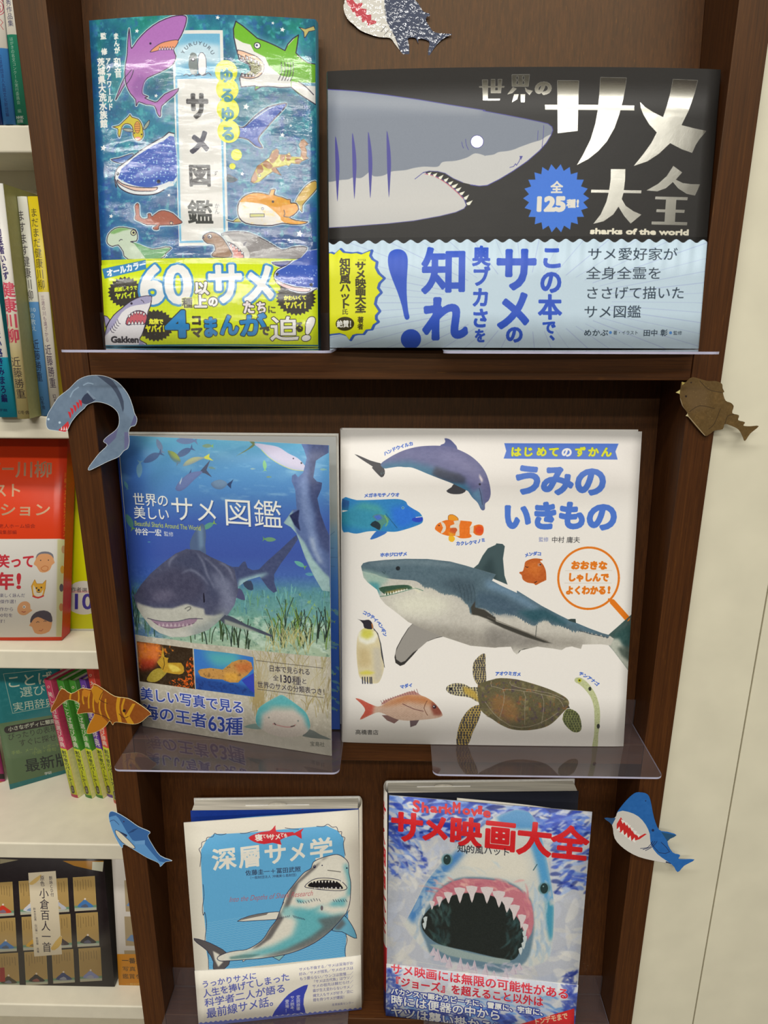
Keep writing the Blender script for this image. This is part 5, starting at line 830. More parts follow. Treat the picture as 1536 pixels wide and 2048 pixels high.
def art_deep():
    """cream cover with a blue panel, a diving shark drawing and a cream band"""
    c = Canvas(*SZ['deep'], QUAD['deep'], base=(226, 220, 204), density=4.8, seed=11)
    A, B, D = crop(350, 1580, 4.042), crop(350, 1800, 4.042), crop(250, 1850, 2.793)
    blue = (98, 172, 218); ink = (44, 44, 70)
    pan = A((310, 352), (420, 352), (600, 345), (900, 322), (1160, 305), (1225, 300), (1310, 340), (1360, 400), (1370, 540)) + B((1400, 150), (1385, 300), (1378, 462), (1100, 490), (800, 520), (500, 550), (275, 560), (270, 500), (250, 400), (245, 250), (235, 150)) + A((230, 1010), (222, 900), (215, 760), (205, 600), (205, 480), (250, 400))
    c.poly(pan, blue); c.setclip(pan)
    for j in range(26):
        y0 = 1848 + j*4.6; c.stroke([(400 + i*2.2, y0 - i*.34 + .9*math.sin(i*1.35 + j)) for i in range(136)], .6, (140, 198, 228), a=.8)
    c.setclip()
    wob = lambda p: c.stroke(p, 1.0, ink, sm=4)
    wob(A((410, 352), (370, 360), (335, 355), (315, 348), (300, 375), (255, 380), (245, 405), (212, 420), (208, 455), (188, 475), (205, 520), (196, 615))); wob(A((525, 350), (560, 352), (610, 340), (668, 330))); wob(A((890, 312), (940, 320), (1000, 325))); wob(A((1145, 303), (1200, 305), (1235, 288), (1270, 312), (1305, 312), (1320, 350), (1345, 350), (1345, 385), (1372, 400), (1360, 450), (1375, 540)))
    wob(A((222, 760), (230, 850), (218, 950), (225, 1010)) + B((238, 100), (252, 200), (240, 330), (265, 430), (270, 560))); wob(B((1408, 90), (1375, 160), (1380, 270), (1392, 330), (1375, 400), (1380, 460)))
    for ch, x, w_, z in [('深', 395, 205, 46), ('層', 605, 190, 46), ('サ', 812, 190, 44), ('メ', 990, 150, 40), ('学', 1182, 195, 46)]: c.text(ch, A((x - w_/2, 565 - (x - 395)*.085))[0], A((x + w_/2, 560 - (x + w_ - 395)*.085))[0], z, (232, 228, 216), bold=1.25)
    rf = A((592, 388), (640, 360), (700, 342), (762, 335), (790, 315), (812, 290), (818, 340), (900, 348), (955, 346), (965, 355), (1040, 318), (1020, 350), (1024, 403), (975, 372), (920, 382), (850, 408), (862, 448), (790, 430), (720, 440), (640, 422)); c.poly(rf, (206, 40, 52), sm=2)
    c.text('寝', A((645, 388))[0], A((708, 386))[0], 14, (236, 226, 214), bold=.5); c.text('ても', A((705, 376))[0], A((765, 378))[0], 9, (236, 226, 214), bold=.3); c.text('サメ', A((758, 385))[0], A((855, 380))[0], 13, (236, 226, 214), bold=.5); c.text('ても', A((850, 366))[0], A((910, 376))[0], 9, (236, 226, 214), bold=.3)
    c.text('佐藤圭一＋冨田武照', A((568, 672))[0], A((1018, 645))[0], 11.5, ink, bold=.1); c.text('（一般財団法人 沖縄美ら島財団）', A((590, 712))[0], A((1000, 690))[0], 6.5, (50, 60, 90))
    # shark
    tl, wh, gy = (96, 178, 188), (226, 222, 208), (96, 92, 92)
    c.poly(B((150, 308), (240, 330), (330, 370), (415, 425), (345, 455), (335, 490), (445, 490), (400, 555), (310, 558), (310, 500), (260, 410), (175, 345)), (92, 88, 90), sm=2, line=ink, lw=1.0); c.poly(B((305, 410), (360, 440), (340, 480), (390, 500), (350, 540), (320, 480)), wh, soft=1)
    c.poly(B((505, 172), (600, 130), (740, 105), (880, 100), (910, 150), (800, 160), (640, 168)), wh, sm=2, line=ink, lw=1.1); c.poly(B((505, 170), (620, 122), (760, 102), (740, 122), (620, 145)), gy, a=.8)
    c.poly(B((1270, 250), (1340, 160), (1370, 135), (1410, 180), (1450, 250), (1468, 315), (1420, 300), (1350, 262)), (110, 178, 206), sm=2, line=ink, lw=1.1); c.poly(B((1280, 240), (1350, 150), (1380, 200), (1330, 250)), gy, soft=3, a=.8)
    c.poly(B((780, 455), (845, 490), (890, 445)), (140, 190, 190), line=ink, lw=.9); c.poly(B((545, 470), (550, 500), (580, 480)), (226, 222, 208), line=ink, lw=.8)
    bd = A((1100, 640), (1120, 590), (1180, 560), (1250, 540), (1310, 532), (1360, 555), (1400, 600), (1405, 680), (1420, 760), (1418, 850), (1410, 930), (1385, 1000)) + B((1370, 130), (1310, 200), (1240, 270), (1130, 350), (1000, 410), (880, 445), (720, 470), (600, 480), (445, 490), (360, 490), (345, 460), (420, 425), (500, 410), (580, 400), (660, 360), (720, 310), (770, 230), (820, 165), (850, 90), (880, 20)) + A((870, 930), (900, 850), (960, 770), (1010, 710), (1050, 670))
    c.poly(bd, wh, sm=3); c.setclip(bd, 3)
    c.poly(A((1060, 1000), (1150, 950), (1300, 900), (1440, 850), (1440, 700), (1380, 600), (1360, 620), (1400, 760), (1380, 900)) + B((1380, 60), (1200, 60), (1050, 150), (1000, 50)), tl, soft=4, a=.85); c.poly(A((1180, 870), (1250, 830), (1260, 1011), (1200, 1011)), wh, soft=4, a=.7)
    c.poly(B((900, 60), (1100, 80), (1280, 130), (1380, 110), (1300, 220), (1100, 340), (900, 420), (700, 450), (500, 460), (400, 470), (600, 430), (800, 370), (950, 290), (990, 180)), tl, soft=6, a=.95); c.poly(B((1150, 160), (1390, 120), (1300, 240), (1100, 380), (850, 450), (680, 470), (900, 400), (1100, 300), (1200, 220)), gy, soft=4, a=.75); c.poly(B((620, 400), (720, 320), (800, 190), (850, 90), (880, 150), (780, 310), (680, 380)), gy, soft=2, a=.9); c.poly(A((1100, 640), (1250, 540), (1200, 560), (1140, 640), (1000, 760), (900, 1000), (860, 1000), (940, 790)), gy, soft=2, a=.85); c.poly(B((440, 460), (560, 440), (700, 440), (600, 470), (450, 480)), (60, 110, 110), soft=1.5, a=.6)
    c.poly(A((975, 880), (1050, 900), (1150, 885), (1000, 920)), tl, soft=3); c.poly(B((880, 60), (960, 60), (940, 150), (860, 130)), (150, 200, 200), soft=4); c.grain(3, 7); c.setclip(); c.stroke(smooth(bd, True, 3), 1.2, ink, closed=True)
    c.poly(A((1050, 785), (1110, 735), (1180, 720), (1270, 725), (1340, 745), (1390, 800), (1340, 822), (1200, 815), (1100, 800)), (226, 220, 200), sm=3, line=ink, lw=1.2); c.poly(A((1075, 780), (1110, 750), (1200, 735), (1300, 745), (1345, 780), (1350, 810), (1240, 800), (1120, 795)), (24, 22, 26), sm=3)
    for x in range(1105, 1340, 26): c.poly(A((x, 742), (x + 9, 762), (x + 18, 740)), (236, 232, 220)); 
    for x in range(1120, 1330, 34): c.poly(A((x, 806), (x + 12, 788), (x + 24, 808)), (236, 232, 220), line=ink, lw=.6)
    c.circle(A((1128, 627))[0], 2.6, ink, ry=3.4); c.circle(A((1127, 622))[0], .8, wh); c.circle(A((1190, 618))[0], 1.3, ink); c.stroke(A((1235, 658), (1290, 665), (1338, 672)), 1.6, (110, 106, 100)); c.circle(A((1388, 642))[0], 1.6, ink)
    for i in range(9): c.stroke(A((990 + 22*i, 895 + 12*math.sin(i*.7)), (1000 + 22*i, 912 + 10*math.sin(i*.7))), .9, ink)
    for i in range(6): c.stroke(A((1278 + 20*i, 893), (1290 + 20*i, 912)), .9, ink)
    for i in range(7): c.stroke(B((830 + 15*i, 160 - 3*i), (838 + 15*i, 146 - 3*i)), .8, ink)
    for i in range(7): c.stroke(B((955 + 14*i, 128 + 4*i), (968 + 14*i, 148 + 3*i)), .8, ink)
    c.circle(A((1188, 960))[0], 2.6, (110, 104, 110), ry=5)
    c.text('Into the Depths of Shark Research', A((440, 885))[0], A((1120, 838))[0], 15, (190, 90, 100), shear=.35, a=.8)
    # band
    bt = [(388, 1941)] + D((385, 246), (800, 222), (1310, 172)); c.poly([(385, 1941), (534, 1934), (720, 1911), (740, 1911), (740, 2060), (385, 2060)], (226, 220, 206)); c.stroke([(385, 1941), (534, 1934), (720, 1911)], .8, (204, 198, 186))
    bb = (84, 92, 172)
    for s_, a_, b_, z in [('うっかりサメに', (215, 680), (665, 605), 15), ('人生を捧げてしまった', (225, 755), (930, 615), 17), ('科学者二人が語る', (240, 830), (900, 705), 18), ('最前線サメ話。', (255, 915), (850, 800), 21)]: c.text(s_, B(a_)[0], B(b_)[0], z, bb, bold=.25)
    for s_, a_, b_ in [('サメも不倫する／サメは深海がお', (1005, 560), (1440, 508)), ('好み／サメが授乳／サメのオスは', (1005, 598), (1440, 548)), ('もう要らない／ウンコは我慢…／', (1010, 635), (1440, 590)), ('「サメは古代魚」はウソ／', (1110, 660), (1440, 622)), ('サメの祖先は棘だらけ／', (1112, 695), (1440, 658)), ('歯が生え変わらないサメ／', (1115, 730), (1440, 698)), ('縄文人もサメが好き／目に', (1117, 770), (1440, 735)), ('鎧を持つサメが爆誕！', (1118, 805), (1385, 778))]: c.text(s_, B(a_)[0], B(b_)[0], 7, (96, 96, 150), bold=.05)
    c.text('産業編集センター', B((1270, 843))[0], B((1445, 825))[0], 5.5, (130, 126, 160))
    fn = B((788, 938), (850, 840), (920, 760), (1000, 710), (1078, 682), (1050, 760), (1042, 840), (1058, 908), (1000, 915), (930, 925), (870, 932)); c.poly(fn, (58, 70, 176), sm=2)
    for s_, a_, b_ in [('定説崩壊', (1000, 765), (1000, 890)), ('サメ読本、', (952, 770), (952, 905)), ('登場！', (910, 800), (910, 905))]: c.text(s_, B(a_)[0], B(b_)[0], 8, (226, 224, 222), vertical=True, bold=.1)
    c.stroke([(B((790, 938))[0][0] + i*2, B((790, 938))[0][1] - i*.22 + 1.1*math.sin(i*1.05)) for i in range(34)], 1.2, (226, 222, 214))
    wv = [(395 + i*1.5, 2045 - (i*1.5)*.092 + 1.3*math.sin(i*.95)) for i in range(226)]
    c.poly(wv + [(734, 2070), (395, 2070)], (112, 122, 196)); c.grain(2, 3)
    return c
def art_movie():
    """painted cover: huge open-mouthed shark under red block lettering, printed band below"""
    c = Canvas(*SZ['movie'], QUAD['movie'], base=(186, 190, 200), density=4.8, seed=13)
    A, B = crop(755, 1540, 3.572), crop(755, 1790, 3.572)
    rs = np.random.RandomState(6)
    def dab(cx, cy, n, sx, sy, cols, L=12, w=4, an=None, a=.75):
        for _ in range(n):
            x, y = cx + (rs.rand() - .5)*2*sx, cy + (rs.rand() - .5)*2*sy; t = an + (rs.rand() - .5)*1.2 if an is not None else rs.rand()*math.pi; l = L*(.5 + rs.rand())
            k = cols[rs.randint(len(cols))]; j = (rs.rand() - .5)*24; c.stroke([(x - l*math.cos(t), y - l*math.sin(t)), (x + rs.rand()*2, y + rs.rand()*2 - 1), (x + l*math.cos(t + .3), y + l*math.sin(t + .3))], w*(.5 + rs.rand()), tuple(v + j for v in k), sm=3, taper=True, a=a*.85, soft=1.3)
    blues = [(48, 74, 180), (34, 56, 160), (66, 96, 200), (90, 126, 212), (140, 168, 220), (28, 46, 130)]; whites = [(206, 208, 212), (196, 202, 216), (214, 212, 206), (180, 188, 206), (222, 220, 212)]
    dab(970, 1830, 420, 210, 240, whites, 20, 15, a=.6)
    dab(960, 1625, 260, 200, 46, blues, 18, 9, -.1, .95); dab(810, 1690, 90, 36, 60, blues, 14, 6, .5); dab(1140, 1720, 110, 36, 70, blues, 12, 6, -.4); dab(1060, 1650, 50, 110, 30, [(190, 200, 222), (214, 216, 220)], 8, 4, -.3); dab(830, 1740, 60, 50, 40, whites, 12, 7)
    # head
    hd = A((180, 1100), (260, 950), (330, 810), (420, 690), (540, 560), (700, 430), (830, 345), (960, 300), (1060, 320), (1120, 400), (1160, 520), (1190, 640), (1215, 760), (1240, 900)) + B((1250, 150), (1240, 360), (1200, 480), (1000, 520), (700, 480), (380, 420), (250, 300), (180, 200))
    c.poly(hd, (206, 208, 202), sm=3, soft=2); c.setclip(hd, 3)
    c.poly(A((830, 345), (960, 290), (1080, 310), (1130, 440), (1000, 440), (860, 400)), (84, 146, 196), soft=4); c.poly(A((200, 1040), (330, 780), (430, 690), (560, 570), (620, 600), (480, 740), (330, 960), (250, 1100)), (74, 130, 190), soft=5); c.poly(A((1080, 420), (1150, 480), (1200, 700), (1250, 950), (1180, 950), (1130, 720), (1080, 560)), (84, 156, 206), soft=4); c.poly(B((1190, 20), (1250, 100), (1245, 300), (1225, 350), (1190, 200)), (70, 150, 180), soft=3)
    c.poly(A((600, 620), (900, 560), (1060, 640), (1080, 800), (900, 790), (620, 740)), (222, 218, 204), soft=8); dab(930, 1770, 70, 90, 40, [(214, 214, 206), (196, 206, 208), (176, 200, 214)], 14, 6, .1, .5); dab(850, 1830, 50, 26, 70, [(180, 200, 214), (206, 206, 204), (150, 176, 200)], 14, 6, 1.8, .6); dab(1080, 1850, 50, 22, 80, [(180, 200, 214), (206, 206, 204), (150, 180, 206)], 14, 6, 1.4, .6)
    c.setclip()
    lip = A((385, 929), (400, 880), (450, 830), (520, 790), (600, 770), (700, 770), (800, 780), (900, 800), (1000, 850), (1060, 910)) + B((1090, 60), (1110, 200), (1105, 330), (1060, 480), (900, 560), (640, 500), (400, 440), (340, 330), (295, 220), (330, 110))
    c.poly(lip, (104, 132, 150), sm=3, soft=2); c.poly([(p[0], p[1] + 3) for p in lip[:12]] + B((1070, 320), (1000, 200), (900, 60), (700, 0), (500, 10), (400, 80)), (196, 120, 132), sm=2, soft=1); dab(940, 1772, 40, 95, 12, [(216, 150, 150), (180, 96, 116), (226, 176, 166)], 12, 4, .1, .7)
    dab(1052, 1830, 20, 8, 46, [(190, 110, 130), (216, 150, 150)], 12, 4, 1.2, .8)
    mth = A((430, 960), (470, 920), (560, 890), (700, 880), (820, 910), (900, 960)) + B((960, 130), (1010, 200), (1040, 300), (1010, 420), (950, 472), (800, 440), (640, 400), (500, 370), (400, 330), (320, 250), (310, 170), (370, 90))
    c.poly(mth, (34, 40, 38), sm=3, soft=.8); c.setclip(mth, 3); dab(880, 1860, 60, 20, 50, [(50, 76, 78), (70, 100, 96), (40, 56, 56)], 12, 5, 1.2, .6); dab(1030, 1880, 50, 18, 60, [(60, 90, 92), (40, 60, 60)], 12, 5, 1.7, .6); c.setclip()
    c.poly(B((370, 350), (500, 370), (640, 410), (800, 445), (950, 470), (900, 500), (700, 470), (500, 430)), (150, 168, 166), sm=2, soft=1)
    up = B((375, 60), (470, 5), (560, -20), (690, -30), (790, -10), (880, 30), (940, 90), (1000, 160)); T = (216, 204, 204)
    for x, y, w_, h_, sk in [(365, 60, 34, 45, -.2), (415, 30, 40, 55, -.2), (470, 0, 55, 62, .2), (545, -30, 70, 92, .1), (630, -40, 72, 100, .1), (735, -30, 80, 98, 0), (820, 0, 80, 98, .05), (880, 45, 80, 90, -.1), (940, 100, 66, 90, -.3), (1000, 170, 52, 80, -.5), (1030, 235, 40, 60, -.6)]:
        c.poly(B((x - w_*.1, y - 20), (x + w_*.25, y + h_*.4), (x + w_*(.5 + sk*.3), y + h_), (x + w_*.8, y + h_*.35), (x + w_*1.05, y - 14)), T, sm=2); c.stroke(B((x + w_*.5, y - 8), (x + w_*(.5 + sk*.3), y + h_*.9)), 1.6, (236, 224, 216), a=.6, taper=True)
    for x, y in [(1045, 290), (1050, 330), (1040, 370), (1020, 410), (320, 120), (335, 180), (330, 220)]: c.poly(B((x - 16, y - 18), (x + 14, y - 28), (x + 2, y + 26)), (196, 206, 206), sm=2)
    for x, y, h_ in [(395, 430, 60), (425, 465, 85), (475, 480, 60), (510, 520, 80), (590, 540, 95), (640, 540, 60), (690, 565, 100), (770, 580, 90), (830, 600, 60), (915, 600, 80), (970, 570, 70), (1010, 540, 50)]: c.poly(B((x - 26, y), (x - 8, y - h_*.6), (x + 4, y - h_), (x + 18, y - h_*.5), (x + 30, y)), (206, 194, 204), sm=2); c.stroke(B((x + 2, y - h_*.9), (x + 20, y)), 1.2, (170, 150, 170), a=.7)
    dab(930, 1945, 90, 130, 18, [(196, 190, 200), (212, 208, 212), (176, 176, 196)], 10, 4, 0, .6)
    for x, y, r in [(484, 640, 7.5), (1178, 860, 7.5)]: c.circle(A((x, y))[0], r + 4, (96, 140, 150), soft=1.5); c.circle(A((x, y))[0], r, (40, 60, 60), ry=r*1.35); c.circle(A((x - 6, y - 14))[0], 1.6, (120, 150, 150))
    c.stroke(A((612, 570), (625, 600)), 2, (50, 80, 100)); c.stroke(A((1100, 730), (1125, 690)), 2, (70, 110, 120))
    # band art
    c.stroke([(772, 1912), (960, 1945), (1152, 1973)], .8, (214, 214, 212), a=.8)
    dab(960, 2050, 260, 220, 34, [(50, 72, 160), (40, 56, 136), (70, 100, 190), (90, 140, 206)], 14, 7, .1, .85); dab(785, 1990, 60, 14, 60, [(50, 70, 150), (70, 90, 170)], 10, 5); dab(1140, 1995, 60, 12, 50, [(50, 66, 150), (60, 80, 170)], 10, 5); dab(960, 2005, 70, 150, 14, [(110, 160, 210), (150, 180, 214), (80, 130, 200)], 12, 5, .1, .7)
    rd = (208, 34, 40)
    for ch, x, y, w_, z in [('サ', 190, 395, 262, 66), ('メ', 395, 415, 225, 58), ('映', 612, 445, 245, 60), ('画', 862, 478, 250, 62), ('大', 1103, 510, 262, 68), ('全', 1352, 545, 275, 68)]: c.text(ch, A((x - w_/2, y - 17))[0], A((x + w_/2, y + 17))[0], z, rd, bold=2.6, fill=.96)
    for ch, x, y, z in zip('SharkMovie', (255, 318, 385, 440, 487, 545, 618, 678, 715, 765), (250, 262, 268, 272, 278, 270, 290, 298, 290, 312), (32, 28, 24, 25, 27, 30, 24, 27, 24, 26)): c.text(ch, A((x - 29, y - 4))[0], A((x + 29, y + 4))[0], z, rd, bold=1.1)
    c.text('知的風ハット', A((555, 560))[0], A((935, 600))[0], 17, (40, 42, 54), bold=.15)
    for s_, a_, b_, z in [('サメ映画には無限の可能性がある', (90, 518), (1365, 712), 22), ('『ジョーズ』を超えること以外は', (90, 605), (1185, 765), 20)]: c.text(s_, B(a_)[0], B(b_)[0], z, (200, 40, 56), bold=.5, edge=(196, 196, 210), ew=.5)
    W = (226, 226, 222)
    for s_, a_, b_, z in [('バカンスで賑わうビーチに、雪原に、宇宙に、', (95, 680), (1215, 845), 13), ('時には便器の中から', (95, 740), (890, 862), 21), ('ヤツは襲い掛かる!!', (95, 825), (880, 945), 21)]: c.text(s_, B(a_)[0], B(b_)[0], z, W, bold=.6, edge=(34, 50, 140), ew=1.4, soft=.5)
    c.poly(B((1020, 921), (1400, 810), (1400, 1100), (900, 1100), (960, 940)), (206, 40, 44)); c.text('トンデモまで', B((1120, 905))[0], B((1355, 860))[0], 14, (222, 190, 150), bold=.4)
    c.grain(1.6, 8)
    return c

G, H5, H4 = crop(0, 700, 3.4125), crop(0, 1200, 2.415), crop(680, 0, 6.4)
RY, BS, OR = crop(1136, 700, 3.4125), crop(1136, 1200, 2.415), crop(0, 1320, 5.908)
CUT = {   # outlines of the paper cut-outs in the sketch
 'foil': [(683, -70), (700, -110), (760, -120), (810, -90), (822, -40)] + H4((930, -40), (1000, 40), (1060, 140), (1110, 165), (1150, 180), (1145, 205), (1112, 215), (1100, 260), (1140, 330), (1190, 400), (1260, 425), (1350, 432), (1435, 440), (1350, 480), (1280, 530), (1210, 610), (1165, 680), (1132, 718), (1130, 640), (1140, 530), (1010, 495), (1003, 555), (985, 520), (960, 485), (870, 490), (885, 600), (880, 770), (820, 710), (770, 650), (700, 560), (640, 487), (500, 475), (380, 440), (260, 390), (180, 320), (110, 260), (60, 170), (45, 70), (60, 0)),
 'grey': G((315, 500), (325, 440), (360, 380), (400, 320), (470, 265), (530, 205), (600, 175), (680, 172), (740, 185), (800, 215), (850, 265), (885, 320), (910, 390), (920, 430), (938, 470), (925, 515), (895, 525), (880, 560), (885, 620), (875, 670), (845, 690), (810, 730), (740, 760), (660, 800), (610, 822), (602, 805), (640, 750), (680, 700), (730, 650), (705, 625), (725, 595), (790, 545), (812, 500), (808, 440), (780, 400), (730, 370), (660, 355), (600, 372), (575, 400), (530, 440), (490, 490), (470, 530), (450, 560), (410, 555), (375, 550), (330, 540)),
 'orange': H5((250, 520), (270, 480), (300, 425), (345, 450), (395, 425), (440, 430), (455, 405), (500, 430), (555, 465), (620, 475), (670, 500), (730, 545), (715, 560), (680, 590), (640, 600), (560, 590), (545, 605), (530, 585), (510, 610), (470, 635), (420, 645), (430, 600), (455, 550), (410, 545), (372, 548), (385, 500), (335, 480), (300, 500), (255, 538)),
 'small': H5((525, 1050), (535, 1020), (570, 1030), (620, 1060), (670, 1095), (725, 1120), (715, 1140), (735, 1180), (775, 1235), (832, 1258), (800, 1265), (775, 1288), (765, 1270), (710, 1245), (660, 1215), (600, 1180), (592, 1198), (575, 1180), (545, 1120)),
 'ray': RY((735, 290), (765, 270), (775, 218), (800, 222), (830, 195), (860, 186), (910, 200), (960, 212), (1010, 212), (1050, 230), (1055, 260), (1066, 285), (1058, 295), (1075, 345), (1110, 360), (1130, 385), (1120, 430), (1165, 445), (1160, 478), (1205, 492), (1195, 515), (1240, 520), (1298, 518), (1240, 570), (1205, 620), (1190, 590), (1165, 545), (1120, 520), (1070, 505), (1055, 540), (1000, 550), (965, 575), (935, 585), (880, 530), (820, 458), (803, 450), (815, 430), (780, 380), (765, 330), (760, 300)),
 'blue': BS((175, 1052), (225, 1052), (240, 1020), (280, 970), (320, 935), (350, 930), (385, 940), (400, 975), (415, 1050), (440, 1110), (480, 1120), (523, 1135), (480, 1165), (505, 1218), (540, 1230), (535, 1250), (608, 1250), (560, 1280), (528, 1312), (500, 1275), (430, 1262), (340, 1240), (270, 1200), (225, 1150), (212, 1085)),
}
def art_foil(c):
    c.img[:] = (222, 218, 208); nv = (44, 56, 86); o = CUT['foil']
    c.poly(H4((560, -40), (580, 100), (600, 260), (650, 380), (710, 480), (740, 570), (770, 650), (900, 800), (1500, 740), (1500, 300), (1000, -60)), nv); c.poly(H4((560, -40), (760, -40), (1000, -60), (900, -500), (300, -760), (0, -600)), nv)
    c.poly(H4((80, 0), (100, 60), (150, 130), (165, 165), (190, 150), (215, 230), (270, 205), (285, 290), (340, 260), (355, 330), (460, 300), (465, 265), (400, 260), (400, 190), (330, 190), (340, 120), (270, 110), (290, 40), (200, 50), (150, -20)), (200, 50, 66))
    for a_, b_ in [((590, 330), (525, 408)), ((630, 380), (570, 445)), ((665, 420), (655, 460))]: c.stroke(H4(a_, b_), 1, (90, 92, 96))
    c.stroke(H4((570, 80), (600, 270), (700, 460), (770, 650)), 1, (30, 36, 56), sm=3)
def art_grey(c):
    c.img[:] = (108, 128, 150); c.grain(9, 9)
    c.poly(G((640, 180), (740, 190), (850, 270), (910, 400), (930, 500), (880, 460), (840, 420), (830, 330), (770, 240), (700, 200)), (118, 140, 164), soft=2)
    c.poly(G((660, 172), (740, 185), (800, 250), (845, 350), (840, 425), (815, 340), (760, 250)), (66, 78, 100), sm=2); c.poly(G((560, 330), (600, 290), (640, 320), (650, 340), (600, 370), (560, 360)), (50, 60, 84), sm=2); c.poly(G((590, 285), (600, 275), (620, 300), (655, 330), (640, 340)), (140, 160, 180), a=.8)
    for x, y in [(475, 430), (490, 405), (510, 385), (530, 365), (548, 350)]: c.poly(G((x - 12, y - 10), (x + 8, y - 6), (x + 12, y + 18), (x + 6, y + 40), (x - 2, y + 20)), (206, 44, 54))
    c.poly(G((400, 545), (430, 520), (465, 485), (475, 525), (450, 565), (410, 560)), (206, 50, 56))
    for x in (415, 432, 448): c.poly(G((x, 550), (x + 6, 520), (x + 12, 545)), (230, 226, 224))
    c.circle(G((332, 472))[0], 2.4, (190, 210, 226)); c.circle(G((408, 495))[0], 2.4, (190, 210, 226)); c.stroke(G((480, 320), (500, 280), (535, 255)), 2.4, (160, 184, 206), sm=2, a=.7); c.stroke(G((570, 240), (600, 225), (635, 232)), 2.4, (160, 184, 206), sm=2, a=.7)
    c.poly(G((730, 640), (700, 620), (740, 580), (810, 520), (790, 600), (740, 650)), (98, 100, 138)); c.poly(G((850, 560), (880, 560), (885, 630), (850, 690)), (104, 106, 146)); c.poly(G((890, 520), (925, 430), (945, 500)), (96, 100, 140))
    c.stroke(smooth(CUT['grey'], True, 3), 1.6, (214, 222, 226), closed=True)
def art_orange(c):
    c.img[:] = (136, 72, 18); c.grain(5, 8); y = (196, 140, 26)
    for a_, b_, cc_, w in [((345, 445), (340, 470), (342, 500), 3.2), ((380, 440), (382, 475), (375, 500), 3), ((402, 440), (400, 475), (405, 500), 3), ((432, 450), (428, 480), (430, 520), 3), ((455, 440), (450, 500), (455, 540), 3), ((485, 470), (480, 520), (490, 560), 3), ((510, 480), (510, 530), (530, 580), 3), ((575, 470), (568, 520), (580, 590), 7), ((600, 480), (590, 530), (620, 590), 4)]: c.stroke(H5(a_, b_, cc_), w, y, sm=3)
    c.poly(H5((640, 500), (655, 500), (625, 560), (650, 600), (615, 595), (605, 560)), y); c.poly(H5((455, 545), (500, 570), (520, 600), (470, 632), (420, 645), (430, 600)), (178, 112, 20), sm=2); c.poly(H5((440, 410), (500, 440), (470, 500), (450, 460)), (186, 126, 24), sm=2); c.poly(H5((405, 428), (440, 440), (420, 470), (395, 460)), (190, 120, 30))
    c.stroke(H5((450, 545), (500, 560), (540, 585)), 1.2, (70, 36, 14), sm=2); c.stroke(H5((500, 440), (480, 480), (520, 500)), 1.1, (70, 36, 14), sm=2); c.stroke(H5((575, 550), (600, 570), (620, 562)), 1.2, (70, 36, 14), sm=2); c.circle(H5((600, 535))[0], 3, (30, 20, 14)); c.stroke(smooth(CUT['orange'], True, 3), 1.3, (226, 206, 150), closed=True)
def art_small(c):
    c.img[:] = (96, 152, 206); nb = (56, 104, 164)
    c.poly(H5((525, 1050), (535, 1015), (725, 1115), (735, 1180), (832, 1258), (770, 1262), (700, 1180), (640, 1160), (590, 1080), (560, 1040)), nb, sm=2); c.poly(H5((650, 1165), (700, 1160), (700, 1180), (650, 1180)), (110, 160, 210), sm=1)
    c.poly(H5((560, 1110), (590, 1130), (650, 1190), (640, 1200), (590, 1170), (560, 1130)), (222, 214, 190), sm=2, line=(50, 60, 90), lw=1); c.poly(H5((575, 1115), (615, 1135), (610, 1145)), (40, 50, 80)); c.circle(H5((598, 1070))[0], 1.4, (60, 50, 90)); c.stroke(H5((530, 1070), (550, 1062), (575, 1085)), .9, (40, 60, 110), sm=2)
    for i in range(4): c.stroke(H5((620 + 7*i, 1125 - 5*i), (645 + 7*i, 1118 - 5*i)), .9, (30, 60, 110))
    c.stroke(smooth(CUT['small'], True, 3), 1.2, (206, 220, 226), closed=True)
def art_ray(c):
    c.img[:] = (94, 72, 36); c.grain(10, .6, colors=((120, 92, 48), 2, 0)); c.grain(3, 9); c.poly(RY((820, 230), (950, 260), (960, 400), (840, 420), (790, 320)), (104, 82, 52), soft=6, a=.7)
    for p in [((900, 210), (960, 270), (1050, 290)), ((830, 420), (900, 380), (1000, 400)), ((1070, 505), (1090, 450), (1130, 440)), ((960, 540), (1000, 500), (1040, 400))]: c.stroke(RY(*p), 1.2, (60, 44, 22), sm=3)
    c.circle(RY((805, 316))[0], 2.2, (44, 30, 16)); c.circle(RY((840, 222))[0], 1.6, (44, 30, 16)); c.poly(RY((735, 290), (765, 270), (762, 300)), (206, 196, 130)); c.poly(RY((775, 218), (800, 222), (780, 240)), (186, 170, 90)); c.poly(RY((803, 450), (815, 432), (825, 455)), (206, 196, 150)); c.stroke(RY((765, 330), (780, 380), (820, 450), (935, 585)), 1.1, (176, 160, 130))
    for i in range(30): c.circle((1375 + 50*c.rs.rand(), 770 + 70*c.rs.rand()), .7, (140, 116, 70), a=.6)
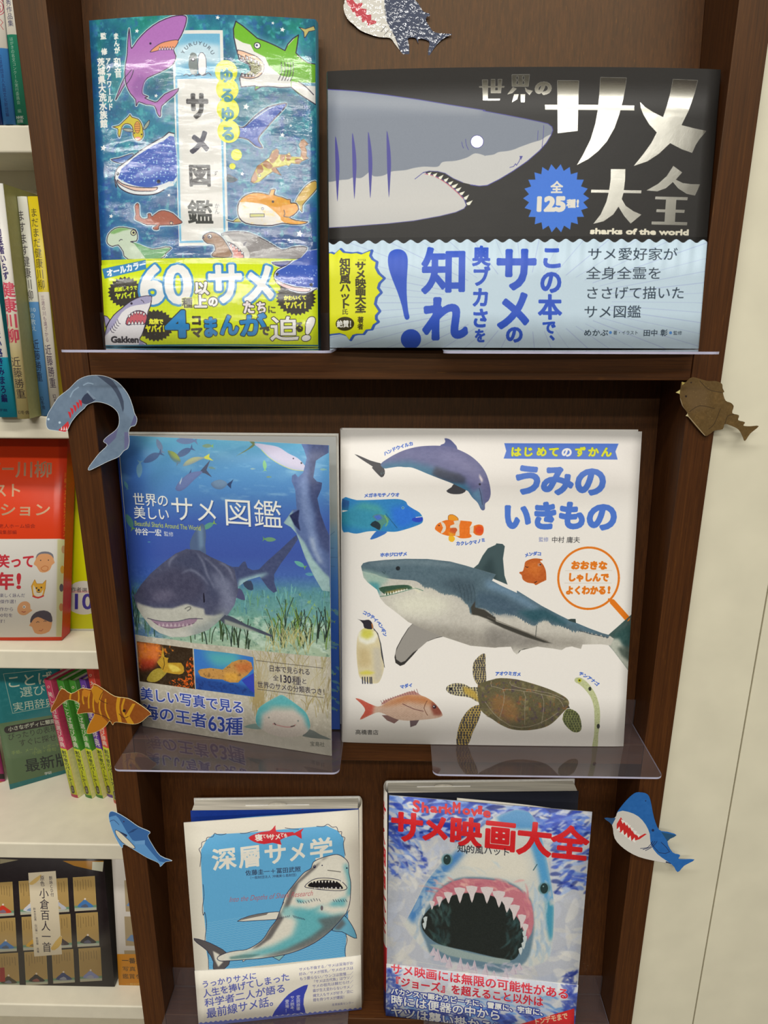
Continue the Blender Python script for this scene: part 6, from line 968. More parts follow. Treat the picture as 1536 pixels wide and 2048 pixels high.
def art_blue(c):
    c.img[:] = (38, 104, 178); ink = (30, 44, 84); c.grain(6, 6)
    wh = BS((212, 1085), (240, 1022), (290, 1022), (340, 1045), (375, 1085), (395, 1130), (400, 1180), (430, 1225), (470, 1255), (500, 1278), (430, 1270), (330, 1245), (250, 1190), (200, 1120)); c.poly(wh, (212, 208, 200), sm=2)
    c.poly(BS((255, 1048), (235, 1080), (235, 1105), (250, 1120), (275, 1135), (310, 1165), (345, 1155), (380, 1130), (370, 1128), (345, 1142), (320, 1130), (300, 1095), (270, 1072), (262, 1060)), (206, 40, 40))
    for x, y in [(262, 1060), (278, 1070), (292, 1082), (306, 1096), (322, 1112), (338, 1128)]: c.poly(BS((x - 8, y - 2), (x + 2, y + 20), (x + 12, y + 6)), (236, 234, 226))
    for x, y in [(240, 1112), (258, 1128), (276, 1142), (294, 1156), (314, 1166)]: c.poly(BS((x - 6, y - 4), (x + 8, y - 20), (x + 12, y + 6)), (236, 234, 226))
    c.poly(BS((175, 1052), (230, 1052), (212, 1085)), (44, 84, 130)); c.poly(BS((450, 1120), (523, 1135), (480, 1165)), (40, 84, 120)); c.circle(BS((410, 1112))[0], 2.6, ink); c.circle(BS((375, 970))[0], 1.2, ink)
    for i in range(3): c.stroke(BS((350 + 12*i, 1200 + 5*i), (385 + 12*i, 1195 - 2*i), (410 + 10*i, 1165)), 1.1, ink, sm=2)
    c.stroke(BS((400, 1170), (440, 1220), (490, 1215), (450, 1170)), 1.1, ink, sm=2); c.stroke(BS((475, 1265), (492, 1272)), 3, ink)
# ---- books on the white shelves ------------------------------------
def art_spines(c, kind):
    dk = (60, 54, 60)
    if kind == 'red_emblem':
        c.img[:] = (222, 214, 200); c.poly([(-60, 108), (40, 108), (60, 260), (-60, 260)], (66, 136, 206))
        for r in (13.5, 10): an = np.linspace(0, 2*math.pi, 30); c.stroke(np.stack([-2 + r*np.cos(an), 28 + r*1.25*np.sin(an)], 1), 1.2, (190, 60, 80))
        c.text('賞', (-10, 30), (6, 30), 15, (190, 60, 80)); c.stroke([(3, 52), (8, 58), (4, 64), (9, 72)], 1, (200, 90, 90)); c.text('公益財団法人丸岡文化財団編', (2, 120), (17, 236), 7, (50, 60, 120), vertical=True)
    if kind == 'green_white':
        c.img[:] = (222, 214, 198); c.poly([(8, 75), (60, 76), (70, 260), (16, 260)], (40, 136, 104)); c.text('優秀作品集', (17, -8), (24, 60), 12, (60, 60, 96), vertical=True); c.text('はがきの名文コンクール実行委員会　編', (24, 80), (41, 228), 8, (206, 222, 206), vertical=True); c.text('NHK', (33, 236), (49, 236), 7, (226, 232, 226), bold=.4); c.text('出版', (35, 243), (48, 243), 7, (226, 232, 226), bold=.2)
    if kind == 'cyan':
        c.img[:] = (222, 218, 208); c.poly([(-80, 701), (60, 700), (80, 850), (-80, 850)], (30, 160, 190)); c.text('綾小路きみまろ編', (-8, 640), (10, 800), 12, (30, 40, 110), bold=.4, vertical=True); c.text('小学館', (-10, 817), (16, 818), 7, (30, 40, 90))
    if kind == 'cream':
        c.img[:] = (222, 214, 186); c.vgrad([(360, (224, 222, 216)), (600, (222, 214, 200)), (700, (214, 196, 140)), (840, (212, 196, 130))]); c.text('一句医者いらず', (-6, 430), (14, 545), 13, (56, 44, 96), bold=.5, vertical=True); c.text('健康川柳', (14, 548), (27, 672), 26, (206, 76, 96), bold=.7, vertical=True); c.text('近藤勝重', (30, 700), (44, 792), 19, (70, 56, 60), vertical=True); c.text('幻冬舎', (36, 822), (59, 823), 9, (70, 56, 60))
    if kind == 'white_blue':
        c.img[:] = (222, 220, 206); c.poly([(30, 597), (90, 597), (120, 850), (40, 850)], (92, 150, 206)); c.text('ますます健康川柳', (41, 418), (61, 595), 16, dk, vertical=True, bold=.05); c.text('210', (56, 612), (72, 613), 11, (214, 226, 230)); c.text('の教え', (64, 618), (69, 656), 11, (214, 226, 230), vertical=True); c.text('近藤勝重', (70, 672), (80, 760), 15, (40, 44, 76), vertical=True); c.text('幻冬舎', (83, 790), (89, 818), 8, (40, 44, 76), vertical=True)
    if kind == 'yellow':
        c.img[:] = (214, 190, 24); c.poly([(50, 597), (110, 597), (140, 850), (60, 850)], (222, 214, 200)); c.text('まだまだ健康川柳', (68, 418), (86, 593), 15, (70, 60, 34), vertical=True); c.text('三途の川も遠ざかる', (87, 604), (97, 696), 7.5, (120, 90, 110), vertical=True); c.text('近藤勝重', (97, 700), (108, 782), 13, (60, 44, 76), vertical=True); c.text('幻冬舎', (109, 792), (115, 818), 7, (60, 44, 76), vertical=True)
    if kind == 'red_anthology':
        P, Q = crop(0, 860, 7.68), crop(0, 1080, 7.68); c.img[:] = (216, 62, 22); bd = Q((-900, 0), (900, -5), (1005, 8), (1000, 700), (945, 1488), (-900, 1485)); c.poly(P((-900, 1660), (920, 1665), (1010, 1680)) + Q((945, 1488), (-900, 1485)), (222, 218, 210))
        c.poly(P((900, 100), (1060, 100), (1010, 1672), (940, 1668)), (176, 40, 20), soft=1.5, a=.6); c.poly(P((885, 1672), (1010, 1680)) + Q((945, 1480), (865, 1480)), (196, 192, 120), soft=1, a=.7)  # spine strip drawn on the face, its rounded shading painted into the colour
        G1, G2 = (226, 186, 150), (236, 214, 190)
        c.text('シルバー', P((-620, 590))[0], P((240, 590))[0], 32, G2, bold=.5, extra=1); c.text('川柳', P((245, 595))[0], P((815, 600))[0], 34, G2, bold=.6, extra=1); c.text('ベスト', P((-330, 915))[0], P((350, 915))[0], 30, G1, bold=.5, extra=.6); c.text('ション', P((0, 1210))[0], P((790, 1215))[0], 28, G1, bold=.5, extra=.6); c.text('全国有料老人ホーム協会', P((-330, 1465))[0], P((550, 1465))[0], 9, (120, 30, 24)); c.text('編集部編', P((-30, 1560))[0], P((270, 1560))[0], 9, (120, 30, 24))
        c.text('川柳ベストセレクション', P((1012, 640))[0], P((985, 1640))[0], 5.5, (216, 150, 40), vertical=True)
        R = (200, 54, 66); c.text('笑って', Q((-30, 315))[0], Q((540, 315))[0], 28, R, bold=.8); c.text('年', Q((-40, 620))[0], Q((230, 620))[0], 36, R, bold=1.2); c.text('!', Q((240, 620))[0], Q((350, 620))[0], 42, R, bold=1.2)
        t = (84, 80, 110); c.text('楽しく詠んだ', Q((5, 840))[0], Q((395, 840))[0], 8.5, t); c.text('傑作選！', Q((10, 935))[0], Q((300, 935))[0], 8.5, t); c.text('作から', Q((0, 1052))[0], Q((220, 1052))[0], 8.5, t); c.text('00句を', Q((-20, 1145))[0], Q((210, 1145))[0], 8.5, t); c.text('す！', Q((0, 1238))[0], Q((125, 1238))[0], 8.5, t)
        sk = (222, 160, 110)
        c.poly(Q((555, 290), (570, 220), (640, 175), (740, 175), (815, 215), (828, 300), (842, 345), (800, 380), (770, 450), (700, 490), (620, 480), (570, 400), (530, 370), (530, 340)), sk, sm=2); c.poly(Q((555, 280), (580, 210), (650, 172), (750, 175), (815, 215), (825, 280), (800, 240), (740, 205), (640, 205), (590, 230)), (120, 120, 130), sm=2); c.circle(Q((630, 305))[0], 1.1, dk); c.circle(Q((748, 302))[0], 1.1, dk); c.stroke(Q((640, 420), (690, 390), (740, 410), (730, 455), (680, 468), (640, 440), (640, 420)), 1, (190, 110, 60), sm=3)
        c.poly(Q((490, 700), (540, 600), (570, 665), (660, 665), (710, 610), (700, 740), (670, 850), (580, 870), (510, 840)), (226, 170, 60), sm=1, line=(190, 130, 40), lw=1); c.poly(Q((520, 680), (560, 760), (580, 800), (640, 800), (670, 740), (650, 850), (560, 860), (520, 800)), (226, 216, 196), sm=2); c.circle(Q((568, 730))[0], 1.6, dk); c.circle(Q((640, 722))[0], 1.6, dk); c.circle(Q((600, 762))[0], 2.2, dk); c.stroke(Q((515, 855), (590, 880), (670, 850)), 3, (206, 50, 50), sm=2); c.stroke(Q((570, 790), (600, 800), (620, 790)), 1, dk)
        c.poly(Q((275, 1040), (300, 980), (350, 940), (420, 935), (470, 980), (475, 1050), (505, 1070), (460, 1105), (400, 1145), (330, 1140), (285, 1100)), sk, sm=2); c.circle(Q((380, 1018))[0], 3, (236, 232, 226)); c.circle(Q((378, 1020))[0], 1.3, dk); c.stroke(Q((345, 1090), (375, 1100), (398, 1092)), 1.2, (150, 40, 40))
        c.poly(Q((470, 1280), (520, 1180), (700, 1160), (790, 1200), (800, 1290), (760, 1400), (640, 1442), (540, 1420), (500, 1330), (455, 1310)), sk, sm=2); c.poly(Q((470, 1250), (490, 1170), (560, 1100), (680, 1075), (780, 1120), (808, 1240), (770, 1255), (680, 1215), (590, 1175), (520, 1210), (490, 1260)), (70, 64, 80), sm=2); c.stroke(Q((565, 1262), (585, 1245), (608, 1258)), 1, dk); c.stroke(Q((675, 1245), (695, 1235), (715, 1248)), 1, dk); c.stroke(Q((605, 1385), (640, 1392), (665, 1365)), 1, (170, 80, 60))
        for x, y, k in [(975, 140, (190, 150, 110)), (960, 450, (214, 160, 60)), (945, 730, (90, 80, 90)), (940, 1030, (196, 130, 80))]: c.circle(Q((x, y))[0], 4, k, ry=8)
    if kind == 'yellow_white':
        Q = crop(0, 1080, 7.68); c.img[:] = (222, 222, 216); c.poly([(139, 700), (220, 700)] + Q((1700, 1355), (1090, 1355), (1062, 1330), (1062, -900)), (214, 216, 10)); c.circle(Q((1290, 790))[0], 39, (222, 220, 210)); c.poly(Q((1085, 655), (1400, 655), (1400, 698), (1085, 698)), (222, 170, 170), a=.7); c.text('作者', Q((1090, 640))[0], Q((1255, 645))[0], 12, dk); c.text('選', Q((1255, 645))[0], Q((1340, 648))[0], 10, dk); c.text('10', Q((1090, 850))[0], Q((1440, 850))[0], 50, (70, 60, 160), bold=1.0)
    if kind == 'teal_dictionary':
        c.img[:] = (44, 128, 134); c.grain(8, .3, colors=((100, 176, 176), 2, -.1)); gr = (100, 128, 92); E = (206, 214, 190)
        c.poly(OR((-400, 850), (0, 750), (620, 650), (760, 630), (900, 1200), (900, 1300), (760, 1300), (110, 1470), (-400, 1600)), gr); c.stroke(OR((40, 165), (560, 110)), .8, E); c.stroke(OR((40, 165), (150, 630), (700, 530)), .8, E)
        c.text('ことば', OR((70, 265))[0], OR((620, 200))[0], 27, E, bold=.3); c.text('選び', OR((230, 385))[0], OR((540, 345))[0], 22, E, bold=.1); c.text('実用辞典', OR((150, 560))[0], OR((660, 485))[0], 19, E, bold=.1); c.stroke(OR((90, 825), (650, 720)), 14, (46, 40, 44)); c.text('小さなボディに類語が', OR((95, 820))[0], OR((720, 705))[0], 9.5, E, bold=.2)
        c.text('ぴったりの表現が', OR((90, 915))[0], OR((760, 785))[0], 14, (50, 56, 50)); c.text('すぐに探せる', OR((220, 985))[0], OR((760, 895))[0], 15, (50, 56, 50)); c.text('手紙、メール、レポートに', OR((135, 1100))[0], OR((760, 985))[0], 8, (150, 176, 100)); c.text('小説・俳句…', OR((380, 1100))[0], OR((720, 1040))[0], 8, (150, 176, 100)); c.text('最新版', OR((290, 1255))[0], OR((830, 1160))[0], 28, (40, 50, 50), bold=.3); c.text('学研', OR((525, 1345))[0], OR((612, 1328))[0], 6, (206, 216, 216), bold=.2)
    if kind == 'black_cards':
        K = crop(0, 1700, 5.12); c.img[:] = (40, 32, 34); c.grain(6, 4); c.poly(K((640, 100), (1060, 100), (1050, 205), (940, 190), (760, 150)), (170, 116, 24)); c.poly(K((945, 110), (1060, 110), (1050, 208), (940, 190)), (206, 204, 180)); c.poly(K((0, 80), (190, 90), (0, 130)), (150, 140, 110))
        rs = np.random.RandomState(8); robe = [(206, 60, 40), (214, 214, 220), (190, 190, 200), (70, 120, 180), (70, 120, 180), (214, 160, 40), (60, 44, 50), (44, 38, 44), (70, 60, 44), (40, 34, 40), (60, 70, 120), (140, 146, 196)]
        i = 0
        for r, (y0, y1) in enumerate([(300, 650), (665, 1020), (1030, 1390)]):
            for q, (x0, x1) in enumerate([(-90, 125), (190, 415), (470, 690), (745, 970)]):
                sx, sy = r*29, -q*19; ax, bx = x0 + sx, x1 + sx; ay, by = y0 + sy + 22, y1 + sy + 15
                card = K((ax, ay), (bx, ay - 14), (bx + 18, by - 14), (ax + 18, by)); c.poly(card, (178, 146, 88)); c.setclip(card); c.stroke(card, 1.2, (200, 176, 110), closed=True)
                for k in range(7): x = ax + 20 + k*27; c.stroke(K((x, ay + 20 + rs.rand()*20), (x + 3, ay + 50), (x + 6, ay + 90 + rs.rand()*60)), .8, (90, 74, 50), a=.7)
                cx, cy = (ax + bx)/2 + 16, by - 75; c.poly(K((ax, by - 55), (bx + 30, by - 65), (bx + 30, by - 20), (ax, by - 10)), (110, 150, 120), soft=.8); c.poly(K((cx - 84, cy + 30), (cx - 40, cy - 20), (cx - 8, cy - 44), (cx + 30, cy - 18), (cx + 86, cy + 26), (cx + 20, cy + 42)), robe[i], sm=2)
                c.poly(K((cx - 50, cy + 30), (cx, cy), (cx + 30, cy + 34)), tuple(v*.6 + 60 for v in robe[(i + 3) % 12]), sm=2, a=.7); c.circle(K((cx - 4, cy - 50))[0], 2, (226, 210, 196)); c.poly(K((ax, by - 32), (bx + 30, by - 42), (bx + 30, by + 10), (ax, by + 10)), (196, 190, 176), soft=.6, a=.8); c.setclip(); i += 1
        c.poly(K((0, 1200), (45, 1195), (55, 1345), (0, 1350)), (160, 36, 40))
        c.poly(K((288, 220), (570, 200), (635, 1055), (350, 1080)), (220, 206, 178)); c.poly(K((300, 320), (420, 235), (400, 290), (330, 340)), (214, 180, 110), sm=2); c.poly(K((520, 990), (620, 860), (630, 940), (560, 1010)), (214, 176, 90), sm=2); t = (50, 44, 56)
        c.text('小倉百人一首', K((445, 370))[0], K((482, 1035))[0], 19, t, vertical=True, bold=.1); c.text('原色', K((430, 245))[0], K((435, 355))[0], 9, t, vertical=True); c.text('朗詠ＣＤ付', K((515, 250))[0], K((535, 460))[0], 7, t, vertical=True); c.text('鈴木日出男　山口慎一　依田泰　共著', K((350, 570))[0], K((390, 1040))[0], 5, t, vertical=True); c.text('文英堂', K((455, 1420))[0], K((600, 1412))[0], 8, (226, 222, 170), bold=.3)
    if kind == 'orange_band':
        K = crop(0, 1700, 5.12); c.img[:] = (214, 206, 196)
        for y in (270, 630, 990): c.poly(K((1270, y), (1600, y), (1600, y + 310), (1285, y + 310)), (170, 150, 116)); c.poly(K((1290, y + 250), (1340, y + 190), (1500, y + 230), (1500, y + 290)), (110, 140, 180), sm=1)
        c.poly(K((1180, 1030), (1700, 1030), (1700, 1420), (1200, 1420)), (228, 150, 16)); dk2 = (70, 56, 40); c.text('一番売れて', K((1245, 1100))[0], K((1600, 1110))[0], 13, dk2, bold=.2); c.text('写真・図版', K((1250, 1195))[0], K((1600, 1200))[0], 11, dk2); c.text('鑑賞を', K((1252, 1280))[0], K((1450, 1284))[0], 12, dk2); c.text('一般社団法人', K((1290, 1370))[0], K((1520, 1375))[0], 6, (240, 214, 150))
    if kind in ('pink', 'green', 'violet', 'red'):
        base = {'pink': (200, 66, 100), 'green': (70, 146, 50), 'violet': (112, 70, 166), 'red': (216, 74, 60)}[kind]; c.img[:] = base
        s_ = {'pink': '美しい日本語選び辞典', 'green': '感情ことば選び辞典', 'violet': '漢字選び辞典', 'red': '大きな字のことば選び辞典'}[kind]; q = np.array(c.quad, float); top = (q[0] + q[1])/2; bot = (q[2] + q[3])/2; at = lambda t: tuple(top + (bot - top)*t)
        lo = .93 if kind == 'red' else .58
        c.circle(at(.06), 2.6, (226, 200, 180)); c.circle(at(.06), 1.6, base); c.text(s_, at(.1), at(.575), 10.5, (226, 218, 200), vertical=True, bold=.1)
        L = lambda t: tuple(q[0] + (q[3] - q[0])*t); R = lambda t: tuple(q[1] + (q[2] - q[1])*t); c.poly([L(.585), R(.585), R(.975), L(.975)], (206, 214, 40)); c.text('創作者のパートナー', at(.6), at(.9), 9.5, (60, 70, 30), vertical=True, bold=.2); c.stroke([at(.912), at(.955)], 6, (70, 60, 50)); c.text('学研', at(.912), at(.955), 4.4, (220, 220, 200), vertical=True)
    if kind == 'navy': c.img[:] = (30, 60, 130)
    if kind == 'magenta':
        c.img[:] = (206, 60, 130); K = crop(0, 1320, 5.908); c.poly(K((-300, 1350), (60, 1345), (66, 1405), (-300, 1410)), (50, 40, 40)); c.poly(K((-300, 1440), (100, 1435), (100, 1600), (-300, 1600)), (226, 150, 40))

# ------------------------------------------------------------------ acrylic trays (one built, the rest copied)
def build_tray(x0, z):
    w, t, yf, yb, h = 165.6, 1.5, -40.0, 26.9, 23.5; r = 5
    fr = [(r - r*math.sin(a), yf + r - r*math.cos(a)) for a in np.linspace(math.pi/2, 0, 6)]; out = [(0, yb)] + fr + [(w - x, y) for x, y in fr[::-1]] + [(w, yb)]
    V, F = [], []; n = len(out)
    for zz in (0, t): V += [(x + x0, y, z + zz) for x, y in out]
    F += [tuple(range(n))[::-1], tuple(range(n, 2*n))] + [(i, (i + 1) % n, n + (i + 1) % n, n + i) for i in range(n)]
    b = len(V); V += [(x0, yb - t, z + t), (x0 + w, yb - t, z + t), (x0 + w, yb, z + t), (x0, yb, z + t), (x0, yb - t, z + h), (x0 + w, yb - t, z + h), (x0 + w, yb, z + h), (x0, yb, z + h)]; F += [tuple(b + i for i in f) for f in CUBE]
    side = [0, 0] + [1 if 0 < i < 13 else 0 for i in range(n)] + [0]*6
    return mesh('acrylic_tray', V, F, [ACR, RIM], midx=side, loc=(x0 + w/2, -6, z))
TR = [(-199.6, 19.6, 'clear acrylic tray under the holographic cartoon shark book, left of the upper rail'), (33.9, 19.6, 'clear acrylic tray under the black landscape shark book, right of the upper rail'),
      (-199.6, -278.3, 'clear acrylic tray under the blue reef photo book, mirroring its lettering'), (33.9, -278.3, 'clear acrylic tray under the white sea animal picture book, mirroring the turtle'),
      (-199.6, -567.1, 'clear acrylic tray at the bottom left, under the cream book with a blue panel'), (33.9, -567.1, 'clear acrylic tray at the bottom right, under the painted open-mouthed shark book')]
tray = build_tray(TR[0][0], TR[0][1]); tag(tray, TR[0][2], 'tray', 'clear acrylic trays on the rack rails')
for x0, z, lab in TR[1:]:
    o = tray.copy(); C.objects.link(o); o.location = (tray.location[0] + (x0 - TR[0][0])*S, tray.location[1], tray.location[2] + (z - TR[0][1])*S); tag(o, lab, 'tray')

# ------------------------------------------------------------------ print materials
def printed(name, cv, rough=.35, spec=.5, foil=None, film=False, grain=0):
    m, nt, b = new_mat(name); uv = nd(nt, 'ShaderNodeUVMap'); t = nd(nt, 'ShaderNodeTexImage'); t.image = cv.image(name); t.extension = 'EXTEND'; nt.links.new(uv.outputs[0], t.inputs[0])
    nt.links.new(t.outputs[0], b.inputs['Base Color']); b.inputs['Roughness'].default_value = rough; b.inputs['Specular IOR Level'].default_value = spec
    if foil:
        e = nd(nt, 'ShaderNodeTexImage'); e.image = cv.extra_image(name + '_foil'); e.extension = 'EXTEND'; nt.links.new(uv.outputs[0], e.inputs[0]); nt.links.new(e.outputs[0], b.inputs['Metallic'])
        r = nd(nt, 'ShaderNodeMapRange'); nt.links.new(e.outputs[0], r.inputs[0]); r.inputs[3].default_value = rough; r.inputs[4].default_value = foil; nt.links.new(r.outputs[0], b.inputs['Roughness']); n = noise(nt, 900, 4); n2 = noise(nt, 60, 2)
        ad = nd(nt, 'ShaderNodeMath', operation='MULTIPLY_ADD'); nt.links.new(n2.outputs[0], ad.inputs[0]); ad.inputs[1].default_value = 6; nt.links.new(n.outputs[0], ad.inputs[2]); bump(nt, ad.outputs[0], b, .25, .00008)
    if film:
        b.inputs['Coat Weight'].default_value = 1; b.inputs['Coat Roughness'].default_value = .03; b.inputs['Coat IOR'].default_value = 1.6
        n1, n2, n3 = noise(nt, 1, 2, (9, 9, 20)), noise(nt, 1, 3, (26, 26, 66)), noise(nt, 1500, 2)
        a1 = nd(nt, 'ShaderNodeMath', operation='MULTIPLY_ADD'); nt.links.new(n1.outputs[0], a1.inputs[0]); a1.inputs[1].default_value = 7.5; nt.links.new(n2.outputs[0], a1.inputs[2])
        a2 = nd(nt, 'ShaderNodeMath', operation='MULTIPLY_ADD'); nt.links.new(n3.outputs[0], a2.inputs[0]); a2.inputs[1].default_value = .05; nt.links.new(a1.outputs[0], a2.inputs[2])
        bump(nt, a2.outputs[0], b, 1.0, .0017, ('Coat Normal',)); bump(nt, n2.outputs[0], b, .2, .0004)
    return m
def unit_v(v): v = np.asarray(v, float); return v/np.linalg.norm(v)
def rect(bl, br, tl):
    bl, br, tl = map(lambda v: np.asarray(v, float), (bl, br, tl)); e = br - bl; u = tl - bl; u = u - unit_v(e)*(u @ unit_v(e)); n = unit_v(np.cross(u, e))
    if n[1] < 0: n = -n
    return bl, e, u, n
def level(n): return unit_v(np.array([n[0], n[1], 0]))   # book blocks slump level on the tray
def page_box(name, bl, e, u, n, d0, d1, inset, mat, parent, sides=(1, 1)):
    eu, uu = unit_v(e), unit_v(u); a = bl + eu*inset*sides[0] + uu*inset; W = np.linalg.norm(e) - inset*(sides[0] + sides[1]); H = np.linalg.norm(u) - 2*inset
    c = [a, a + eu*W, a + eu*W + uu*H, a + uu*H]; V = [p + n*d0 for p in c] + [p + n*d1 for p in c]; return mesh(name, V, [(0, 1, 2, 3), (7, 6, 5, 4), (0, 4, 5, 1), (1, 5, 6, 2), (2, 6, 7, 3), (3, 7, 4, 0)], mat, parent, uv=[(0, 0), (1, 0), (1, 1), (0, 1)]*2)
def spine_strip(name, base, u, n, T, out, mat, parent, bulge=2.4, nu=8):
    P = lambda a, v: base + n*(T*a) + out*(bulge*math.sin(math.pi*a)**.8 if 0 < a < 1 else 0) + u*v
    return sheet(name, P, lambda a, v: -out, nu, 2, .6, mat, parent)
def closed_book(name, label, bl, br, tl, T, front, back, bulge=0.0, spine='left', band=None, band_mat=None, group=None, bulge_pow=1.0, inset=2.5):
    bl, e, u, n = rect(bl, br, tl); eu = unit_v(e); t = thing(name, (bl + e/2), label, 'book', group)
    dep = lambda a: -bulge*math.sin(math.pi*min(max(a, 0), 1))**bulge_pow
    P = lambda a, v: bl + e*a + u*v + n*dep(a); N = lambda a, v: n
    sheet('front_cover', P, N, 28, 6, .9, [front, back], t)
    if band:
        vt = band if callable(band) else (lambda a: band); Q = lambda a, v: P(a, v) - n*.45 + eu*(a - .5)*.3
        sheet('paper_band', Q, N, 240 if callable(band) else 28, 3, .35, [front, WHITE], t, vtop=vt)
    page_box('page_block', bl, e, u, level(n), 1.1, T - 1.1, inset, PAGE, t, (0.4, 1) if spine == 'left' else (1, .4)); page_box('back_cover', bl, e, u, level(n), T - 1.0, T, 0, back, t)
    s = -1 if spine == 'left' else 1; spine_strip('spine', bl if spine == 'left' else bl + e, u, level(n), T, eu*s, back, t, 1.2); return t

P3 = {}   # corners of the six display books in mm
P3['comic'] = (np.array([-187.0, 0, 21.3]), np.array([-46.3, 0, 21.3]), np.array([-185.9, 27.7, 217.0]))
P3['atlas'] = (np.array([-38.4, -2, 21.3]), np.array([202.0, -2, 21.3]), np.array([-38.2, 16.0, 186.0]))
P3['atlas'] = (np.array([-37.6, -7.5, 21.3]), np.array([198.9, -7.5, 21.3]), np.array([-37.4, 10.5, 183.6]))
P3['reef'] = (np.array([-197.1, 13.9, -276.4]), np.array([-41.3, -21.2, -276.4]), np.array([-193.7, 23.0, -41.8]))
P3['zukan'] = (np.array([-34.4, -3.8, -276.4]), np.array([182.1, -4.5, -276.4]), np.array([-35.0, 29.8, -38.2]))
P3['deep'] = (np.array([-165.8, -10.9, -565.2]), np.array([-22.3, 7.4, -565.2]), np.array([-168.4, 4.5, -361.6]))
P3['movie'] = (np.array([0.1, 2.3, -565.2]), np.array([164.5, -14.1, -565.2]), np.array([-1.4, 20.1, -343.8]))
for k, (a, b_, c_) in P3.items():
    bl, e, u, n = rect(a, b_, c_); QUAD[k] = QUAD[k]; SZ[k] = (np.linalg.norm(e), np.linalg.norm(u))
cv = art_comic(); m = printed('print_comic', cv, .45, .3, film=True)
closed_book('book', 'holographic blue-green cartoon shark book with a yellow band, top left', *P3['comic'], 13, m, plain('teal_cover', (36, 110, 130), .3), bulge=5.5, spine='right', band=(692 - 519.5)/(692 - 40)*.985)
cv = art_atlas(); m = printed('print_atlas', cv, .5, .35, foil=.27)
H_at = homography(QUAD['atlas'], [(0, 0), (1, 0), (1, 1), (0, 1)]); wv = happly(H_at, band_wave())
closed_book('book', 'wide black shark book with silver foil title and pale blue band', *P3['atlas'], 12, m, plain('black_cover', (36, 40, 34), .45), bulge=4.5, spine='left', band=lambda a: 1 - np.interp(a, wv[:, 0], wv[:, 1]), bulge_pow=.7)
cv = art_zukan(); m = printed('print_zukan', cv, .42, .35)
closed_book('book', 'square white picture book of sea animals with a great white shark', *P3['zukan'], 9, m, plain('white_cover', (224, 220, 214), .4, .01), bulge=1.6, spine='left', bulge_pow=.5, inset=2)

# ------------------------------------------------------------------ books standing with their front cover swung open
def open_book(key, label, front, inner, body_bl, body_br, body_tl, T, hinge, flap, flap_mat, end_mat, spine_mat, band=None, cloth=None, slip=None):
    bl, e, u, n = rect(*P3[key]); b0, be, bu, bn = rect(body_bl, body_br, body_tl); bn = level(bn); t = thing('book', bl + e/2 + np.array([0, 6, 0]), label, 'book')
    N = lambda a, v: n; P = lambda a, v: bl + e*a + u*v
    fc = sheet('front_cover', P, N, 8, 6, .7, [front, inner], t)
    if band: sheet('paper_band', lambda a, v: P(a, v) - n*.4 + e*(a - .5)*.003, N, 24, 3, .3, [front, WHITE], t, vtop=band)
    page_box('page_block', b0, be, bu, bn, .9, T - 1, 1.5, PAGE, t); page_box('endpaper', b0, be, bu, bn, 0, .8, .8, end_mat, t); page_box('back_cover', b0, be, bu, bn, T - .9, T, 0, cloth or WHITE, t)
    if slip:    # paper slip left between the pages, its rounded tab standing a little proud
        a0, a1, dk_ = slip; eu_, uu_ = unit_v(be), unit_v(bu); top = b0 + bu - uu_*8 + bn*(T*dk_); p0, p1 = top + be*a0, top + be*a1; Vs = [q_ + uu_*h_ + bn*d_ for d_ in (0, .35) for q_, h_ in ((p0, 0), (p1, 0), (p1, 7.3), (p0, 7.3))]
        mesh('paper_slip', Vs, [(0, 1, 2, 3), (7, 6, 5, 4), (0, 4, 5, 1), (1, 5, 6, 2), (2, 6, 7, 3), (3, 7, 4, 0)], WHITE, t); mid = (p0 + p1)/2; an = np.linspace(0, math.pi, 9)
        Vt = [mid + eu_*(8*math.cos(x_)) + uu_*(7.3 + 1.6*math.sin(x_)) + bn*d_ for d_ in (-.2, .5) for x_ in an]; mesh('slip_tab', Vt, [tuple(range(9)), tuple(range(17, 8, -1))] + [(i, i + 9, (i + 1) % 9 + 9, (i + 1) % 9) for i in range(9)], plain('slip_paper', (196, 190, 174), .7), t)
    # jacket flap: curls from the cover's free edge back towards the pages
    pts = smooth([np.asarray(p, float) for p in flap], False, 8); L = len(pts) - 1
    def F(a, v):
        k = min(int(a*L), L - 1); f = a*L - k; return pts[k]*(1 - f) + pts[k + 1]*f + u*(v*.985)
    sheet('jacket_flap', F, lambda a, v: np.array([0, 1., 0]), 22, 3, .5, flap_mat, t)
    s = -1 if hinge == 'left' else 1; hb = b0 if hinge == 'left' else b0 + be; spine_strip('spine', hb, bu, bn, T, unit_v(be)*s, spine_mat, t, 2.3); return t
def flapcurve(key, free, inner_xy, mid_xy):
    z = P3[key][0][2]; return [np.array([*free, z]), np.array([*mid_xy, z]), np.array([*inner_xy, z])]
def spine_print(name, H, T, fn):
    c = Canvas(T, H, [(0, 0), (T, 0), (T, H), (0, H)], density=6, seed=2); fn(c); return printed(name, c, .4)
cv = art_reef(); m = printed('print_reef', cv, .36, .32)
def reef_end(c):
    c.vgrad([(0, (176, 178, 176)), (60, (160, 168, 166)), (75, (110, 150, 180)), (110, (60, 110, 180)), (150, (36, 84, 170)), (235, (40, 76, 160))])
    for i in range(60): c.stroke([(c.W*c.rs.rand(), 66 + 40*c.rs.rand()), (c.W*c.rs.rand(), 66 + 44*c.rs.rand())], .5, (60, 90, 130), a=.5)
    for i in range(26): smallfish(c, c.W - 14*c.rs.rand(), 130 + 95*c.rs.rand(), 7, c.rs.rand(), (90, 140, 150), (150, 170, 60))
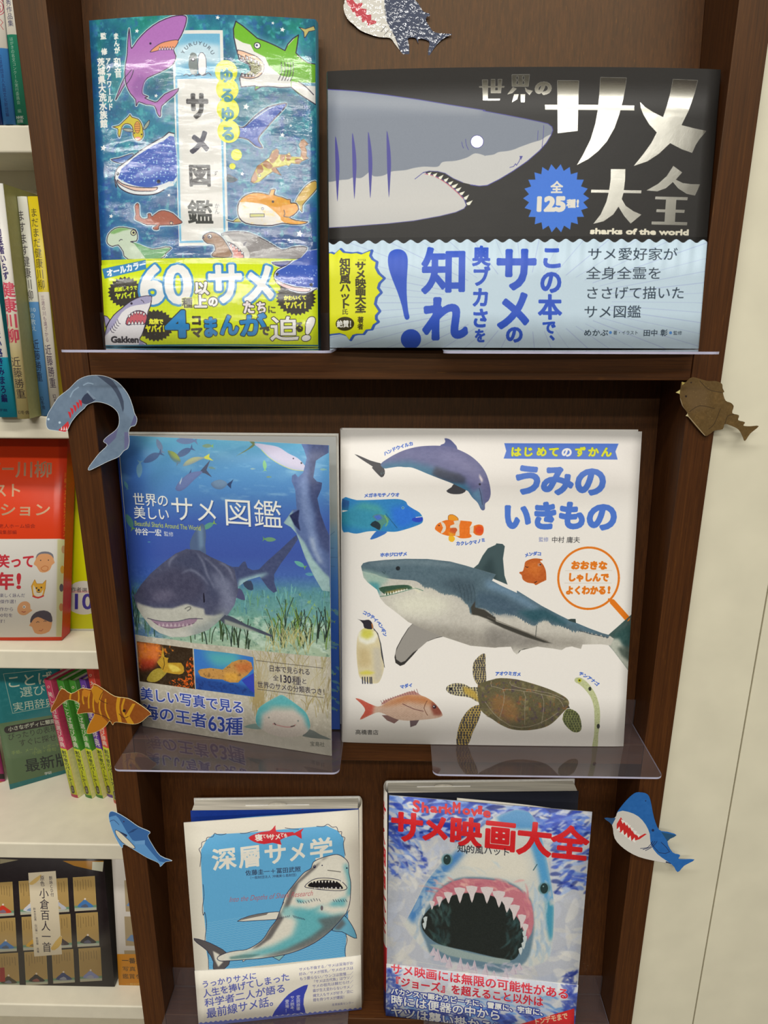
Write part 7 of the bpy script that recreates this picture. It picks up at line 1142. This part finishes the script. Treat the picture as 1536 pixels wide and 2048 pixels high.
ce_ = Canvas(158, 235, [(0, 0), (158, 0), (158, 235), (0, 235)], density=3, seed=5); reef_end(ce_); END3 = printed('print_reef_page', ce_, .35)
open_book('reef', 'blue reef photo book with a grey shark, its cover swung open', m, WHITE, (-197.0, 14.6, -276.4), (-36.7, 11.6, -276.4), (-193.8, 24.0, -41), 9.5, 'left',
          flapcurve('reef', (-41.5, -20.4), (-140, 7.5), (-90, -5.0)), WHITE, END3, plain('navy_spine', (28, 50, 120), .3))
cv = art_deep(); m = printed('print_deep', cv, .5, .3)
BLUE = plain('blue_endpaper', (26, 60, 150), .45, .03); SKY = plain('sky_blue_flap', (92, 166, 222), .3, .03)
bl, e, u, n = rect(*P3['deep']); HD = homography(QUAD['deep'], [(0, 0), (1, 0), (1, 1), (0, 1)]); bd = happly(HD, [(385, 1941), (534, 1934), (720, 1911)])
open_book('deep', 'cream book with a blue panel and a rising shark drawing, bottom left', m, WHITE, (-166.8, 3.6, -565.2), (-22.8, 9.2, -565.2), (-168.6, 19.6, -361.8), 15.5, 'right',
          flapcurve('deep', (-165.6, -10.2), (-75, 5.0), (-120, -.5)), SKY, BLUE, plain('cream_spine', (222, 214, 196), .4, .02), band=lambda a: 1 - np.interp(a, bd[:, 0], bd[:, 1]), slip=(.32, .70, .42))
cv = art_movie(); m = printed('print_movie', cv, .42, .3)
def mov_spine(c):
    c.img[:] = (222, 216, 206); c.text('サメ映画大全', (8, 10), (8, 140), 15, (196, 30, 44), bold=.6, vertical=True); c.poly([(0, 152), (16, 152), (16, 222), (0, 222)], (196, 30, 40)); c.poly([(0, 200), (16, 196), (16, 222), (0, 222)], (40, 60, 160))
open_book('movie', 'painted book with a huge open-mouthed shark under red lettering, bottom right', m, plain('grey_inner', (150, 150, 148), .5, .02), (0.3, 3.4, -565.2), (163, 9.5, -565.2), (-1.0, 21.4, -342.6), 15.5, 'left',
          flapcurve('movie', (164.6, -13.2), (57, 4.3), (115, -3.0)), plain('pale_flap', (214, 210, 196), .45, .02), plain('black_endpaper', (34, 36, 46), .4, .03), spine_print('print_movie_spine', 222, 15.5, mov_spine),
          band=lambda a: .249 - .002*math.sin(a*3), slip=(.16, .44, .55))

# ------------------------------------------------------------------ paper cut-out sharks
def cutout(key, label, y, art, curl, rough=.5, film=False, mount=None):
    O = smooth(CUT[key], True, 3); P = np.array([hit(px, py, 1, y) for px, py in O]); x0, x1, z0, z1 = P[:, 0].min(), P[:, 0].max(), P[:, 2].min(), P[:, 2].max(); W, H = x1 - x0, z1 - z0
    q = [project((x0, y, z1)), project((x1, y, z1)), project((x1, y, z0)), project((x0, y, z0))]; c = Canvas(W, H, q, density=6.5, seed=len(key)); art(c)
    m = printed('print_cutout_' + key, c, rough, .4, film=False)
    if film:
        nt = m.node_tree; b = nt.nodes['Principled BSDF']; b.inputs['Coat Weight'].default_value = 1; b.inputs['Coat Roughness'].default_value = .04; b.inputs['Coat IOR'].default_value = 1.8; v = nd(nt, 'ShaderNodeTexVoronoi'); v.inputs['Scale'].default_value = 330; tc = nd(nt, 'ShaderNodeTexCoord'); nt.links.new(tc.outputs['Object'], v.inputs['Vector']); n2 = noise(nt, 160, 3); a1 = nd(nt, 'ShaderNodeMath', operation='ADD'); nt.links.new(v.outputs['Distance'], a1.inputs[0]); nt.links.new(n2.outputs[0], a1.inputs[1]); bump(nt, a1.outputs[0], b, .9, .0016, ('Coat Normal',))
    bm = bmesh.new(); xc = P[:, 0].mean(); cy = lambda x: -curl*((x - (mount if mount is not None else xc))/30)**2; vs = [bm.verts.new((p[0], y + cy(p[0]), p[2])) for p in P]; f = bm.faces.new(vs); f.normal_update()
    if f.normal.y > 0: f.normal_flip()
    bmesh.ops.triangulate(bm, faces=[f]); g = bmesh.ops.extrude_face_region(bm, geom=bm.faces[:]); bmesh.ops.translate(bm, verts=[v for v in g['geom'] if isinstance(v, bmesh.types.BMVert)], vec=(0, .35, 0)); bmesh.ops.recalc_face_normals(bm, faces=bm.faces)
    bm.verts.index_update(); V = [tuple(v.co) for v in bm.verts]; F = [tuple(v.index for v in fc.verts) for fc in bm.faces]; fi = [0 if all(bm.verts[i].co.y < y + cy(bm.verts[i].co.x) + .2 for i in [v.index for v in fc.verts]) else 1 for fc in bm.faces] if False else None
    uv = [((v[0] - x0)/W, (v[2] - z0)/H) for v in V]; o = mesh('shark_cutout', V, F, m, uv=uv, loc=(xc, y, z0)); bm.free(); tag(o, label, 'paper cutout'); return o
cutout('foil', 'shiny laminated navy and white paper shark on the upper back panel', 47, art_foil, .3, film=True)
cutout('grey', 'curved grey paper frilled shark over the left upright below the upper rail', -2.2, art_grey, .35, mount=-205)
cutout('orange', 'orange-brown striped paper shark on the left upright beside the reef photo book', -2.2, art_orange, .5, mount=-212)
cutout('small', 'small pale blue paper shark on the left upright at the bottom', -2.2, art_small, .3, mount=-205)
cutout('ray', 'brown flat-headed paper carpet shark on the right upright by the ivory wall', -2.2, art_ray, .5, mount=208)
cutout('blue', 'blue and white paper shark with a red toothy mouth, lower right upright', -2.2, art_blue, .5, mount=208)

# ------------------------------------------------------------------ books on the cream shelves
def block(name, label, bl, br, tr, tl, depth, kind, side, pages=None, lower=None, group=None, rough=.35, foil=None, bend=0):
    """book whose printed face has the corners bl, br, tr, tl and runs back by the vector depth"""
    bl, br, tr, tl = (np.asarray(v, float) for v in (bl, br, tr, tl)); d = np.asarray(depth, float); W, H = np.linalg.norm(br - bl), np.linalg.norm(tl - bl)
    c = Canvas(W, H, [project(tl), project(tr), project(br), project(bl)], density=6 if W < 60 else 4.5, seed=7); art_spines(c, kind); m = printed('print_' + kind + '_' + str(len(bpy.data.materials)), c, rough, .4, foil=foil)
    t = thing(name, (bl + br)/2, label, 'book', group); du = unit_v(d); L = np.linalg.norm(d)
    P = lambda a, v: (bl*(1 - a) + br*a)*(1 - v) + (tl*(1 - a) + tr*a)*v - du*(bend*math.sin(math.pi*a)); e = unit_v(br - bl); g = 1.0
    sheet('spine' if W < 60 else 'front_cover', P, lambda a, v: du, 10, 2, .9, [m, side], t)
    q = lambda p, k: p + du*k
    for nm, b, tt, sg in (('board' if W < 60 else 'spine', bl, tl, 1), ('board' if W < 60 else 'fore_edge', br, tr, -1)):
        V = [q(b, .9), q(b + e*sg, .9), q(b + e*sg, L), q(b, L), q(tt, .9), q(tt + e*sg, .9), q(tt + e*sg, L), q(tt, L)]; mesh(nm, V, CUBE, side, t)
    up = unit_v(tl - bl); a, b = bl + e*1.1 + up*1.5, br - e*1.1 + up*1.5; c2, d2 = tr - e*1.1 - up*2, tl + e*1.1 - up*2
    mesh('page_block', [q(p, k) for k in (1.2, L - 1) for p in (a, b, c2, d2)], [(0, 1, 2, 3), (7, 6, 5, 4), (0, 4, 5, 1), (1, 5, 6, 2), (2, 6, 7, 3), (3, 7, 4, 0)], pages or PAGE, t)
    if lower is not None:   # paper band round the lower half
        k = .415; lo = lambda b, tt: b + (tt - b)*k; V = []
        for s_ in (0, 1):
            pb, pt = (br + e*.25, lo(br, tr) + e*.25); V += [q(pb, .2 if not s_ else L), q(pb - e*.24, .2 if not s_ else L), q(pt - e*.24, .2 if not s_ else L), q(pt, .2 if not s_ else L)]
        mesh('paper_band', V, [(0, 1, 2, 3), (7, 6, 5, 4), (0, 4, 5, 1), (1, 5, 6, 2), (2, 6, 7, 3), (3, 7, 4, 0)], lower, t)
    return t
Z1, Z2, Z3, Z4, Z5 = 177.2, -39.4, -256.0, -472.6, -689.2
def upright(px_bl, px_br, top, y, zb, ztop=None):
    """spine corners on the plane y: bottom corners from the sketch's x at the board, top corners likewise"""
    (xb, yb), (xb2, yb2), (xt, xt2, yt) = px_bl, px_br, top
    B = hit(xb, yb, 1, y); B2 = hit(xb2, yb2, 1, y); T = hit(xt, yt, 1, y); T2 = hit(xt2, yt, 1, y); zt = T[2] if ztop is None else ztop
    for v in (B, B2): v[2] = zb
    return B, B2, np.array([T2[0], y, zt]), np.array([T[0], y, zt])
YE = plain('yellow_cover', (206, 186, 30), .4, .03); DK = (0, 130, 0)
sp = upright((-27, 248), (4.5, 248), (-41, -5, 60), 101, Z1 + .1, 330); block('book', 'dark blue book spine at the far left of the top cream shelf', *sp, DK, 'navy', plain('navy_side', (26, 50, 110), .4), bend=1)
sp = upright((6.5, 248), (31.5, 248), (-16, 13, 0), 101, Z1 + .1, 330); block('book', 'white and blue spine with a round red seal on the top cream shelf', *sp, DK, 'red_emblem', plain('blue_side', (70, 130, 190), .4), bend=1.2)
sp = upright((32.5, 248), (58.5, 248), (13.5, 42, 0), 101, Z1 + .1, 330); block('book', 'white and green spine beside the walnut upright on the top cream shelf', *sp, DK, 'green_white', plain('green_side', (40, 120, 90), .4), bend=1.2)
sp = upright((-10, 833), (33, 833), (-70, -30, 400), 92, Z2 + .1); block('book', 'bright cyan and white book spine at the far left of the second shelf', *sp, (0, 125, 0), 'cyan', plain('cyan_side', (30, 140, 170), .4), bend=1)
sp = upright((35, 835), (59, 835), (-17, 6, 367), 84, Z2 + .1); block('book', 'thick cream book with red title lettering, standing proud on the second shelf', *sp, (0, 130, 0), 'cream', plain('sage_side', (186, 186, 122), .45, .02), bend=2)
sp = upright((83, 833), (102.5, 833), (34, 54, 393), 101, Z2 + .1); block('book', 'slim white and blue book spine left of the yellow one', *sp, DK, 'white_blue', plain('pale_side', (206, 204, 190), .45, .02), bend=1)
sp = upright((103.5, 833), (123, 833), (55, 79, 393), 101, Z2 + .1); block('book', 'slim yellow book spine against the walnut upright on the second shelf', *sp, DK, 'yellow', YE, bend=1)
# face-out books
RED = plain('red_cover', (196, 40, 30), .4, .03)
def leaning(px, yb, yt, zb, zt):
    (a, b, c_, d_) = px; B, B2 = hit(*a, 1, yb), hit(*b, 1, yb); T2, T = hit(*c_, 1, yt), hit(*d_, 1, yt); B[2] = B2[2] = zb; T[2] = T2[2] = zt; return B, B2, T2, T
block('book', 'red and white poem anthology facing out on the third shelf', *leaning([(-120, 1275), (123, 1278), (134.5, 872), (-120, 872)], 120, 141, Z3 + .3, -66), (0, 17, 0), 'red_anthology', RED, pages=plain('lilac_pages', (176, 160, 168), .7), rough=.3, foil=.25, bend=1.2)
block('book', 'yellow-fronted book behind the walnut upright on the third shelf', *leaning([(133.5, 1262), (236, 1262), (222, 900), (137, 900)], 141.5, 160, Z3 + .3, -84), (0, 15, 0), 'yellow_white', WHITE)
def standing(a, b, zb, zt, ta=None, tb=None):
    A, B = hit(*a, 2, zb), hit(*b, 2, zb); la = np.array([0, 0, zt - zb]) + np.array([ta or 0, 0, 0]); return A, B, B + la + np.array([tb or 0, 0, 0]), A + la
dv = lambda A, B, L: (lambda v: np.array([-v[1], v[0], 0])*L)(unit_v((B - A)*np.array([1, 1, 0])))
s4 = standing((20, 1579), (150, 1541), Z4 + .2, -279.5); block('book', 'large teal dictionary facing out at an angle on the fourth shelf', *s4, dv(s4[0], s4[1], 22), 'teal_dictionary', plain('teal_side', (36, 116, 122), .35), rough=.2)
s4 = standing((-90, 1592), (10.5, 1562), Z4 + .2, -300); block('book', 'pink book cut off at the left edge of the fourth shelf', *s4, dv(s4[0], s4[1], 18), 'magenta', plain('magenta_side', (190, 50, 120), .35))
OBI = plain('pale_yellow_band', (214, 208, 140), .5, .04)
for k, (kind, lab, a, b, c_, top) in enumerate([
        ('pink', 'pink pocket dictionary, leftmost of the slanting row on the fourth shelf', (143, 1592), (156, 1596), (168.5, 1587), (87, 101, 1361)),
        ('green', 'green pocket dictionary next to the pink one', (171, 1593), (184, 1597), (193, 1590), (112, 126, 1362)),
        ('green', 'green pocket dictionary between another green one and the violet one', (193, 1593), (206, 1597), (214, 1590), (136, 150, 1362)),
        ('violet', 'violet pocket dictionary, right of the two green ones', (215, 1592), (227, 1596), (236, 1589), (157, 170, 1360)),
        ('red', 'taller red pocket dictionary at the right end of the slanting row', (228, 1605), (241, 1611), (252, 1600), (171, 185, 1336))]):
    A, B, D_ = hit(*a, 2, Z4 + .2), hit(*b, 2, Z4 + .2), hit(*c_, 2, Z4 + .2); T = hit(top[1], top[2], 1, B[1]); sh = T - B; sh[1] = 0
    DD = unit_v(D_ - B) if k == 0 else DD
    side = plain('pocket_side_%s' % kind, {'pink': (200, 66, 100), 'green': (70, 146, 50), 'violet': (112, 70, 166), 'red': (216, 74, 60)}[kind], .4)
    block('book', lab, A, B, B + sh, A + sh, DD*84, kind, side, lower=OBI, group='slanting row of pocket dictionaries', bend=.5)
block('book', 'black book with a grid of painted poem cards on the bottom cream shelf', *leaning([(-130, 2012), (229, 1972), (211, 1730), (-150, 1722)], 122, 146, Z5 + .3, -503), (0, 18, 0), 'black_cards', plain('black_side', (34, 28, 32), .35), rough=.3)
block('book', 'white book with an orange band beside the walnut upright on the bottom shelf', *leaning([(238.5, 1977), (330, 1980), (310, 1725), (228, 1725)], 124, 146, Z5 + .3, -506), (0, 16, 0), 'orange_band', WHITE)
